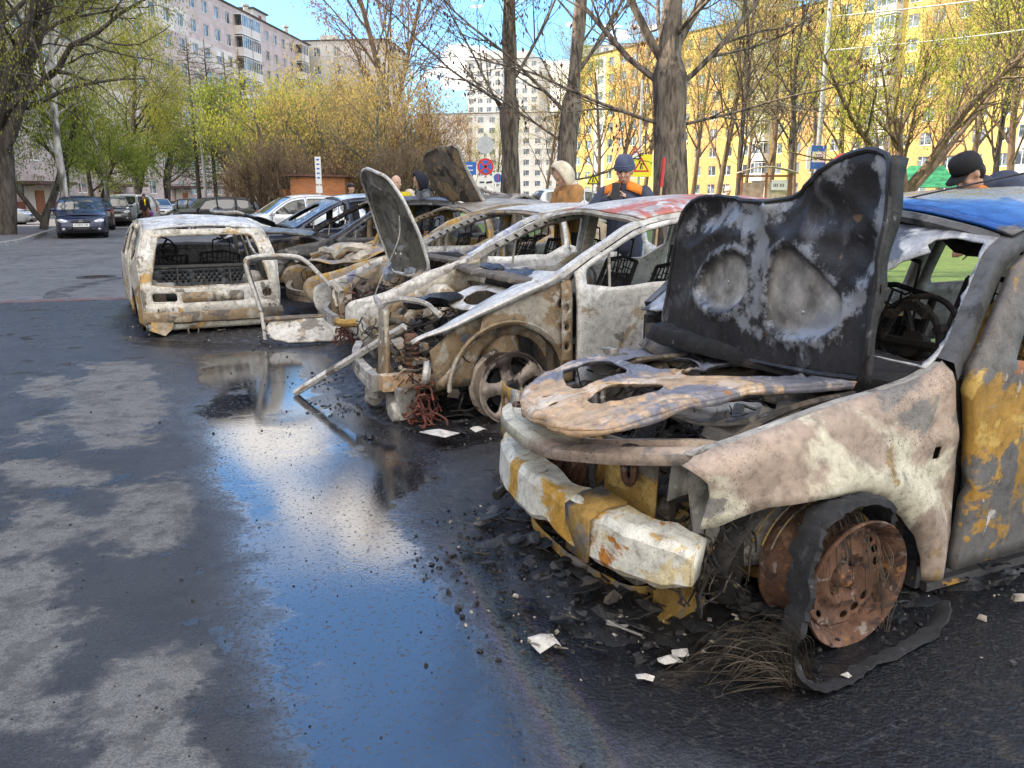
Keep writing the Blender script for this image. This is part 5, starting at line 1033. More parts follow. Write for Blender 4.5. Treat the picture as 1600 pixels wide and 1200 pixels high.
    junk('engine',root,((-.15,-.34,.30),(.34,.34,max(.5,zz-.03))),eng,DARKJ,seed,(.04,.12),'bbltt'); junk('ancillaries',root,((-.2,-.6,.30),(.45,.6,zz-.02)),int(eng*.7),INNR,seed+1,(.03,.10)); junk('bracketry',root,((.28,-.62,.10),(.55,.62,zz-.1)),int(eng*.7),lower,seed+2,(.03,.10),'bptb')
    wires('wiring_loom',root,[((.1,-.6,.12),(.62,.65,zz)),((-.2,-.5,.45),(.4,.5,zz+.08))],eng*2,DARKJ,.0045,seed)
    for sg in (1,-1):
        m=MB(); M=Matrix.Translation((-.02,sg*(W/2-.28),P[5][1]-.10)); m.lathe([(0,.10),(.05,.10),(.09,.07),(.12,.03),(.14,-.12),(.15,-.25)],18,M); jitter(m,.008,11,sg); m.build('strut_tower',lower,root,True)
    rim=rim or RUST
    for xx,yy in ((0,1),(0,-1),(-wb,1),(-wb,-1)): wheel(root,xx+hub[0] if xx==0 else xx,yy*(W/2-.085),hub[2],Rr,.17,False,rim,5,yy,steer=R(3) if xx==0 else 0)
    m=MB()
    for xx in (0,-wb): m.tube([(xx,-W/2+.2,hub[2]),(xx,W/2-.2,hub[2])],.03,7)
    m.build('axle',DARKJ,root) if False else None
    return root,c
def beam(root,pts,mat,sz=(.05,.05),name='bumper_beam'):
    m=MB(); vs=[]; p=catmull(pts,8); n=len(p)
    for i,q in enumerate(p):
        a=Vector(p[max(0,i-1)]);b=Vector(p[min(n-1,i+1)]); t=(b-a).normalized(); nn=t.cross(Vector((0,0,1))).normalized()
        for u,v in ((-1,-1),(1,-1),(1,-.15),(.8,-.1),(.8,.1),(1,.15),(1,1),(-1,1)): w_=Vector(q)+nn*sz[0]*u+Vector((0,0,1))*sz[1]*v; vs.append(tuple(w_))
    m.add(vs,[(8*i+j,8*i+(j+1)%8,8*i+8+(j+1)%8,8*i+8+j) for i in range(n-1) for j in range(8)]); m.add(vs[:8],[tuple(range(8))]); m.add(vs[-8:],[tuple(range(8))]); jitter(m,.004,14); return m.build(name,mat,root,True,30)
# ---- wreck 2: silver people carrier
P2=[(.48,.22),(.55,.32),(.58,.45),(.60,.575),(.42,.655),(.15,.765),(-.31,.93),(-.62,1.09),(-1.02,1.265),(-1.7,1.36),(-2.5,1.35),(-3.0,1.25),(-3.2,.9),(-3.25,.6),(-3.2,.25)]
W2,c2=wreck('burnt silver people carrier with red tinged roof, second wreck from the camera',(-.338,5.63),205,P2,1.62,(-.44,-1.40,-2.3),SILV,REDR,SILV2,(.80,.90),fender=True,inner_wing=True,rim=burnt('sooty_alloy',(.075,.055,.05),[((.16,.13,.11),6,.54,.66),((.40,.33,.27),4,.58,.66,(2,.18,.05,.25))],rough=.6,metal=.4,seed=81,speck=.5),hub=(-.0,0,.24),Rr=.235,seed=21,aR=.40,zc=.25,eng=80)
def w2_front():
    c=c2
    # long curved top edge of the wing, pale
    for sg in (1,):
        m=MB(); vs=[]; xs=np.linspace(.62,-.36,26); n=26
        for i,x in enumerate(xs):
            z=c.zt(x) if x<.6 else .565; y=c.yw(x,z); t=i/(n-1); w_=.08+.30*t
            for a,b in ((-w_,-.020),(-w_*.5,-.002),(0,0),(.010,-.012),(.006,-.018-.035*t)): vs.append(c.d((x,sg*(y+a),z+b)))
        m.add(vs,[(5*i+j,5*i+j+1,5*i+j+6,5*i+j+5) for i in range(n-1) for j in range(4)]); q=m.build('wing_top',SILV,W2,True,28); mod(q,'SOLIDIFY',thickness=.005)
    # inner wing apron with the wheel arch, brown
    out=[(.20,.30),(.17,.60),(.10,.70),(-.1,.80),(-.33,.90),(-.43,.90),(-.43,.24),(-.38,.26)]+[(-.0+.38*math.cos(R(a)),.25+.385*math.sin(R(a))) for a in range(175,-1,-12)]
    out=[(.42,.26),(.46,.30),(.22,.56),(.18,.70),(.05,.765),(-.15,.84),(-.33,.92),(-.43,.90),(-.44,.22),(-.39,.24)]+[(.0+.38*math.cos(R(a)),.25+.385*math.sin(R(a))) for a in range(176,20,-12)]+[(.37,.30)]
    panel('wing_apron',out,c.sidefn(1,.05),SILV2,W2,[ellp(-.36,.75,.022,.03),ellp(-.385,.60,.02,.03),ellp(-.39,.45,.02,.03),ellp(.30,.37,.02,.014)],.035,.008)
    m=MB(); vs=[];n=22
    for i in range(n+1):
        a=R(5+172*i/n)
        for y,r in ((.745,.385),(.60,.39),(.42,.37)): vs.append((r*math.cos(a),y,.25+r*math.sin(a)))
    m.add(vs,[(3*i+j,3*i+j+1,3*i+j+4,3*i+j+3) for i in range(n) for j in range(2)]); jitter(m,.008,12); m.build('wheel_arch_liner',INNR,W2,True)
    m=MB(); m.tube([(.41*math.cos(R(a)),.77,.25+.41*math.sin(R(a))) for a in range(0,181,8)],.014,6); m.build('arch_lip',SILV2,W2,True)
    # hinge pillar with round holes
    panel('door_hinge_pillar',[(-.35,.25),(-.345,.88),(-.42,.90),(-.43,.25)],c.sidefn(1,.015),SILV2,W2,[ellp(-.385,z,.018,.024,10) for z in (.36,.48,.60,.72)],.03,.01)
    # front structure
    beam(W2,[(.60,-.62,.31),(.70,-.35,.285),(.74,-.05,.265),(.74,.30,.24)],GREYB,(.028,.055))
    m=MB(); m.box2((.50,.30,.20),(.72,.40,.30)); m.box2((.28,.32,.20),(.50,.42,.29)); jitter(m,.004,9); m.build('chassis_horn',FRAMEM,W2)
    panel('radiator_support',[(.12,.18),(.30,.18),(.31,.42),(.28,.70),(.16,.72),(.14,.45)],lambda a,b:(.66-.03*(b-.3),a,b),SILV2,W2,[ellp(.22,.30,.012,.02,8),ellp(.20,.5,.012,.012,8),ellp(.25,.6,.01,.01,8)],.03,.03)
    m=MB(); m.tube(catmull([(.66,.22,.71),(.62,.26,.76),(.5,.40,.78),(.40,.62,.71)],6),.018,6); m.tube(catmull([(.66,.2,.70),(.60,-.1,.72),(.5,-.5,.70)],6),.016,6); jitter(m,.012,9); m.build('slam_panel',GREYB,W2,True)
    m=MB(); M=Matrix.Translation((.50,.60,.35))@Matrix.Rotation(R(80),4,'Y')@Matrix.Rotation(R(20),4,'X'); m.lathe([(.04,.01),(.055,.02),(.075,.015),(.08,-.01),(.06,-.03),(.035,-.02),(0,-.03)],22,M); m.box((.48,.56,.39),(.02,.06,.05)); m.build('fog_lamp_housing',SILV,W2,True)
    m=MB()
    for k in range(5): m.lathe([(.05,-.012),(.058,0),(.05,.012)],16,Matrix.Translation((.50,.33,.36+.034*k)))
    m.lathe([(.035,-.10),(.045,-.06),(.045,.12),(.03,.14)],14,Matrix.Translation((.50,.33,.42))); m.build('intake_bellows',RUST,W2,True)
    m=MB(); m.box((.58,.45,.13),(.13,.09,.20),.2); m.box((.60,.30,.10),(.10,.16,.14),.1); m.lathe([(0,.04),(.06,.04),(.075,.0),(.06,-.05),(0,-.05)],18,Matrix.Translation((.64,.42,.07))@Matrix.Rotation(PI/2,4,'Y')); m.lathe([(0,.05),(.05,.04),(.065,0),(.05,-.05),(0,-.05)],18,Matrix.Translation((.68,.02,.08))@Matrix.Rotation(PI/2,4,'X')); m.box((.70,.12,.14),(.06,.12,.07),.5); jitter(m,.012,14,4); m.build('fallen_pump_housing',GREYB,W2,True)
    wires('red_wiring',W2,[((.50,.36,.10),(.60,.62,.32)),((.44,.44,.06),(.58,.70,.14))],46,WIRER,.006,5)
    m=MB(); m.lathe([(0,.03),(.20,.03),(.23,0),(.2,-.04)],20,Matrix.Translation((.22,-.05,.70))@Matrix.Rotation(.15,4,'X')); jitter(m,.06,6,7); m.build('melted_air_box',burnt('glossy_char',(.015,.016,.02),[((.05,.055,.07),12,.55,.65)],rough=.25,metal=.1,seed=90,bump=.8,speck=0),W2,True)
    panel('scuttle_opening_plate',smoothp([(-.22,-.2),(.10,-.16),(.16,.25),(.05,.52),(-.2,.56)],1),lambda a,b:(a,b,.80-.35*(a+.2)),SILV,W2,[smoothp([(-.14,-.02),(.03,.02),(.08,.28),(-.0,.42),(-.13,.40)],1)],.03,.008)
    m=MB(); m.ell((-.36,.25,.89),(.10,.34,.035),14,8); m.ell((-.33,-.25,.90),(.07,.2,.035),12,7); jitter(m,.03,11,5); m.build('melted_dash_top',burnt('blue_black_char',(.02,.022,.03),[((.07,.09,.13),10,.55,.65)],rough=.35,metal=.1,seed=92,bump=.8,speck=0),W2,True)
    m=MB(); m.lathe([(0,.0),(.07,.005),(.10,-.004),(.105,-.02)],24,Matrix.Translation((-.66,.745,.80))@Matrix.Rotation(-PI/2,4,'X'),arc=(0,12)); m.build('window_winder_plate',GREYB,W2)
    m=MB(); m.box((-.98,.80,.64),(.16,.03,.04)); m.ell((-1.0,.805,.58),(.035,.02,.05),9,6); jitter(m,.01,14); m.build('door_handle_remains',SCORCH,W2,True)
w2_front()
# ---- wreck 3: silver hatchback, bonnet up
SILW=burnt('whitened_silver_blue_bloom',(.58,.575,.55),[((.70,.69,.67),3,.52,.62),((.30,.32,.45),3.2,.58,.68,(2,.60,.72,.05)),((.34,.27,.18),5,.60,.66),((.12,.10,.09),6,.66,.72)],rough=.5,metal=.2,seed=171,bump=.15,speck=.6)
P3=[(.66,.22),(.74,.32),(.765,.44),(.72,.54),(.45,.62),(.08,.775),(-.32,.90),(-.75,1.12),(-1.15,1.265),(-1.7,1.325),(-2.4,1.31),(-2.8,1.22),(-3.1,.95),(-3.2,.6),(-3.15,.25)]
W3,c3=wreck('burnt whitish silver hatchback with its bonnet standing straight up',(-1.04,7.84),205,P3,1.62,(-.42,-1.38,-2.2),SILW,burnt('pale_roof_tan_patch',(.55,.54,.51),[((.46,.36,.20),3,.54,.64),((.30,.30,.31),5,.62,.70)],rough=.55,metal=.2,seed=101,speck=.5),TANB,(.86,.90),seed=31,eng=60,crown=.03)
def w3_front():
    c=c3
    beam(W3,[(.62,-.66,.33),(.72,-.35,.32),(.76,.0,.32),(.76,.30,.32)],GREYB,(.025,.05))
    m=MB(); m.tube(catmull([(.74,.34,.33),(.80,.50,.345),(.78,.66,.35),(.64,.76,.36),(.52,.78,.365)],6),.035,8); jitter(m,.008,12); m.build('bumper_corner',RUSTY,W3,True)
    m=MB(); m.box2((.66,-.10,.22),(.71,-.04,.60)); m.box2((.66,.16,.24),(.70,.20,.58)); m.tube(catmull([(.68,-.1,.58),(.70,.02,.62),(.69,.12,.60),(.68,.20,.56)],6),.035,7); m.tube(catmull([(.69,.06,.60),(.72,.10,.5),(.70,.14,.42)],5),.025,6); jitter(m,.015,12,2); m.build('radiator_support',SILV2,W3,True)
    panel('headlamp_panel',[(.40,.36),(.66,.37),(.72,.45),(.42,.44)],lambda a,b:(.70-.25*(a-.4),a,b),SILV2,W3,[ellp(.48,.40,.016,.016,8),ellp(.60,.405,.016,.016,8)],.04,.01)
    m=MB(); M=Matrix.Translation((.60,.47,.52))@Matrix.Rotation(PI/2,4,'Y'); m.lathe([(0,-.05),(.09,-.03),(.12,.02)],18,M); jitter(m,.01,10); m.build('headlamp_bowl',DARKJ,W3,True)
    wires('red_wiring',W3,[((.60,-.02,.1),(.74,.5,.34)),((.5,.2,.4),(.66,.55,.56))],50,WIRER,.006,15)
    # bonnet: rises from the cowl at the near side, tall narrow rounded shape
    def bf(s_,t_):  # s across 0..1.25, t up 0..1
        u=s_/1.3; w_=1-.10*math.sin(PI*t_/.95)*0
        x=-.06+.30*t_*1.0+.10*math.sin(PI*u); y=.72-1.32*u; z=.74+t_*.95+ .02*mnoise.noise(Vector((s_*4,t_*4,0)))
        x+=.05*(1-abs(2*u-1))*(1-t_)
        return (x,y-.10*t_*(1-2*u)*.0,z)
    ol=smoothp([(.02,0),(.30,-.02),(.65,-.03),(1.0,-.02),(1.28,0),(1.30,.35),(1.26,.70),(1.12,.90),(.85,.97),(.50,.98),(.22,.90),(.06,.66),(0,.3)],2)
    pk=[smoothp([(.30,.22),(1.0,.22),(1.05,.5),(.9,.74),(.42,.74),(.27,.5)],1)]
    def bf2(s_,t_):
        P_=np.array([[s_,t_]]); d_=float(sdf(P_,pk[0])[0]); v=bf(s_,t_); k=-.06*min(1,max(0,d_+.01)/.03); e=float(sdf(P_,ol)[0]); k+=.03*math.exp(-(max(0,e)/.03)**2)
        return (v[0]+k,v[1],v[2])
    GR=burnt('grey_green_bonnet_underside',(.135,.13,.11),[((.23,.22,.19),3.5,.52,.62),((.05,.05,.048),4,.54,.62),((.36,.27,.17),9,.66,.72)],rough=.6,metal=.2,seed=104,bump=.3,speck=.5)
    bo=panel('bonnet',ol,bf2,GR,W3,[ellp(.35+.12*k,.17,.03,.022,8) for k in range(5)],.03,.012,edge=60)
    m=MB(); m.tube([bf2(a,b) for a,b in resample(ol,.05)],.016,7,closed=True); m.build('bonnet_rim',SILV,bo,True)
    m=MB(); m.tube([bf2(.42,.30),bf2(.62,.72)],.012,5); m.tube([bf2(.60,.25),bf2(.80,.70)],.012,5); m.tube([bf2(.45,.78),bf2(.65,.84),bf2(.85,.80)],.02,6); m.build('bonnet_rib',GR,bo,True)
    m=MB(); m.tube(catmull([bf2(.30,.55),(.25,.62,1.05),(.42,.60,.70),(.50,.62,.52)],6),.006,5); m.build('bonnet_stay',GREYB,bo,True)
    m=MB(); m.tube(catmull([(-.15,.1,.86),(-.02,.16,.78),(.05,.3,.74),(-.05,.5,.76)],5),.05,7); m.tube(catmull([(-.1,-.3,.80),(.1,-.2,.74),(.2,.1,.68)],5),.04,7); jitter(m,.03,10,3); m.build('crumpled_foil',burnt('crumpled_grey_foil',(.30,.33,.37),[((.5,.5,.48),8,.55,.65),((.06,.06,.06),9,.56,.62)],rough=.4,metal=.4,seed=106,bump=.8),W3,True)
w3_front()
# ---- wreck 4: brown and yellow saloon, crumpled sheet on its roof
P4=[(.66,.20),(.78,.32),(.82,.42),(.74,.54),(.45,.62),(.05,.74),(-.40,.86),(-.85,1.10),(-1.25,1.24),(-1.8,1.33),(-2.5,1.30),(-2.95,1.14),(-3.3,.95),(-3.5,.6),(-3.45,.25)]
W4,c4=wreck('burnt tan and rusty saloon with a crumpled sheet on its roof',(-1.9,10.0),205,P4,1.66,(-.5,-1.45,-2.3),TANB,burnt('streaked_brown_roof',(.30,.27,.23),[((.42,.40,.37),3,.52,.62),((.40,.22,.06),4,.58,.66),((.10,.10,.10),5,.60,.68)],rough=.55,metal=.2,seed=111),TANB,(.82,.86),seed=41,eng=50,dent=.02)
def w4_front():
    beam(W4,[(.72,-.7,.32),(.82,-.3,.30),(.84,.2,.30),(.72,.72,.32)],TANB,(.03,.06))
    # buckled bonnet
    def bf(a,b):
        x=-.30+a; y=b; z=.83-.22*(a/1.05)**1.4+.07*math.sin(a*7+b*2)*a+.06*mnoise.noise(Vector((a*4,b*4,1)))+.05*max(0,-.2-b)
        return (x,y,z)
    panel('bonnet',smoothp([(0,-.70),(0,.70),(.6,.72),(.95,.60),(1.0,.2),(1.05,-.3),(.9,-.66)],1),bf,TANB,W4,[smoothp([(.3,-.3),(.7,-.2),(.6,.15),(.28,.1)],1)],.05,.012)
    m=MB(); m.tube(catmull([(.3,.2,.72),(.2,.35,.84),(.0,.5,.80),(.2,.62,.70)],6),.06,6); m.tube(catmull([(.5,-.3,.70),(.35,-.1,.80),(.3,.2,.74)],6),.05,6); jitter(m,.04,9,3); m.build('crumpled_wing_skin',SILV2,W4,True)
    m=MB(); vs=[];n=14
    for i in range(n):
        t=i/(n-1)
        for j in range(5): vs.append((-.05-.25*t,.30-.06*j,.72+.55*t**1.3+.03*math.sin(j*2+t*5)-.02*j))
    m.add(vs,[(5*i+j,5*i+j+1,5*i+j+6,5*i+j+5) for i in range(n-1) for j in range(4)]); q=m.build('torn_bonnet_strip',RUSTY,W4,True); mod(q,'SOLIDIFY',thickness=.008)
w4_front()
# crumpled sheet metal lying on that roof (a bonnet torn off another car)
def roofsheet():
    root=thing('torn_bonnet','torn brown bonnet bent upright like a scoop, lying on the roof of the tan wreck','torn bonnet',(-.45,10.95,1.34),R(38))
    def f(u,v): # u along, v across
        curl=max(0,(-u-.25)); x=u+.18*curl; z=.07+.05*math.sin(u*5+v*3)+.04*mnoise.noise(Vector((u*5,v*5,0)))+.62*min(1,(curl/.42))**1.4*(1-.15*abs(v))
        return (max(x,-.74+.12*min(1,(curl/.42))*0),v,z)
    o=panel('sheet',smoothp([(-.72,-.42),(-.66,-.10),(-.74,.2),(-.66,.45),(-.2,.5),(.4,.42),(.95,.25),(1.1,0),(.9,-.15),(.3,-.42),(-.2,-.48)],1),f,burnt('scorched_brown_sheet',(.17,.145,.12),[((.34,.25,.14),4,.52,.62),((.05,.048,.045),4,.54,.62),((.42,.40,.37),9,.63,.70)],rough=.6,metal=.25,seed=115,bump=.5),root,[],.035,.012,edge=50)
    m=MB(); m.tube([f(*p) for p in catmull([(-.70,-.40),(-.2,-.47),(.3,-.41),(.9,-.14),(1.08,0)],6)],.022,6); m.tube(catmull([(-.35,.2,.16),(.1,.3,.22),(.5,.25,.13),(.9,.1,.08)],6),.03,6); jitter(m,.012,12); m.build('folded_edge',GREYB,root,True)
    return root
roofsheet()
# ---- wreck 5 and 6
P5=[(.70,.22),(.80,.32),(.84,.44),(.78,.58),(.5,.68),(.1,.78),(-.36,.88),(-.85,1.14),(-1.25,1.32),(-1.8,1.38),(-2.4,1.34),(-2.9,1.14),(-3.3,.98),(-3.5,.6),(-3.45,.25)]
W5,c5=wreck('burnt dark grey saloon with sooty bonnet sprung open, fifth wreck from the camera',(-3.25,12.0),206,P5,1.68,(-.45,-1.4,-2.3),DRKB,DRKB,TANB,(.84,.88),seed=51,eng=40,dent=.015)
def b5(a,b): return (-.28+a*.92,b,.88+.10*a-.0*a+.05*(1-(b/.72)**2)-.13*max(0,a-.6)+.02*mnoise.noise(Vector((a*5,b*5,3))))
o=panel('bonnet',smoothp([(0,-.70),(0,.70),(.65,.70),(.98,.50),(1.08,0),(.98,-.5),(.65,-.70)],1),b5,burnt('olive_black_bonnet',(.085,.082,.07),[((.16,.155,.14),3,.54,.64),((.03,.03,.03),4,.54,.62)],rough=.4,metal=.3,seed=121,bump=.15),W5,[],.06,.03)
W6,c6=wreck('dark blue saloon with shattered windscreen and black bonnet lifted',(-4.45,14.5),206,[(x,z*1.04) for x,z in P5],1.72,(-.45,-1.4,-2.3),paint('soot_marked_navy',(.03,.04,.07),.25,.4),paint('pale_blue_roof',(.42,.47,.55),.2,.5),DRKB,(.87,.92),seed=61,eng=30,dent=.004)
def b6(a,b): return (-.25+a*.98,b,.92+.52*a-.25*a*a+.05*math.sin(a*8+b*3)*max(0,a-.5)+.03*mnoise.noise(Vector((a*5,b*5,8))))
o=panel('bonnet',smoothp([(0,-.70),(0,.70),(.65,.74),(.98,.60),(1.12,.1),(1.05,-.5),(.65,-.72)],1),b6,plain('black_bonnet_lining',(.008,.008,.009),.5,.2,.4,8,.2),W6,[],.05,.03)
m=MB(); m.tube([b6(*p) for p in catmull([(.65,-.70),(.95,-.58),(1.10,0),(.98,.58),(.65,.72)],5)],.03,6); jitter(m,.015,9); m.build('bonnet_edge',GREYB,o,True)
c6.strip('shattered_windscreen',6,8,burnt('shattered_glass',(.05,.07,.09),[((.30,.36,.42),4,.52,.60),((.01,.01,.012),5,.5,.58)],rough=.15,metal=.1,seed=125,bump=.6,speck=.6,speckcol=(.5,.55,.6)),W6,crown=.03,bulge=.08,sp=.06,yscale=.95,holes=[smoothp([(.15,.1),(.4,-.2),(.7,0),(.8,.5),(.5,.7),(.25,.6)],1)])
for cc,ww in ((c5,W5),):
    pass
# ---- wreck 7: hatchback seen from behind
P7=[(.6,.12),(.68,.22),(.68,.40),(.62,.54),(.4,.62),(.1,.68),(-.35,.75),(-.65,.92),(-.95,1.10),(-1.5,1.165),(-2.1,1.15),(-2.62,1.075),(-2.84,.80),(-2.97,.50),(-3.0,.30),(-2.96,.07)]
RSP=burnt('white_rust_streaked_panel',(.52,.49,.42),[((.60,.58,.53),3,.52,.60),((.24,.21,.18),4.5,.56,.62),((.42,.26,.09),3,.60,.66,(1,.1,.7,.07)),((.16,.14,.12),5,.58,.66),((.30,.15,.06),7,.64,.70)],rough=.65,metal=.15,seed=131,speck=.8)
W7=thing('burnt_car','burnt pale hatchback standing alone on the left, seen from behind, tailgate missing','wrecked car',(-3.17-.469*3.0,8.5+.883*3.0,0),R(118))
def wreck7():
    root=W7; c=Car(P7,None,1.44,sill=.10,belt=(.70,.74),wb=2.3,tum=.20,dr=(-.40,-1.25,-2.0),zc=.16,archR=.30,crown=.05,dent=.010,seed=71,tail=.05)
    for sg in (1,-1):
        f=c.sidefn(sg); panel('front_fender',c.sidepoly(None,-.394),f,RSP,root,sp=.06,thick=.006)
        for a,b,nm in ((-.40,-1.25,'front_door'),(-1.25,-2.0,'rear_door')):
            if nm=='front_door' and sg<0: continue     # this door lies torn off beside the car
            wp=c.winpoly(a-(.1 if nm=='front_door' else .02),b+.06,.09); panel(nm,c.sidepoly(a-.006,b+.006,.04,.13),f,RSP,root,[wp] if wp else [],.05,.03,off=-sg,inner=INNR)
        wq=c.winpoly(-2.07,-2.55,.09); panel('rear_quarter',c.sidepoly(-2.006,None),f,RSP,root,[wq] if wq else [],.05,.014,off=-sg,inner=SOOTM)
        m=MB(); rail=[(x,c.zt(x)) for x in np.linspace(-.36,-2.8,36)]
        for i,(x,z) in enumerate(rail):
            y=c.yw(x,z); m.v+=[c.d(v) for v in ((x,sg*(y-.05),z+.006),(x,sg*(y+.004),z-.002),(x-.02,sg*(y+.004),z-.05),(x-.02,sg*(y-.05),z-.06))]
            if i: k=4*i; m.f+=[(k-4+j,k-4+(j+1)%4,k+(j+1)%4,k+j) for j in range(4)]; m.m+=[0]*4
        m.build('side_frame',RSP,root,True)
        panel('centre_pillar',[(-1.2,.12),(-1.22,c.zo(-1.25,.03)),(-1.30,c.zo(-1.25,.03)),(-1.33,.12)],c.sidefn(sg,.05),SILV2,root,sp=.07,thick=.02)
    ROOF7=burnt('flaking_white_roof',(.46,.46,.45),[((.62,.61,.58),6,.50,.58),((.42,.28,.12),5,.58,.66),((.14,.13,.13),8,.60,.68)],rough=.6,metal=.2,seed=133,bump=.5,speck=1)
    c.strip('roof',8,11,ROOF7,root,crown=.045,sp=.06,thick=.02)
    m=MB(); m.tube([c.d((-.97,.56*k/8,1.10+.04*(1-(k/8)**2))) for k in range(-8,9)],.02,6); m.build('windscreen_header',RSP,root,True)
    # rear frame
    def xr(z): return float(np.interp(z,[.07,.30,.50,.80,1.075],[-2.96,-3.0,-2.97,-2.84,-2.62]))
    def rf(y,z):
        x=xr(z); x-=.05*(1-(y/.72)**2); x+=.018*math.exp(-((z-.335)/.012)**2)-.02*max(0,min(1,(.33-z)/.02))
        return c.d((x,y,z))
    hw=lambda z:c.yw(xr(z),z)
    zs=np.linspace(.07,1.085,18); out=[(hw(z),z) for z in zs]+[(-hw(z),z) for z in zs[::-1]]
    win=smoothp([(-.60,.505),(.60,.505),(.585,.62),(.50,1.0),(.42,1.03),(-.42,1.03),(-.50,1.0),(-.585,.62)],1)
    lampL=rrect(.36,.36,.60,.45,.03); lampR=rrect(-.60,.37,-.50,.45,.03)
    o=panel('rear_frame',out,rf,RSP,root,[win,lampL,lampR],.03,.02,edge=50)
    m=MB(); m.tube([rf(a,b) for a,b in resample(win,.05)],.012,6,closed=True); m.build('window_seal_flange',SILV2,o,True)
    panel('plate_recess',rrect(-.30,.35,.32,.455,.02),lambda y,z:(rf(y,z)[0]-.012,y,z),SILV2,o,sp=.04,thick=.006)
    m=MB(); m.tube([c.d((-3.05+.05*(abs(k)/10)**2,.70*k/10,.20)) for k in range(-10,11)],.045,8); m.v=[(v[0],v[1],.20+(v[2]-.20)*1.6) for v in m.v]; jitter(m,.012,9,2); m.build('rear_bumper_beam',SILV2,root,True)
    m=MB()
    for k in range(9): m.box((-3.045,-.56+.14*k,.285),(.03,.012,.03))
    m.build('bumper_tab',SCORCH,root)
    m=MB(); m.lathe([(.045,.08),(.058,.08),(.06,-.3),(.045,-.3)],20,Matrix.Translation((-2.98,.24,.06))@Matrix.Rotation(-PI/2,4,'Y')); m.build('exhaust_pipe',SILV2,root,True)
    m=MB(); vs=[(-3.02,.62,.22),(-3.04,.40,.20),(-3.06,.45,.08),(-3.09,.52,.02),(-3.05,.66,.08)]; m.add(vs,[(0,1,2,3,4)]); q=m.build('torn_bumper_flap',TANB,root); mod(q,'SOLIDIFY',thickness=.01)
    m=MB(); m.ell((-2.97,.50,.14),(.05,.08,.06),10,7); jitter(m,.03,12); m.build('melted_lamp',RUST,root,True)
    # inside: perforated seat back, parcel shelf bar, wheel houses
    hs=[ellp(-.50+.056*i+(.028 if j%2 else 0),.50+.034*j,.013,.011,8) for i in range(18) for j in range(4) if (i%6)!=5]
    panel('perforated_seat_back',[(-.56,.30),(.56,.30),(.56,.66),(-.56,.66)],lambda a,b:(-2.35+.0*b,a,b),burnt('charcoal_panel',(.055,.06,.066),[((.12,.12,.12),5,.56,.66)],rough=.55,metal=.3,seed=141,bump=.1,speck=.4),root,hs,.06,.01)
    m=MB(); m.box2((-2.38,-.57,.66),(-2.33,.57,.69)); m.box2((-2.37,-.004,.3),(-2.36,.004,.66))
    for y in (-.28,.28): m.box2((-2.375,y-.008,.34),(-2.35,y+.008,.66))
    m.build('seat_back_rail',SCORCH,root)
    m=MB(); m.tube([(-.9,-.55,.80),(-.92,0,.83),(-.9,.55,.80)],.05,7); m.box2((-.95,-.56,.62),(-.80,.56,.80)); jitter(m,.015,8); m.build('dashboard_frame',SCORCH,root,True)
    m=MB(); m.box2((-2.95,-.66,.09),(-.3,.66,.12)); m.build('floor_pan',SOOTM,root); m=MB(); m.box2((-.42,-.62,.12),(-.38,.62,.72)); m.build('firewall',SOOTM,root)
    for sg in (1,-1):
        m=MB(); m.ell((-2.42,sg*.56,.30),(.30,.14,.26),14,9); jitter(m,.02,8,sg); m.build('wheel_house',SILV2,root,True)
    steering(root,-1.0,.33,.78); seatframe(root,-1.35,-.3,.18,h=.58); seatframe(root,-1.35,.3,.18,h=.55)
    panel('cargo_side_box',rrect(.36,.42,.56,.54,.01),lambda a,b:(-2.78,a,b),GREYB,root,sp=.06,thick=.02); m=MB(); m.ell((-2.72,-.46,.56),(.08,.10,.08),12,8); jitter(m,.05,9,4); m.build('melted_cargo_trim',GREYB,root,True)
    m=MB(); vs=[c.d(v) for v in ((-1.05,-.36,1.06),(-1.02,-.46,1.07),(-1.0,-.50,.96),(-1.03,-.42,.92),(-1.06,-.34,.97))]; m.add(vs,[(0,1,2,3,4)]); q=m.build('hanging_mirror',plain('plum_plastic',(.10,.03,.045),.5),root); mod(q,'SOLIDIFY',thickness=.02)
    c.strip('bonnet',4,6,RSP,root,crown=.04,sp=.08); junk('engine',root,((-.15,-.4,.2),(.4,.4,.5)),30,DARKJ,77,(.05,.12))
    junk('charred_spare_well',root,((-2.95,-.5,.02),(-2.6,.5,.10)),24,DARKJ,79,(.03,.08))
    for xx in (0,-2.3):
        for sg in (1,-1): wheel(root,xx,sg*.62,.18,.18,.15,False,RUST,5,sg)
wreck7()
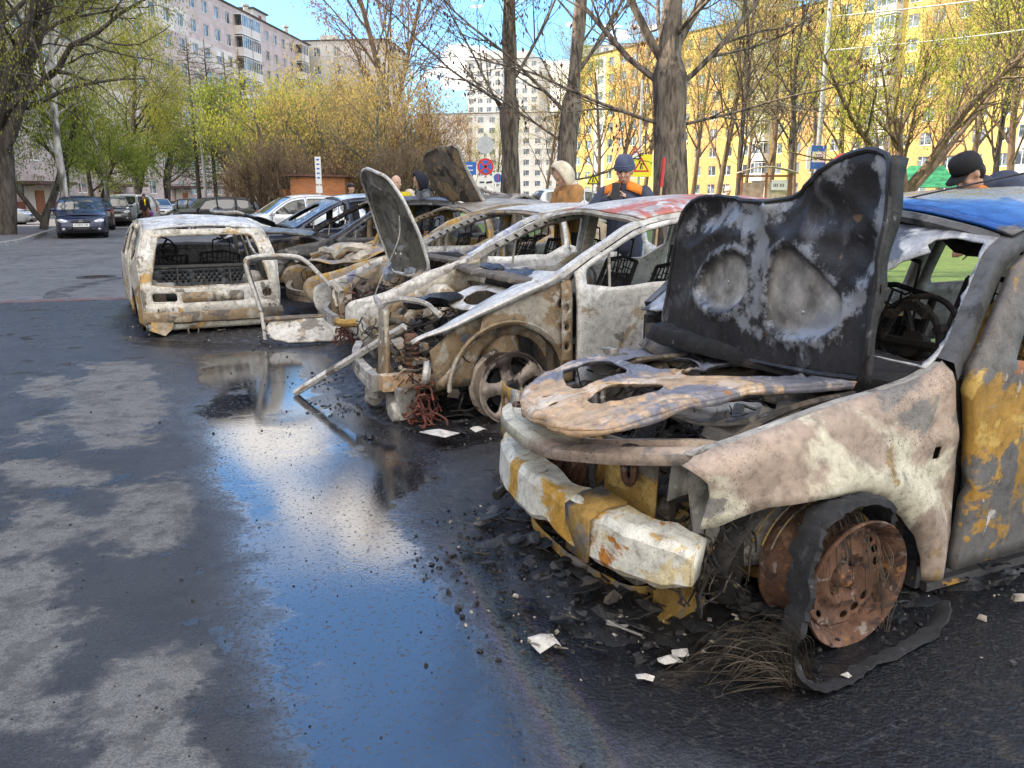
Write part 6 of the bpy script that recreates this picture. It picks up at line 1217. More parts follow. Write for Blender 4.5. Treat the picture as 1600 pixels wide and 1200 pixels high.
# ---- torn off door frame lying between the left wreck and the silver hatchback
def loose_door():
    root=thing('car_door','torn off pale car door lying on its side, its bare window frame standing up','car door',(-2.45,7.85,0),0)
    u=Vector((.94,.34,0)).normalized(); bw=Vector((-.2,.5,0)).normalized()
    def fr(a,b): p=u*a+bw*(b*.10); return (p.x,p.y,b)
    pts=[(.0,.04),(-.02,.30),(-.10,.62),(-.13,.80),(-.08,.845),(.10,.86),(.34,.845),(.46,.78),(.62,.60),(.76,.44)]
    m=MB(); m.tube([fr(a,b) for a,b in catmull(pts,6)],.022,8); o=m.build('window_frame',SILV,root,True)
    m=MB(); m.tube([fr(a+.025,b-.03) for a,b in catmull(pts[1:],6)],.012,6); m.build('frame_channel',SCORCH,o,True)
    def pf(a,b): p=u*a+Vector((-.34,.94,0))*(b*.0); return (p.x+.16*b-.02*math.sin(a*6),p.y-.50*b*.35,.02+.22*(1-b)*(.6+.4*math.sin(a*2.2+.5))+.01*mnoise.noise(Vector((a*6,b*6,0))))
    panel('door_skin',smoothp([(-.03,0),(.30,0),(.8,.0),(1.15,.02),(1.22,.5),(1.1,.95),(.5,1),(.0,.96)],1),pf,SILV,root,[],.05,.03)
    m=MB(); m.tube([(v.x,v.y,.24) for v in (u*0,u*.5,u*1.15)],.03,6); jitter(m,.01,9); m.build('door_edge',SILV2,root,True)
loose_door()
m=MB(); m.tube(catmull([(-1.59,5.71,.015),(-1.35,5.6,.17),(-1.05,5.45,.36),(-.72,5.3,.57)],6),.028,6); m.v=[(x,y,z) for x,y,z in m.v]
tag(m.build('metal_strip',SILV,None,True),'long bent pale metal strip leaning from the puddle edge up to the silver wreck','metal strip')
# ------------------------------------------------------------ trees
def bark(name,a,b,sc=9,bump=.9):
    t=NT(name); n=t.noise(sc,8,.65,.4,stretch=(1,1,.22)); v=t.voro(sc*1.3,'DISTANCE_TO_EDGE'); c=t.mix(t.step(n,.38,.62),a,b)
    return t.out(c,.9,0,t.bump(n,bump,.03))
BARK=bark('poplar_bark',(.045,.036,.03),(.22,.18,.14),14,1.0); BARKD=bark('dark_bark',(.035,.028,.024),(.10,.085,.07)); BARKW=bark('birch_bark',(.10,.09,.085),(.66,.64,.60),3); BARKB=bark('brown_bark',(.09,.06,.04),(.20,.14,.095)); BARKG=bark('grey_green_bark',(.10,.10,.075),(.22,.21,.16))
def leafm(name,a,b,c=None):
    t=NT(name); n=t.noise(1.1,3,.6); n2=t.noise(11,2); col=t.mix(t.step(n,.38,.62),a,b)
    if c: col=t.mix(t.step(n2,.55,.65),col,c)
    t.N.remove(t.b); o=[x for x in t.N if x.type=='OUTPUT_MATERIAL'][0]
    d=t.N.new('ShaderNodeBsdfDiffuse'); tr=t.N.new('ShaderNodeBsdfTranslucent'); mx=t.N.new('ShaderNodeMixShader'); mx.inputs[0].default_value=.35
    t.L.new(col,d.inputs[0]); t.L.new(col,tr.inputs[0]); t.L.new(d.outputs[0],mx.inputs[1]); t.L.new(tr.outputs[0],mx.inputs[2]); t.L.new(mx.outputs[0],o.inputs[0]); return t.mat
LYG=leafm('young_yellow_green_leaves',(.30,.34,.06),(.42,.44,.08),(.52,.46,.12)); LGR=leafm('fresh_green_leaves',(.17,.24,.055),(.26,.32,.07),(.36,.38,.09)); LOR=leafm('golden_orange_buds',(.50,.36,.13),(.42,.32,.12),(.58,.48,.16)); LPK=leafm('pinkish_brown_buds',(.36,.22,.13),(.28,.17,.10),(.46,.33,.18))
LWI=leafm('willow_leaves',(.22,.24,.05),(.34,.33,.07),(.44,.40,.10)); CATK=leafm('dark_red_catkins',(.10,.05,.035),(.20,.12,.08)); LBR=leafm('brown_twig_tips',(.28,.21,.13),(.38,.29,.17))
class Tree:
    def __init__(s,seed): s.r=random.Random(seed); s.T=MB(); s.C=MB(); s.L=[]; s.nr=np.random.RandomState(seed)
    def grow(s,p,d,L,r,lvl,P,target=None):
        """one branch; P[lvl]=(n segments, wander, gravity/up, children, child len ratio, child angle, child start)"""
        nseg,wan,up,nch,lr,ang,st=P[lvl]; pts=[Vector(p)]; d=Vector(d).normalized(); dirs=[d.copy()]
        for i in range(nseg):
            d=(d+Vector((s.r.gauss(0,wan),s.r.gauss(0,wan),s.r.gauss(0,wan)+up))).normalized(); pts.append(pts[-1]+d*L/nseg); dirs.append(d.copy())
        last=lvl==len(P)-1
        rad=[max(.004,r*(1-.72*(i/nseg)**.9)) if not (lvl==0) else r*(1-.6*i/nseg) for i in range(nseg+1)]
        sides=(9,6,4,3,3)[min(lvl,4)]
        (s.T if lvl<=s.tl else s.C).tube(pts,rad,sides,cap=False)
        if last:
            for i in range(1,nseg+1): s.L.append((pts[i],dirs[i]))
            return
        for k in range(nch):
            t=st+(1-st)*(k+s.r.random())/nch; f=t*nseg; i=min(nseg-1,int(f)); q=pts[i].lerp(pts[i+1],f-i); dd=dirs[i+1]
            ax=dd.orthogonal().normalized(); ax.rotate(Matrix.Rotation(s.r.uniform(0,2*PI)+k*2.4,3,dd)); a=ang*(1+s.r.uniform(-.25,.25)); nd=dd.copy(); nd.rotate(Matrix.Rotation(a,3,ax))
            s.grow(q,nd,L*lr*(1.15-.5*t)*s.r.uniform(.75,1.2),rad[i]*(.55 if lvl else .42)*s.r.uniform(.8,1.1),lvl+1,P)
    def leaves(s,n,size,spread,droop=0,aspect=1,keep=None):
        if not s.L: return
        pts=np.array([tuple(p) for p,_ in s.L]); idx=s.nr.randint(0,len(pts),n); c=pts[idx]+s.nr.normal(0,spread,(n,3))
        if droop: c[:,2]-=np.abs(s.nr.normal(0,droop,n))
        a=s.nr.normal(0,1,(n,3)); a/=np.linalg.norm(a,axis=1)[:,None]; b=np.cross(a,s.nr.normal(0,1,(n,3))); b/=np.linalg.norm(b,axis=1)[:,None]
        if droop: a=a*.4+np.array([0,0,-1.]); a/=np.linalg.norm(a,axis=1)[:,None]; b=np.cross(a,s.nr.normal(0,1,(n,3))); b/=np.linalg.norm(b,axis=1)[:,None]
        sz=(size*s.nr.uniform(.6,1.4,n))[:,None]; A=a*sz*aspect; B=b*sz
        V=np.stack([c-A,c-B*.6,c+A,c+B*.6],1).reshape(-1,3); base=len(s.C.v); s.C.v.extend(map(tuple,V.tolist())); s.C.f.extend([(base+4*i,base+4*i+1,base+4*i+2,base+4*i+3) for i in range(n)]); s.C.m.extend([1]*n)
    def build(s,name,label,cat,barkm,leaf,group=None):
        root=thing(name,label,cat,group=group); s.T.build('trunk',barkm,root,True,80); s.C.build('crown',[barkm,leaf],root); return root
def at(px,Y): return ((px-800)*Y/1283,Y,0)
def place(proto,used,px,Y,label,sc=1,rz=0,group=None,xyz=None):
    o=proto if not used.get(proto.name) else copy_tree(proto); used[proto.name]=1
    x,y,z=xyz or at(px,Y); o.location=(x,y,.10); o.scale=(sc,sc,sc*1.0); o.rotation_euler=(0,0,rz); o['label']=label
    if group: o['group']=group
    return o
USED={}
# poplars beside the kerb
def poplar(seed,H,r,lean,limbs,label,loc,bend=.03):
    t=Tree(seed); t.tl=1; R_=t.r
    n=14; pts=[];d=Vector(lean).normalized(); p=Vector((0,0,-.1)); pts.append(p.copy())
    rad=[]
    for i in range(n):
        d=(d+Vector((R_.gauss(0,bend),R_.gauss(0,bend),.03))).normalized(); p=p+d*(H/n if i>2 else H/n); pts.append(p.copy())
    fine=[Vector(q) for q in catmull([tuple(q) for q in pts],5)]; N=len(fine)
    for i in range(N):
        z=fine[i].z; k=r*(1-.10*z/3) if z<3 else r*(.62-.5*(z-3)/(H-3)); k=max(k,.03); k*=1+.45*math.exp(-max(0,z)/.35)+.10*math.exp(-((z-2.8)/.5)**2); rad.append(k)
    t.T.tube(fine,rad,20,cap=False)
    t.T.v=[tuple(Vector(v)+Vector((mnoise.noise(Vector((v[0]*5,v[1]*5,v[2]*1.1+seed)))*.05,mnoise.noise(Vector((v[0]*5+9,v[1]*5,v[2]*1.1)))*.05,0))) for v in t.T.v]
    P=[None,(9,.07,.035,9,.42,.5,.15),(6,.10,.03,6,.45,.5,.15),(4,.13,-.01,0,0,0,0)]
    for (z,az,el,L,rr) in limbs:
        i=min(range(N),key=lambda k:abs(fine[k].z-z)); dd=Vector((math.cos(R(az))*math.cos(R(el)),math.sin(R(az))*math.cos(R(el)),math.sin(R(el)))); t.grow(fine[i],dd,L,rr,1,P)
    for k in range(26):
        z=3.2+(H-3.5)*(k+R_.random())/26; i=min(range(N),key=lambda q:abs(fine[q].z-z)); az=R_.uniform(0,360); el=R_.uniform(25,60); L=R_.uniform(1.6,3.6)*(1-.5*z/H)+.6
        dd=Vector((math.cos(R(az))*math.cos(R(el)),math.sin(R(az))*math.cos(R(el)),math.sin(R(el)))); t.grow(fine[i],dd,L,min(.035,rad[i]*.22),1,P)
    t.leaves(3800,.026,.03,.05,1.3); o=t.build('poplar_tree',label,'tree',BARK,CATK,'bare poplars beside the kerb'); o.location=(*loc,.08); return o
poplar(3,15,.228,(-.0,0,1),[(2.3,178,14,2.8,.030),(2.7,150,38,3.4,.05),(2.95,186,52,4.2,.06),(2.6,5,35,3.2,.045),(3.1,20,58,4.0,.055),(2.2,-20,12,2.4,.025),(2.9,90,45,3.5,.04)],'thickest bare poplar, dark rough trunk behind the red topped pole',(2.12,10.9))
poplar(8,15,.165,(.0,.02,1),[(1.7,10,15,2.4,.022),(2.6,165,42,3.4,.04),(3.2,30,50,3.2,.04),(2.2,190,28,2.2,.025)],'bare poplar with a slightly crooked trunk behind the person in the beige hood',(.84,13.6),.04)
poplar(12,16,.185,(.012,0,1),[(2.6,160,45,3.2,.03),(3.3,20,50,3,.035),(2.9,200,40,3.0,.03)],'leftmost bare poplar with a slim straight trunk',(.03,15.3),.025)
# big willow on the left
t=Tree(21); t.tl=2
PW=[(9,.07,.0,12,.62,.75,.28),(7,.16,.03,8,.5,.7,.2),(6,.22,-.05,6,.5,.75,.15),(5,.12,-.30,0,0,0,0)]
t.grow((0,0,0),(.05,-.02,1),11,.40,0,PW); t.grow((0,.1,2.6),(.75,-.25,.75),9.5,.26,1,PW); t.grow((0,0,3.6),(.45,-.1,.9),9,.24,1,PW); t.grow((0,0,4.2),(.9,-.3,.35),8,.16,1,PW); t.grow((0,0,2.9),(-.3,-.3,.9),7,.2,1,PW)
t.leaves(42000,.034,.22,.35,1.3); t.build('willow_tree','huge willow at the left edge, thick leaning trunk, hanging yellow green twigs','tree',BARKD,LWI); bpy.data.objects['willow_tree'].location=(-19.3,31,.1)
t=Tree(22); t.tl=2; t.grow((0,0,0),(.12,0,1),9,.22,0,PW); t.leaves(18000,.038,.2,.3,1.2); wl2=t.build('willow_tree','x','tree',BARKD,LWI)
place(wl2,USED,95,38,'slender willow with dense yellow green leaves behind the navy hatchback',1,0); place(wl2,USED,215,47,'willow with hanging yellow leaves over the middle of the left car row',1.0,2)
# birches
t=Tree(30); t.tl=1; t.grow((0,0,0),(.02,0,1),10,.17,0,[(9,.04,.01,16,.35,.8,.25),(6,.14,.02,7,.5,.7,.2),(5,.12,-.14,0,0,0,0)]); t.leaves(4500,.04,.15,.15,1); bi=t.build('birch_tree','x','tree',BARKW,LYG)
place(bi,USED,102,33,'birch with white trunk on the grass left of the navy hatchback',1,0); place(bi,USED,168,40,'thin leaning birch behind the navy hatchback',.8,1.3)
# dark leaning trees in front of the block
t=Tree(41); t.tl=2; PD=[(7,.10,.0,7,.6,.7,.35),(6,.15,.03,7,.55,.7,.2),(5,.18,.02,6,.5,.7,.15),(4,.15,-.02,0,0,0,0)]
t.grow((0,0,0),(.35,0,1),5.5,.2,0,PD); t.grow((0,0,.4),(-.55,.1,.8),4,.14,0,PD); t.leaves(14000,.048,.24,.05,1); dk=t.build('leafy_tree','x','tree',BARKD,LGR)
for px,Y,l,s_,rz in ((150,41,'dark trunked young tree on the grass between the birches',.9,2.5),(62,36,'dark forked tree beside the silver saloon on the left',.9,.6),(205,66,'leaning green tree over the walking woman, nearest the right entrance',1.3,0),(262,74,'spreading green tree in front of the middle of the pink block',1.5,1.9),(395,56,'fresh green tree right of the dark conifers',1.3,4)): place(dk,USED,px,Y,l,s_,rz,'leafy trees before the pink block')
# bare larches
t=Tree(51); t.tl=0
n=12;
t.T.tube([(0,0,i) for i in range(n+1)],[.17*(1-.85*i/n) for i in range(n+1)],8,cap=False)
for k in range(95):
    z=2.0+9.5*k/95; L=2.9*(1-z/13)+.3; az=k*2.4+t.r.random(); t.grow((0,0,z),(math.cos(az),math.sin(az),-.05+.25*t.r.random()),L,.028,1,[None,(5,.08,.01,8,.35,1.0,.1),(3,.15,-.05,0,0,0,0)])
t.leaves(2500,.035,.03); la=t.build('larch_tree','x','tree',BARKD,LBR)
for px,Y,l,s_ in ((312,58,'dark bare larch just left of the lamp post',1.0),(338,62,'dark bare larch right of the lamp post',1.05),(366,60,'slim dark larch third from the left',.95),(388,66,'last dark larch beside the fresh green tree',1.05)): place(la,USED,px,Y,l,s_,px*.1,'row of dark larches')
# flowering willows and maples behind the right hand row
def bushy(seed,leaf,H,n,sz,bk,ms=5,sp=.22):
    t=Tree(seed); t.tl=1; P=[(6,.09,.05,7,.62,.55,.2),(6,.12,.05,8,.55,.6,.15),(5,.14,.04,6,.5,.6,.1),(3,.15,.03,0,0,0,0)]
    for k in range(ms):
        a=2*PI*k/ms+t.r.random(); t.grow((.15*math.cos(a),.15*math.sin(a),0),(.42*math.cos(a),.42*math.sin(a),1),H*t.r.uniform(.7,1),.11,0,P)
    t.leaves(n,sz,sp,.02,1.1); return t.build('budding_tree','x','tree',bk,leaf)
bo1=bushy(61,LOR,5.8,7500,.045,BARKG); bo2=bushy(62,LYG,5.4,8500,.05,BARKG); bo3=bushy(63,LPK,5.2,6500,.04,BARKB); bo4=bushy(64,LBR,3.6,2500,.03,BARKB,6,.15)
GB='budding trees behind the right hand row of cars'
for pr,px,Y,l,s_ in ((bo2,432,46,'bright yellow green tree left of the brick shed',1.22),(bo1,470,52,'golden tree rising behind the yellow green one',1.25),(bo1,525,44,'golden orange tree over the brick shed',1.28),(bo1,590,42,'golden tree behind the raised silver bonnet',1.12),(bo3,640,44,'pinkish brown tree right of the golden ones',1.10),(bo3,682,50,'last pinkish tree before the towers',1.05),(bo1,560,55,'tall golden tree in the second row',1.45),(bo3,505,60,'brown tree in the second row behind the shed',1.4),(bo2,415,66,'yellow green tree beside the larches',1.3)): place(pr,USED,px,Y,l,s_,px*.37,GB)
for pr,px,Y,l,s_ in ((bo4,405,40,'low dark leafless bush at the left end of the thicket',.95),(bo4,450,39,'dark leafless bush left of the brick shed',1.0),(bo4,548,41,'dark leafless bush right of the brick shed',1.0),(bo4,610,38,'dark leafless bush behind the man in yellow',.9),(bo4,665,40,'dark leafless bush behind the hooded man',.9),(bo4,495,45,'dark leafless bush behind the brick shed',1.1),(bo4,420,52,'dark leafless bush below the larches',1.1),(bo4,375,50,'dark leafless bush right of the lamp post',.9)): place(pr,USED,px,Y,l,s_,px*.21,'leafless bushes')
# tall leafless tree above the thicket
t=Tree(71); t.tl=1; PT=[(9,.04,.02,16,.50,.42,.3),(7,.09,.06,8,.5,.5,.15),(5,.12,.04,5,.5,.5,.1),(3,.12,.0,0,0,0,0)]
t.grow((0,0,0),(0,0,1),15,.24,0,PT); t.leaves(6500,.05,.12,.08,1.3); tt=t.build('tall_tree','x','tree',BARKB,LPK)
for px,Y,l,s_ in ((632,54,'tall leafless tree with red brown catkins rising over the golden trees',1.12),(600,60,'second tall leafless tree just left of the first',1.05),(965,58,'tall leafless tree behind the man with the phone',.8)): place(tt,USED,px,Y,l,s_,px*.5,'tall leafless trees')
# yard trees on the right
t=Tree(81); t.tl=2; PM=[(5,.06,.0,8,1.05,.75,.42),(8,.10,.05,8,.5,.6,.15),(6,.13,.05,7,.5,.6,.12),(4,.15,.03,0,0,0,0)]
t.grow((0,0,0),(.02,0,1),3.6,.20,0,PM); t.grow((0,0,1.3),(-.8,-.2,.8),5.5,.11,1,PM); t.grow((0,0,1.4),(.8,.2,.75),5.5,.12,1,PM); t.grow((0,0,1.6),(.1,-.3,1),6.5,.13,1,PM); t.leaves(9500,.030,.16,.02,1.1); mp=t.build('maple_tree','x','tree',BARKB,LYG)
place(mp,USED,1415,24,'broad maple with fine yellow green flowers in front of the playground house',1.0,.4,'trees of the sunny yard')
t=Tree(82); t.tl=1; PY=[(8,.05,.02,13,.55,.55,.25),(7,.10,.05,8,.5,.6,.15),(5,.14,.04,6,.5,.6,.1),(3,.15,.02,0,0,0,0)]
t.grow((0,0,0),(.03,0,1),9,.15,0,PY); t.leaves(11000,.032,.2,.02,1.1); y1=t.build('yard_tree','x','tree',BARKB,LYG)
t=Tree(83); t.tl=1; t.grow((0,0,0),(-.05,0,1),9,.14,0,PY); t.leaves(8000,.032,.16,.02,1.1); y2=t.build('yard_tree','x','tree',BARKB,LOR)
t=Tree(84); t.tl=1; t.grow((0,0,0),(.0,.03,1),8.5,.13,0,PY); t.leaves(1500,.04,.1,.02,1.1); y3=t.build('yard_tree','x','tree',BARKD,LBR)
for pr,px,Y,l,s_ in ((y2,1115,33,'leafless orange tinged tree right of the thick poplar',.95),(y3,1150,29,'bare dark yard tree left of the information stand',.9),(y1,1200,36,'yellow green yard tree behind the information stand',1.0),(y3,1235,31,'bare yard tree just left of the bus stop pole',.95),(y1,1320,38,'yellow green yard tree between pole and maple',1.05),(y1,1500,33,'yellow green yard tree left of the man in the black cap',1.0),(y3,1545,29,'bare yard tree above the man in the black cap',.95),(y1,1585,26,'yellow green yard tree at the right edge',.9),
    (y2,1000,44,'orange tinged tree left of the thick poplar',1.0),(y1,935,52,'yellow green tree between man and beige hood',1.0),(y2,900,60,'orange tinged tree behind the beige hood',1.0),(y2,850,58,'orange tinged tree between the first two poplars',.95),(y1,775,66,'small yellow tree left of the first poplar',.7),(y2,742,72,'small orange tree beside the blue street sign',.75),(y3,1270,50,'bare tree far behind the bus stop pole',1.1),(y1,1080,56,'yellow green tree far behind the thick poplar',1.2),(y2,1380,55,'orange tinged tree far behind the maple',1.2),(y1,1460,60,'far yellow green tree close to the yellow block',1.2),(y1,1240,64,'far yellow green tree left of the pole',1.2),(y1,1160,70,'far yellow green tree near the end of the yellow block',1.2)): place(pr,USED,px,Y,l,s_,px*.33,'trees of the sunny yard')
# ------------------------------------------------------------ street furniture
GALV=plain('galvanised_steel',(.42,.44,.46),.45,.6,.1); SHADEM=plain('lamp_grey',(.5,.5,.5),.4)
def post(name,label,cat,xyz,H,r0,r1,mat=GALV,extra=None,group=None):
    root=thing(name,label,cat,xyz,0,group); MB().tube([(0,0,0),(0,0,.02),(0,0,H)],[r0*1.0,r0,r1],12).build('pole',mat,root,True); return root
x,y,_=at(322,55); lp=post('street_lamp','tall grey street lamp standing before the dark larches','street lamp',(x,y,.1),7.6,.11,.06)
m=MB(); m.tube(catmull([(0,0,7.4),(-.1,0,8.0),(-.6,0,8.5),(-1.3,0,8.7)],5),.035,6); m.build('arm',GALV,lp,True); m=MB(); m.ell((-1.6,0,8.72),(.35,.12,.06),12,7); m.build('lamp_head',SHADEM,lp,True)
def sign(root,name,w_,h,y,z,mats,draw,x=0,round_=False,th=.02):
    m=MB(); 
    if round_: m.lathe([(0,th),(w_/2,th),(w_/2,0),(0,0)],28,Matrix.Translation((x,y,z))@Matrix.Rotation(PI/2,4,'X'))
    else: m.box((x,y,z),(w_,th,h))
    draw(m,x,y-th/2-.003 if not round_ else y-th-.003,z); return m.build(name,mats,root)
def fl(m,i,poly,y): n=len(m.v); m.mat(i); m.add([(a,y,b) for a,b in poly],[tuple(range(len(poly)))]); m.mat(0)
SBL=plain('sign_blue',(.01,.13,.50),.4,0,.05); SWH=plain('sign_white',(.78,.78,.78),.4,0,.03); SBK=plain('sign_black',(.02,.02,.02),.5); SYE=plain('sign_yellow',(.85,.75,.03),.4,0,.03); SRD=plain('sign_red',(.60,.03,.03),.4,0,.05)
x,y,_=at(1272,24.5); bp_=post('bus_stop_pole','tall grey pole carrying a blue bus stop sign on the right','pole',(x,y,.1),7.2,.085,.06)
m=MB(); m.tube([(0,0,7.1),(.15,0,8.6)],.05,8); m.build('upper_pole',GALV,bp_,True)
def bus(m,x,y,z):
    fl(m,1,[(x-.19,z-.14),(x+.19,z-.14),(x+.19,z+.16),(x-.19,z+.16)],y)
    fl(m,2,[(x-.13,z-.05),(x+.13,z-.05),(x+.135,z+.03),(x+.11,z+.08),(x-.11,z+.08),(x-.135,z+.03)],y-.003)
    for k in range(4): fl(m,1,[(x-.115+.06*k,z+.015),(x-.07+.06*k,z+.015),(x-.07+.06*k,z+.06),(x-.115+.06*k,z+.06)],y-.006)
    for q in (-.075,.075): fl(m,2,ellp(x+q,z-.06,.025,.025,10),y-.006)
sign(bp_,'bus_stop_sign',.44,.66,-.13,2.50,[SBL,SWH,SBK],bus,x=-.02)
MB().box((-.30,-.10,2.48),(.10,.06,.62)).build('side_sign',SWH,bp_)
m=MB()
for z0,z1,dx in ((6.45,6.9,0),(5.55,5.85,0)):
    m.tube(catmull([(x+.05,y,z0),(x+4,y-2,z0+.12),(x+9,y-5,z1+.3),(x+16,y-9,z1+1.0)],6),.022,5)
tag(m.build('overhead_cable',plain('pale_cable',(.55,.55,.52),.5),None),'two pale overhead cables running right from the bus stop pole','cable')
m=MB()
for a,b in (((-46,70,29),(-8,160,34)),((-46,75,30),(-4,160,33))): m.tube([tuple(Vector(a).lerp(Vector(b),k/10)-Vector((0,0,2*math.sin(PI*k/10)))) for k in range(11)],.03,4)
tag(m.build('overhead_wire',SBK,None),'thin dark wires crossing the sky from the pink block roof','wire')
# white number boards by the shed
x,y,_=at(500,34); r_=post('sign_post','thin post with a tall white board beside the brick shed','sign post',(x,y,.1),1.9,.035,.03,SWH)
def none(m,x,y,z):
    for k in range(5): fl(m,1,[(x-.06,z+.4-.18*k),(x+.06,z+.4-.18*k),(x+.06,z+.46-.18*k),(x-.06,z+.46-.18*k)],y)
sign(r_,'board',.24,1.1,-.05,2.45,[SWH,SBL],none); sign(r_,'small_board',.26,.3,-.05,1.7,[SWH,SBL],lambda m,x,y,z:None)
# far signs in the middle
def nostop(m,x,y,z): fl(m,1,ellp(x,z,.30,.30,24),y); fl(m,2,ellp(x,z,.22,.22,24),y-.004); m.mat(1); [m.box((x,y-.008,z),(.62,.004,.07),Matrix.Rotation(a,3,'Y')) for a in (PI/4,-PI/4)]; m.mat(0)
x,y,_=at(759,30); r_=post('sign_post','post with a round no stopping sign and a mirror disc, left of the first poplar','sign post',(x,y,.1),3.6,.04,.04)
sign(r_,'no_stopping_sign',.62,.62,-.06,2.45,[SWH,SRD,SBL],nostop,round_=True); sign(r_,'grey_disc',.62,.62,-.06,3.2,[GALV],lambda m,x,y,z:None,round_=True)
def arrow(m,x,y,z): fl(m,1,[(x-.22,z-.03),(x-.05,z-.03),(x-.05,z+.03),(x-.22,z+.03)],y); fl(m,1,[(x+.02,z-.05),(x+.24,z-.02),(x+.24,z+.05),(x+.02,z+.02)],y)
sign(r_,'arrow_plate',.62,.30,-.05,1.9,[SWH,SBK],arrow)
x,y,_=at(729,33); r_=post('sign_post','post with a blue street name plate left of the no stopping sign','sign post',(x,y,.1),2.5,.03,.03)
def txt(m,x,y,z):
    for k,(a,b) in enumerate(((-.3,.25),(-.28,.28))): fl(m,1,[(x+a,z+.08-.17*k),(x+b,z+.08-.17*k),(x+b,z+.12-.17*k),(x+a,z+.12-.17*k)],y)
sign(r_,'street_name_plate',.80,.50,-.05,2.5,[SBL,SWH],txt)
x,y,_=at(778,36); r_=post('sign_post','post with a small blue square sign between no stopping sign and first poplar','sign post',(x,y,.1),2.2,.03,.03)
sign(r_,'square_sign',.5,.5,-.05,2.2,[SWH,SRD,SBL],lambda m,x,y,z:(fl(m,2,ellp(x,z,.19,.19,16),y),fl(m,1,[(x-.03,z-.15),(x+.03,z-.15),(x+.03,z+.15),(x-.03,z+.15)],y-.003))); sign(r_,'small_plate',.45,.4,-.05,1.65,[SWH,SBK],lambda m,x,y,z:None)
def tri(m,x,y,z):
    fl(m,1,[(x-.24,z-.18),(x+.24,z-.18),(x,z+.24)],y); fl(m,0,[(x-.16,z-.13),(x+.16,z-.13),(x,z+.14)],y-.003); fl(m,2,[(x-.05,z-.11),(x-.01,z-.11),(x+.02,z+.03),(x-.03,z+.03)],y-.006); fl(m,2,[(x+.02,z-.10),(x+.06,z-.10),(x+.03,z+.0)],y-.006); fl(m,2,ellp(x,z+.05,.025,.025,8),y-.006)
x,y,_=at(926,30); r_=post('sign_post','thin post with a yellow warning sign between the two watching people','sign post',(x,y,.1),3.4,.035,.03)
sign(r_,'warning_sign',.36,.36,-.05,2.0,[SYE,SBK,SBK],tri)
x,y,_=at(997,24); r_=post('sign_post','post with a large yellow crossing sign behind the man with the phone','sign post',(x,y,.1),4.6,.04,.035)
sign(r_,'crossing_sign',.62,.62,-.05,2.25,[SYE,SRD,SBK],tri,x=.05); m=MB(); m.mat(1); m.add([(-.32,-.06,2.42),(.06,-.06,2.42),(-.13,-.06,2.80)],[(0,1,2)]); m.mat(0); m.add([(-.25,-.065,2.455),(-.01,-.065,2.455),(-.13,-.065,2.70)],[(0,1,2)]); m.build('triangle_sign',[SWH,SRD],r_)
x,y,_=at(735,0.1)
# pole with red tip leaning on the thick poplar
r_=thing('tool_handle','thin wooden pole with red tip leaning on the thickest poplar','pole',(1.78,10.3,.1)); m=MB(); m.tube([(0,0,0),(.09,.02,1.45)],.015,7); m.build('shaft',plain('raw_wood',(.50,.34,.20),.7),r_,True); m=MB(); m.tube([(.09,.02,1.45),(.112,.025,1.80)],.022,7); m.build('red_tip',SRD,r_,True)
# brick shed
def shed():
    x,y,_=at(492,38); BR=tiled('orange_brick',(.52,.17,.055),(.36,.25,.18),.26,.085,.010,.16,.5); r_=thing('brick_shed','small orange brick shed with flat dark roof in front of the thicket','shed',(x-1.1,y,.1),R(2))
    m=MB(); m.box2((0,0,0),(2.5,1.9,2.3)); m.build('wall',BR,r_); m=MB(); m.add([(-.22,-.22,2.34),(2.7,-.22,2.3),(2.7,2.1,2.3),(-.22,2.1,2.34)]+[(-.22,-.22,2.44),(2.7,-.22,2.38),(2.7,2.1,2.38),(-.22,2.1,2.44)],[(3,2,1,0),(4,5,6,7),(0,1,5,4),(1,2,6,5),(2,3,7,6),(3,0,4,7)]); m.build('roof',plain('rusty_roof_sheet',(.13,.06,.05),.7),r_)
    MB().box2((-.55,.4,0),(-.03,.5,1.75)).build('gate_post',BR,r_)
shed()
# information stand with arched roof
def stand():
    x,y,_=at(1193,27); WD=plain('red_brown_wood',(.30,.12,.06),.7); r_=thing('information_stand','wooden information stand with arched pale roof and notice boards on the right','information stand',(x,y,.1),R(-8)); r_.scale=(1,1,1.02)
    m=MB()
    for px in (-.72,.05,.80):
        m.box((px,0,1.05),(.07,.07,2.1))
    m.box((.0,0,2.0),(1.75,.06,.06)); m.build('frame',WD,r_)
    m=MB(); vs=[];n=12
    for i in range(n+1):
        a=PI*i/n; vs+=[(-.95+1.95*i/n,-.30,2.10+.20*math.sin(a)),(-.95+1.95*i/n,.30,2.10+.20*math.sin(a))]
    m.add(vs,[(2*i,2*i+2,2*i+3,2*i+1) for i in range(n)]); q=m.build('roof',plain('pale_polycarbonate',(.50,.42,.32),.3),r_,True); mod(q,'SOLIDIFY',thickness=.03)
    MB().box((-.34,.0,1.35),(.66,.03,.9)).build('notice_board',plain('brownish_board',(.42,.30,.24),.6),r_); MB().box((.42,.02,1.3),(.64,.03,1.0)).build('notice_board',plain('pale_board',(.60,.50,.38),.6),r_)
    m=MB(); m.box((.45,-.10,1.72),(.50,.02,.32)); 
    for k in range(7): fl(m,1,[(.27+.05*k,1.66),(.295+.05*k,1.66),(.295+.05*k,1.76),(.27+.05*k,1.76)],-.115) if k!=3 else None
    m.build('paper_notice',[SWH,SBK],r_)
stand()
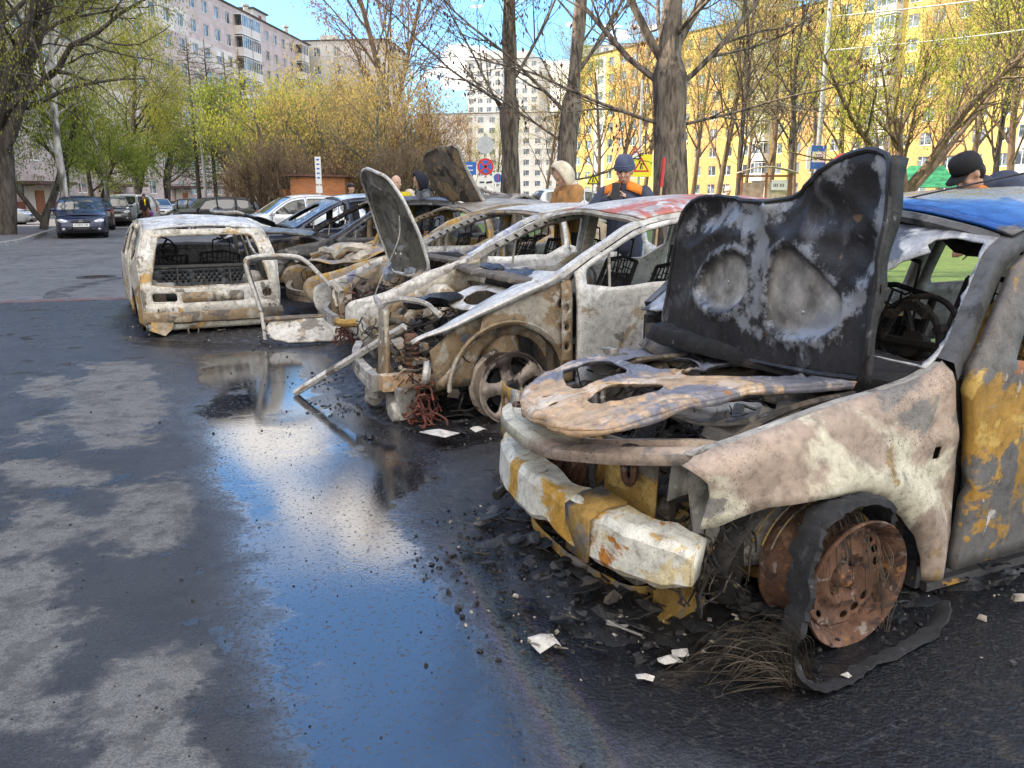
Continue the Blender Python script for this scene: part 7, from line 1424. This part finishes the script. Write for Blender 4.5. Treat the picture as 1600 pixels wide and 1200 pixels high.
# playground
def playground():
    GRN=plain('green_playhouse_roof',(.02,.28,.12),.4); YEP=plain('yellow_playground_paint',(.80,.55,.03),.4); ORP=plain('orange_panel',(.75,.28,.05),.4)
    x,y,_=at(1442,29); r_=thing('playhouse','playground house with green roof and yellow and orange walls behind the maple','playhouse',(x,y,.1),R(-15))
    m=MB(); m.box((0,0,.75),(1.3,1.1,1.5)); m.build('wall',ORP,r_); m=MB(); m.add([(-.95,-.8,1.7),(.95,-.8,1.7),(.95,.8,1.7),(-.95,.8,1.7),(-.55,0,2.45),(.55,0,2.45)],[(0,1,5,4),(1,2,5),(2,3,4,5),(3,0,4),(3,2,1,0)]); m.build('roof',GRN,r_)
    for a in (-.85,.85):
        m=MB(); m.box((a,-.6,1.0),(.09,.09,2.0)); m.build('post',YEP,r_)
    MB().box((0,-.57,1.15),(.55,.04,.7)).build('panel',SWH,r_)
    for k,px in enumerate((1425,1475,1500,1535,1560)):
        x,y,_=at(px,26+k*.6); m=MB()
        for a in range(3): m.tube([(x+(a-1)*.35+.28*math.cos(2*PI*j/16),y,.75+.28*math.sin(2*PI*j/16)) for j in range(16)],.025,6,closed=True)
        m.tube([(x-.6,y,1.1),(x+.6,y,1.1)],.02,5); m.tube([(x-.6,y,.2),(x+.6,y,.2)],.02,5)
        tag(m.build('ring_fence',YEP if k!=3 else plain('lime_ring',(.35,.70,.05),.4),None,True),['yellow ring fence panel by the playhouse','yellow ring fence panel beside the pink child','yellow ring fence panel right of the child','lime green ring fence panel near the man in the cap','last yellow ring fence panel behind the man in the cap'][k],'fence','ring fence of the playground')
    x,y,_=at(1316,24); r_=thing('play_dome','red rounded playground dome just showing above the standing black bonnet','play dome',(x,y,.1)); m=MB(); m.ell((0,0,2.28),(.42,.42,.32),16,8); m.build('dome',SRD,r_,True); MB().tube([(0,0,0),(0,0,2.2)],.05,8).build('post',YEP,r_)
    x,y,_=at(1408,27); r_=thing('play_flag','yellow triangular playground pennant on a thin post beside the bonnet','pennant',(x,y,.1)); m=MB(); m.add([(0,0,2.15),(-.45,.02,1.75),(0,0,1.6)],[(0,1,2)]); q=m.build('pennant',SYE,r_); mod(q,'SOLIDIFY',thickness=.01); MB().tube([(0,0,0),(0,0,2.3)],.03,6).build('post',GALV,r_)
playground()
# ------------------------------------------------------------ people
SKIN=plain('skin',(.52,.30,.21),.55,0,.06); HAIRM=plain('dark_hair',(.03,.02,.015),.7)
def cloth(name,col,var=.18): return plain(name,col,.9,0,var,9,.25,120)
JN=('navy',(.035,.05,.09))
def limb(m,pts,rad,n=10):
    for (a,b),(r1,r2) in zip(zip(pts[:-1],pts[1:]),zip(rad[:-1],rad[1:])): m.cap(a,b,r1,r2,n)
def remesh(o,vox=.014,sm=6):
    a=o.modifiers.new('remesh','REMESH'); a.mode='VOXEL'; a.voxel_size=vox; a.use_smooth_shade=True
    if sm: b=o.modifiers.new('smooth','SMOOTH'); b.factor=.5; b.iterations=sm
def hand(m,wrist,d,palm_n,curl=.5,s=1,side=1):
    """palm with four fingers and a thumb; d points along the hand, palm_n out of the palm"""
    d=Vector(d).normalized(); n=Vector(palm_n); n=(n-d*n.dot(d)).normalized(); a=d.cross(n)*side; w_=Vector(wrist)
    m.cap(w_+d*.015,w_+d*.045,.022*s,.026*s,8); m.cap(w_+d*.05+a*.022,w_+d*.078+a*.024,.014*s,.012*s,7); m.cap(w_+d*.05-a*.022,w_+d*.075-a*.024,.014*s,.011*s,7); m.cap(w_+d*.05,w_+d*.08,.016*s,.013*s,7)
    for k,(o_,L) in enumerate(((.030,.068),(.010,.076),(-.011,.071),(-.031,.056))):
        p=w_+d*.085*s+a*o_*s; q=d.copy()
        for j in range(3):
            q=(q+n*curl*(.45+.1*k)).normalized(); e=p+q*L*s*(.42,.32,.26)[j]; m.cap(p,e,.0095*s-.0012*j,.0088*s-.0012*j,6); p=e
    p=w_+d*.03+a*.028*s; q=(d*.6+a*.8+n*.35).normalized()
    for j in range(2): e=p+q*.036*s; m.cap(p,e,.012*s-.002*j,.0105*s-.002*j,6); p=e; q=(q+d*.6+n*curl*.6).normalized()
def person(label,loc,rz,top,legs,pose,hat=None,hair=HAIRM,group=None,H=1.76,extras=None,hood=None,shoes=BLK,vox=.013,bald=False,skin=SKIN):
    root=thing('person',label,'person',loc,rz,group); k=H/1.76; root.scale=(k,k,k)
    P=dict(hip=(0,0,.95),chest=(0,0,1.28),neck=(0,0,1.47),head=(.02,0,1.62),shL=(0,.19,1.41),shR=(0,-.19,1.41),elL=(0,.24,1.13),elR=(0,-.24,1.13),wrL=(.05,.25,.88),wrR=(.05,-.25,.88),knL=(.02,.10,.50),knR=(.02,-.10,.50),anL=(0,.10,.08),anR=(0,-.10,.08),hdL=(0,0,-1),hdR=(0,0,-1),pnL=(0,-1,0),pnR=(0,1,0),look=(1,0,0)); P.update(pose)
    P={a:Vector(b) for a,b in P.items()}
    b=MB(); hd=P['head']; f=P['look'].normalized(); up=(hd-P['neck']).normalized(); up=(up-f*up.dot(f)).normalized(); sd_=up.cross(f)
    M=Matrix((f,sd_,up)).transposed()
    # head with face
    b.ell(hd+up*.035,(.095,.076,.098),16,12,M); b.ell(hd+f*.012-up*.045,(.072,.060,.072),14,10,M); b.ell(hd+f*.045-up*.085,(.030,.032,.026),10,7,M)
    b.cap(hd+f*.088+up*.015,hd+f*.108-up*.028,.009,.015,8); b.ell(hd+f*.080+up*.035+sd_*.0,(.016,.052,.010),10,6,M); b.ell(hd+f*.086-up*.062,(.010,.026,.007),8,6,M)
    for s_ in (1,-1): b.ell(hd+sd_*s_*.078-up*.005,(.018,.010,.030),8,6,M); b.ell(hd+f*.060-up*.025+sd_*s_*.038,(.028,.022,.024),8,6,M)
    b.cap(P['neck']-up*.05,hd-up*.05,.052,.050); b.ell(P['chest'],(.10,.155,.17),12,8); b.cap(P['chest']-Vector((0,0,.1)),P['hip'],.12,.13); b.cap(P['shL'],P['shR'],.055,.055)
    for s_ in 'LR':
        limb(b,[P['sh'+s_],P['el'+s_],P['wr'+s_]],[.052,.040,.027]); hand(b,P['wr'+s_],P['hd'+s_],P['pn'+s_],.45,1,1 if s_=='L' else -1)
        hp=P['hip']+Vector((0,.09 if s_=='L' else -.09,-.02)); limb(b,[hp,P['kn'+s_],P['an'+s_]],[.085,.055,.038]); b.cap(P['an'+s_]-Vector((.03,0,.03)),P['an'+s_]+Vector((.15,0,-.045)),.035,.03)
    o=b.build('body',skin,root); remesh(o,.009 if vox<.013 else .011,3)
    # eyes
    e=MB()
    for s_ in (1,-1): e.ell(hd+f*.088+up*.012+sd_*s_*.031,(.006,.012,.006),8,6,M)
    e.build('eyes',plain('eye_dark',(.05,.04,.035),.3),o)
    # jacket
    j=MB(); c_=P['chest']; hp=P['hip']
    j.ell(c_+Vector((0,0,.03)),(.135,.19,.19),14,10); j.cap(c_-Vector((0,0,.08)),hp-Vector((0,0,.03)),.155,.165,14); j.cap(c_+Vector((0,.06,-.1)),hp+Vector((0,.06,-.06)),.12,.13,12); j.cap(c_+Vector((0,-.06,-.1)),hp+Vector((0,-.06,-.06)),.12,.13,12); j.cap(P['shL'],P['shR'],.078,.078,12); j.cap(P['neck']-up*.06,P['neck']-up*.005,.085,.072,12)
    for s_ in 'LR': limb(j,[P['sh'+s_],P['el'+s_],P['wr'+s_]],[.082,.064,.050],12)
    rr=random.Random(hash(label)%999)
    for q in range(10):   # folds
        s_='LR'[q%2]; a=P['sh'+s_].lerp(P['el'+s_],.25+.07*q) if q<5 else P['el'+s_].lerp(P['wr'+s_],.15*(q-4)); j.ell(a+Vector((rr.uniform(-.02,.02),rr.uniform(-.02,.02),rr.uniform(-.02,.02))),(.07,.07,.016),10,5,Matrix.Rotation(rr.uniform(-.6,.6),3,'X'))
    jo=j.build('jacket',top,root); remesh(jo,vox,3)
    l=MB()
    for s_ in 'LR': h0=hp+Vector((0,.085 if s_=='L' else -.085,-.02)); limb(l,[h0,P['kn'+s_],P['an'+s_]+Vector((0,0,.01))],[.118,.082,.066],12)
    l.cap(hp+Vector((0,.05,0)),hp+Vector((0,-.05,0)),.13,.13); lo=l.build('trousers',legs,root); remesh(lo,vox+.002,3)
    s_=MB()
    for t_ in 'LR': a=P['an'+t_]; s_.cap(a+Vector((-.05,0,-.04)),a+Vector((.14,0,-.045)),.045,.038); s_.cap(a,a+Vector((-.02,0,-.03)),.05,.05)
    so=s_.build('shoes',shoes,root,True)
    if hat: # knitted cap
        h=MB(); h.lathe([(.094,-.01),(.100,.0),(.101,.035),(.097,.075),(.078,.115),(.045,.140),(0,.148)],24,Matrix.Translation(hd+up*.030)@Matrix((f,sd_,up)).transposed().to_4x4()); h.v=[tuple(v) for v in h.v]
        for kk in range(3): h.tube([tuple(hd+up*(.035+.016*kk)+f*(.103*math.cos(2*PI*q/24))+sd_*(.085+.016)*math.sin(2*PI*q/24)) for q in range(24)],.009,6,closed=True)
        h.build('knitted_cap',hat,root,True)
    elif not bald and not hood:
        h=MB(); h.ell(hd+up*.05-f*.018,(.098,.084,.095),16,10,M); h.ell(hd-f*.05-up*.0,(.06,.078,.085),12,8,M); ho=h.build('hair',hair,root,True)
    if hood:
        h=MB(); M4=Matrix.Translation(hd+up*.02-f*.01)@Matrix((f,sd_,up)).transposed().to_4x4()
        ring=[]
        for i in range(9):
            t=i/8; a=t*PI*.62; n=22
            for q in range(n): 
                b_=2*PI*q/n; rx=.135*math.sin(a)**.8 if i else .001; ring.append(M4@Vector((-.125*math.cos(a)+.02,rx*.86*math.cos(b_),.145*math.sin(a)**.8*math.sin(b_)*1.0 if i else 0)))
        n=22; h.add(ring,[(i*n+q,i*n+(q+1)%n,(i+1)*n+(q+1)%n,(i+1)*n+q) for i in range(8) for q in range(n)]); ho=h.build('hood',hood,root,True); mod(ho,'SOLIDIFY',thickness=.018,offset=1)
        h=MB(); h.tube(catmull([tuple(P['neck']-f*.07+sd_*.07),tuple(P['neck']-f*.11-up*.02),tuple(P['neck']-f*.07-sd_*.07),tuple(P['neck']+f*.07-sd_*.055-up*.03),tuple(P['neck']+f*.09-up*.04),tuple(P['neck']+f*.07+sd_*.055-up*.03)],4,True),.035,8,closed=True); h.build('collar',hood,root,True)
    if extras: extras(root,P,M,hd,f,sd_,up)
    return root
NAVYC=cloth('navy_workwear',(.045,.055,.085)); ORC=cloth('orange_workwear',(.75,.22,.03)); BRC=cloth('camel_jacket',(.34,.17,.06)); BEI=cloth('beige_fleece',(.60,.54,.42)); YLC=cloth('yellow_sweater',(.72,.55,.02)); DKN=cloth('dark_navy_hood',(.012,.014,.024)); CAM=plain('camouflage_cloth',(.10,.11,.12),.9,0,.7,14); DRK=cloth('dark_trousers',(.03,.03,.035)); BLC=cloth('black_cap_cloth',(.012,.012,.014))
def face_to(loc,target=(0,0)): return math.atan2(target[1]-loc[1],target[0]-loc[0])
# man photographing with a phone
def ex_phone(root,P,M,hd,f,sd_,up):
    c=(P['wrL']+P['wrR'])/2; ph=MB(); q=P['phone']; ph.box(q,(.010,.075,.155),Matrix.Rotation(-.15,3,'Y')); ph.build('held_phone',BLK,root)
    v=MB(); Pn=P['neck'];c_=P['chest']; n=20
    for s_ in (1,-1):   # orange yoke over shoulders and chest
        vs=[]
        for i in range(7):
            t=i/6
            for q2 in range(9):
                a=-PI/2+PI*q2/8; rad=.090
                p=Pn.lerp(P['shL'] if s_>0 else P['shR'],.15+t*.80)+Vector((rad*math.sin(a)*1.15,0,rad*math.cos(a)*.98+.0-.02*t)); vs.append(tuple(p))
        v.add(vs,[(9*i+j,9*i+j+1,9*i+j+10,9*i+j+9) for i in range(6) for j in range(8)])
    o=v.build('orange_yoke',ORC,root,True); mod(o,'SOLIDIFY',thickness=.010)
    v=MB(); v.cap(Pn-up*.04+f*.03,Pn+up*.01+f*.035,.075,.062,12); v.build('dark_collar',NAVYC,root,True)
loc=(1.10,8.0,.1)
person('man in navy and orange workwear and knitted cap holding up a black phone',loc,R(-110),NAVYC,NAVYC,dict(shL=(.01,.20,1.42),shR=(.01,-.20,1.42),elL=(.16,.34,1.22),elR=(.13,-.36,1.20),wrL=(.36,.10,1.36),wrR=(.36,-.10,1.36),hdL=(.15,-.6,.7),hdR=(.15,.6,.75),pnL=(.3,-1,0),pnR=(.3,1,0),look=(1,.05,-.22),phone=(.43,.0,1.44),head=(.05,0,1.63)),H=1.68,hat=cloth('blue_grey_knit',(.07,.09,.15)),extras=ex_phone,vox=.012)
# person in camel jacket and beige hood looking down at a phone
def ex_ph2(root,P,M,hd,f,sd_,up):
    MB().box(P['wrR']+Vector((.09,.03,.03)),(.15,.075,.010),Matrix.Rotation(.3,3,'Y')).build('held_phone',BLK,root)
    MB().ell(P['neck']+f*.08-up*.03,(.05,.07,.05),12,8,M).build('orange_scarf',ORC,root,True)
person('person in camel jacket and beige fleece hood looking down at a phone',(.62,9.0,.1),R(200),BRC,DRK,dict(shL=(0,.23,1.43),shR=(0,-.23,1.43),elL=(.10,.25,1.14),elR=(.10,-.27,1.16),wrL=(.33,.10,1.10),wrR=(.34,-.12,1.15),hdL=(1,-.2,.0),hdR=(1,.2,0),look=(1,0,-.75),head=(.07,0,1.60),neck=(.02,0,1.47)),hood=BEI,extras=ex_ph2,H=1.70)
person('bald man in a bright yellow sweater standing behind the raised silver bonnet',(-1.86,13.2,.1),R(-60),YLC,DRK,dict(look=(1,.25,0)),bald=True,H=1.68,skin=plain('fair_skin',(.62,.38,.28),.5,0,.05))
person('man in a dark navy hood and camouflage jacket turned away to the left',(-1.38,12.9,.1),R(200),CAM,DRK,dict(look=(1,-.1,-.35),head=(.06,0,1.60)),hood=DKN,H=1.72)
person('person in a pale pink top half hidden behind the hooded man',(-1.62,13.6,.1),R(190),cloth('pale_pink_cloth',(.70,.52,.48)),DRK,dict(look=(1,0,-.5),head=(.08,0,1.52),neck=(.03,0,1.42)),H=1.55,hair=plain('fair_hair',(.55,.45,.35),.7))
def ex_cap(root,P,M,hd,f,sd_,up):
    h=MB(); M4=Matrix.Translation(hd+up*.035)@M.to_4x4(); h.lathe([(.098,0),(.102,.03),(.098,.07),(.075,.10),(.04,.115),(0,.118)],22,M4)
    n=12; vs=[]
    for i in range(n+1):
        a=-1.1+2.2*i/n
        vs+=[hd+up*.038+f*.095*math.cos(a)+sd_*.085*math.sin(a),hd+up*.020+f*(.17*math.cos(a)**.5 if math.cos(a)>0 else 0)+sd_*.08*math.sin(a)]
    h.add(vs,[(2*i,2*i+1,2*i+3,2*i+2) for i in range(n)]); o=h.build('peaked_cap',BLC,root,True); mod(o,'SOLIDIFY',thickness=.006)
    MB().ell(P['neck']+f*.06-up*.02,(.06,.085,.055),12,8,M).build('orange_collar',ORC,root,True)
person('man in dark workwear and black peaked cap bending over behind the blue roof',(3.42,5.7,.1),R(195),NAVYC,NAVYC,dict(hip=(-.30,0,.98),chest=(.02,0,1.28),neck=(.20,0,1.40),head=(.33,0,1.47),shL=(.12,.20,1.36),shR=(.12,-.20,1.36),elL=(.25,.25,1.12),elR=(.25,-.25,1.12),wrL=(.42,.20,1.0),wrR=(.42,-.20,1.0),hdL=(1,0,-.4),hdR=(1,0,-.4),look=(.85,.0,-.6),knL=(-.22,.10,.52),knR=(-.22,-.10,.52),anL=(-.25,.10,.08),anR=(-.25,-.10,.08)),extras=ex_cap,H=1.76,hair=HAIRM)
def ex_blackcap(root,P,M,hd,f,sd_,up): MB().ell(hd+up*.06,(.105,.09,.06),14,8,M).build('flat_cap',BLC,root,True)
x,y,_=at(548,19.5)
person('man in black jacket and flat cap at the edge of the brick shed',(x,y,.1),R(-20),BLC,DRK,dict(look=(1,-.3,0)),H=1.68,extras=ex_blackcap,vox=.018)
# woman walking up the road
def ex_bag(root,P,M,hd,f,sd_,up):
    b=MB(); b.ell(P['wrL']+Vector((.02,.02,-.22)),(.09,.12,.15),12,9); jitter(b,.02,9); b.build('purple_bag',cloth('purple_bag_cloth',(.22,.06,.32)),root,True)
    h=MB(); h.tube(catmull([tuple(P['neck']+f*.08+sd_*.05),tuple(P['neck']+f*.13-up*.12+sd_*.03),tuple(P['neck']+f*.14-up*.34+sd_*.02)],5),.04,8); h.build('yellow_scarf',YLC,root,True)
person('woman in dark coat and yellow scarf walking up the road with a purple bag',(-20.4,45.5,0),R(-62),cloth('black_purple_coat',(.025,.02,.03)),cloth('brown_trousers',(.13,.06,.035)),dict(anL=(.22,.10,.09),knL=(.16,.10,.50),anR=(-.26,-.10,.12),knR=(.0,-.10,.50),wrL=(.02,.30,.86)),extras=ex_bag,H=1.68,hat=cloth('plum_hat',(.10,.03,.07)),vox=.02,shoes=WHITE)
x,y,_=at(1456,27.5); person('child in a pale pink jacket beside the yellow ring fence',(x,y,.1),R(-120),cloth('pink_jacket',(.75,.45,.45)),DRK,dict(elL=(.12,.24,1.16),wrL=(.22,.12,1.25),elR=(.12,-.24,1.16),wrR=(.22,-.12,1.25)),H=1.62,vox=.02,hair=plain('auburn_hair',(.22,.10,.05),.7))
x,y,_=at(1137,22); person('person with pale scarf seen between the bonnet edge and the information stand',(x,y,.1),R(-100),DRK,DRK,dict(),H=1.62,vox=.02,hat=BEI)
x,y,_=at(1065,23); person('passer by in black right of the thickest poplar',(x,y,.1),R(-150),BLC,DRK,dict(),H=1.60,vox=.02)
# ------------------------------------------------------------ char, rubble and scraps on the road
CHAR=burnt('wet_black_char',(.016,.016,.017),[((.060,.058,.058),14,.53,.62),((.10,.095,.085),22,.66,.72),((.10,.06,.03),9,.70,.76)],rough=.42,metal=0,seed=151,bump=.9,speck=.25,speckcol=(.14,.135,.13))
def mounds():
    polys=[([(-0.10,3.3),(-0.14,2.95),(-0.02,2.60),(0.15,2.42),(0.4,2.32),(0.78,2.26),(1.3,2.5),(1.86,2.76),(2.6,3.3),(2.6,4.4),(1.2,5.0),(.3,4.6)],.080),([(-1.50,6.2),(-1.15,5.35),(-0.74,4.75),(-0.3,4.68),(.4,4.75),(1.5,6),(1.5,7.6),(-1,8.6),(-2.0,8.4)],.075),([(-4.2,9.0),(-3.85,8.15),(-3.2,7.85),(-2.4,7.75),(-1.9,7.9),(-1.5,8.6),(-2.2,10.5),(-3.6,11.5)],.06),([(-2.6,8.6),(-1.6,7.7),(-.6,8),(.5,11),(-1,14),(-4.2,15),(-4,11)],.06)]
    for k,(poly,h) in enumerate(polys):
        poly=smoothp(poly,2); A=np.array(poly); x0,y0=A.min(0)-.15; x1,y1=A.max(0)+.15; st=.022 if k==0 else .03
        if k==3: st=.07
        xs=np.arange(x0,x1,st); ys=np.arange(y0,y1,st); gx,gy=np.meshgrid(xs,ys); P=np.stack([gx.ravel(),gy.ravel()],1); d=sdf(P,poly)
        Z=np.empty(len(P)); 
        for i,(p,q) in enumerate(zip(P,d)):
            if q<-.14: Z[i]=-.02; continue
            v=Vector((p[0],p[1],k)); n=mnoise.noise(v*3.2)*.5+mnoise.noise(v*9)*.3; f=q/.22+n*.9
            c=max(0,1-abs(mnoise.noise(v*14))*2.4)*.3+mnoise.noise(v*33)*.25+max(0,mnoise.noise(v*21))*.5
            Z[i]=-.006+h*min(1,max(0,f))*(.42+.6*c) if f>0 else -.02
        ny,nx=gx.shape; idx=np.arange(nx*ny).reshape(ny,nx); F=np.stack([idx[:-1,:-1].ravel(),idx[:-1,1:].ravel(),idx[1:,1:].ravel(),idx[1:,:-1].ravel()],1); F=F[(Z[F].max(1)>-.01)]
        m=MB(); m.add(np.column_stack([P,Z]).tolist(),[tuple(f) for f in F.tolist()]); o=m.build('charred_debris',CHAR,None,True,60); tag(o,('heap of wet black char under the large wreck in the foreground','heap of wet black char under the silver people carrier','heap of wet black char around the left hatchback','char spread under the far wrecks')[k],'debris',None,'stuff')
    r=random.Random(5); m=MB(); m2=MB()
    for k in range(5200):
        pi=r.choices((0,1,2),(5,3,2))[0]; poly,h=polys[pi]; A=np.array(poly); c=A.mean(0); a=poly[r.randrange(len(poly))]; t=r.uniform(.3,1.12); x=c[0]+(a[0]-c[0])*t+r.gauss(0,.12); y=c[1]+(a[1]-c[1])*t+r.gauss(0,.12)
        if y<1.2: continue
        s_=r.uniform(.003,.014)*(1+.9*(r.random()<.06)); mm=m if r.random()<.90 else m2
        mm.box((x,y,s_*.4+h*.35*(t<.9)),(s_*r.uniform(.7,2),s_*r.uniform(.6,1.4),s_*r.uniform(.4,1)),Matrix.Rotation(r.uniform(0,3),3,'Z')@Matrix.Rotation(r.uniform(-.5,.5),3,'X'),r.uniform(.3,1))
    for k in range(1500):   # grit standing in the puddle and on the wet road
        x=r.uniform(-3.2,1.6); y=r.uniform(1.3,8)
        s_=r.uniform(.002,.006)*(1+1.6*(r.random()<.05)); m.box((x,y,s_*.35),(s_*r.uniform(.7,1.8),s_,s_*.8),Matrix.Rotation(r.uniform(0,3),3,'Z'),.6)
    def flake(mb,x,y,z,s_):
        n=r.randint(5,8); a0=r.uniform(0,6); tl=Vector((r.uniform(-.5,.5),r.uniform(-.5,.5))); vs=[]
        for k in range(n): a=a0+2*PI*k/n; q=s_*r.uniform(.5,1.2); vs.append((x+q*math.cos(a)*1.3,y+q*math.sin(a)*.8,z+q*(tl.x*math.cos(a)+tl.y*math.sin(a))+r.uniform(0,.35)*s_))
        vs.append((x,y,z+s_*.25)); mb.add(vs,[(k,(k+1)%n,n) for k in range(n)])
    fm=MB(); fb=MB()
    for k in range(420):
        pi=r.choices((0,1,2),(6,3,1))[0]; poly,h=polys[pi]; a=r.randrange(len(poly)); c=np.array(poly).mean(0); t=r.uniform(.45,1.05); x=c[0]+(poly[a][0]-c[0])*t+r.gauss(0,.06); y=c[1]+(poly[a][1]-c[1])*t+r.gauss(0,.06)
        flake(fm if r.random()<.8 else fb,x,y,.02+h*.4*(t<.95),r.uniform(.012,.045)*(1.5 if r.random()<.12 else 1))
    for mm,nm,mt,lb in ((fm,'char_flakes',CHAR,'thin curled flakes of black char on the rubble'),(fb,'rusty_flakes',INNR,'brown and grey flakes of burnt metal on the rubble')):
        q=mm.build(nm,mt); mod(q,'SOLIDIFY',thickness=.003); tag(q,lb,'debris',None,'stuff')
    tag(m.build('char_crumbs',CHAR),'loose crumbs of black char scattered over the wet road','debris',None,'stuff'); tag(m2.build('pale_crumbs',plain('pale_crumb',(.34,.30,.25),.8,0,.4,30)),'small pale crumbs of ash and plaster among the char','debris',None,'stuff')
mounds()
PAPER=burnt('scorched_flake',(.52,.49,.44),[((.16,.14,.12),18,.58,.66)],rough=.7,metal=0,bump=.5,speck=.4)
SC=[((.10,2.30),.05,'white flake lying alone near the rainbow edge of the puddle'),((.36,2.44),.035,'pale sliver at the edge of the char below the bumper'),((.475,2.20),.040,'white crumpled plastic bracket in front of the wire fan'),((.53,2.245),.03,'curled white shard just above the plastic bracket'),((.395,2.115),.026,'pale flake nearest the camera beside the plastic bracket'),((1.0,2.13),.016,'tiny white flake right of the tyre band'),((-.43,4.50),.085,'crumpled pale sheet on the char in front of the silver wreck'),((-.20,4.62),.05,'second pale scrap beside the crumpled sheet'),((.60,2.52),.04,'rusty brown flake near the wire fan')]
for i,((x,y),s_,l) in enumerate(SC):
    r=random.Random(i+40); n=7; vs=[(x+s_*math.cos(2*PI*k/n)*r.uniform(.6,1.2)*1.3,y+s_*math.sin(2*PI*k/n)*r.uniform(.5,1.1),.012+r.uniform(0,.5)*s_+(.03 if i in (6,7,8) else 0)) for k in range(n)]+[(x,y,.02+s_*.5+(.03 if i in (6,7,8) else 0))]
    m=MB(); m.add(vs,[(k,(k+1)%n,n) for k in range(n)]); o=m.build('scrap',RUST if i==8 else PAPER,None); mod(o,'SOLIDIFY',thickness=.003); tag(o,l,'scrap')
m=MB(); m.tube(catmull([(.30,2.47,.05),(.31,2.42,.04),(.36,2.38,.03),(.42,2.33,.03)],5),.005,5); tag(m.build('bent_rod',GREYB,None,True),'short bent rod on the char below the bumper corner','rod')
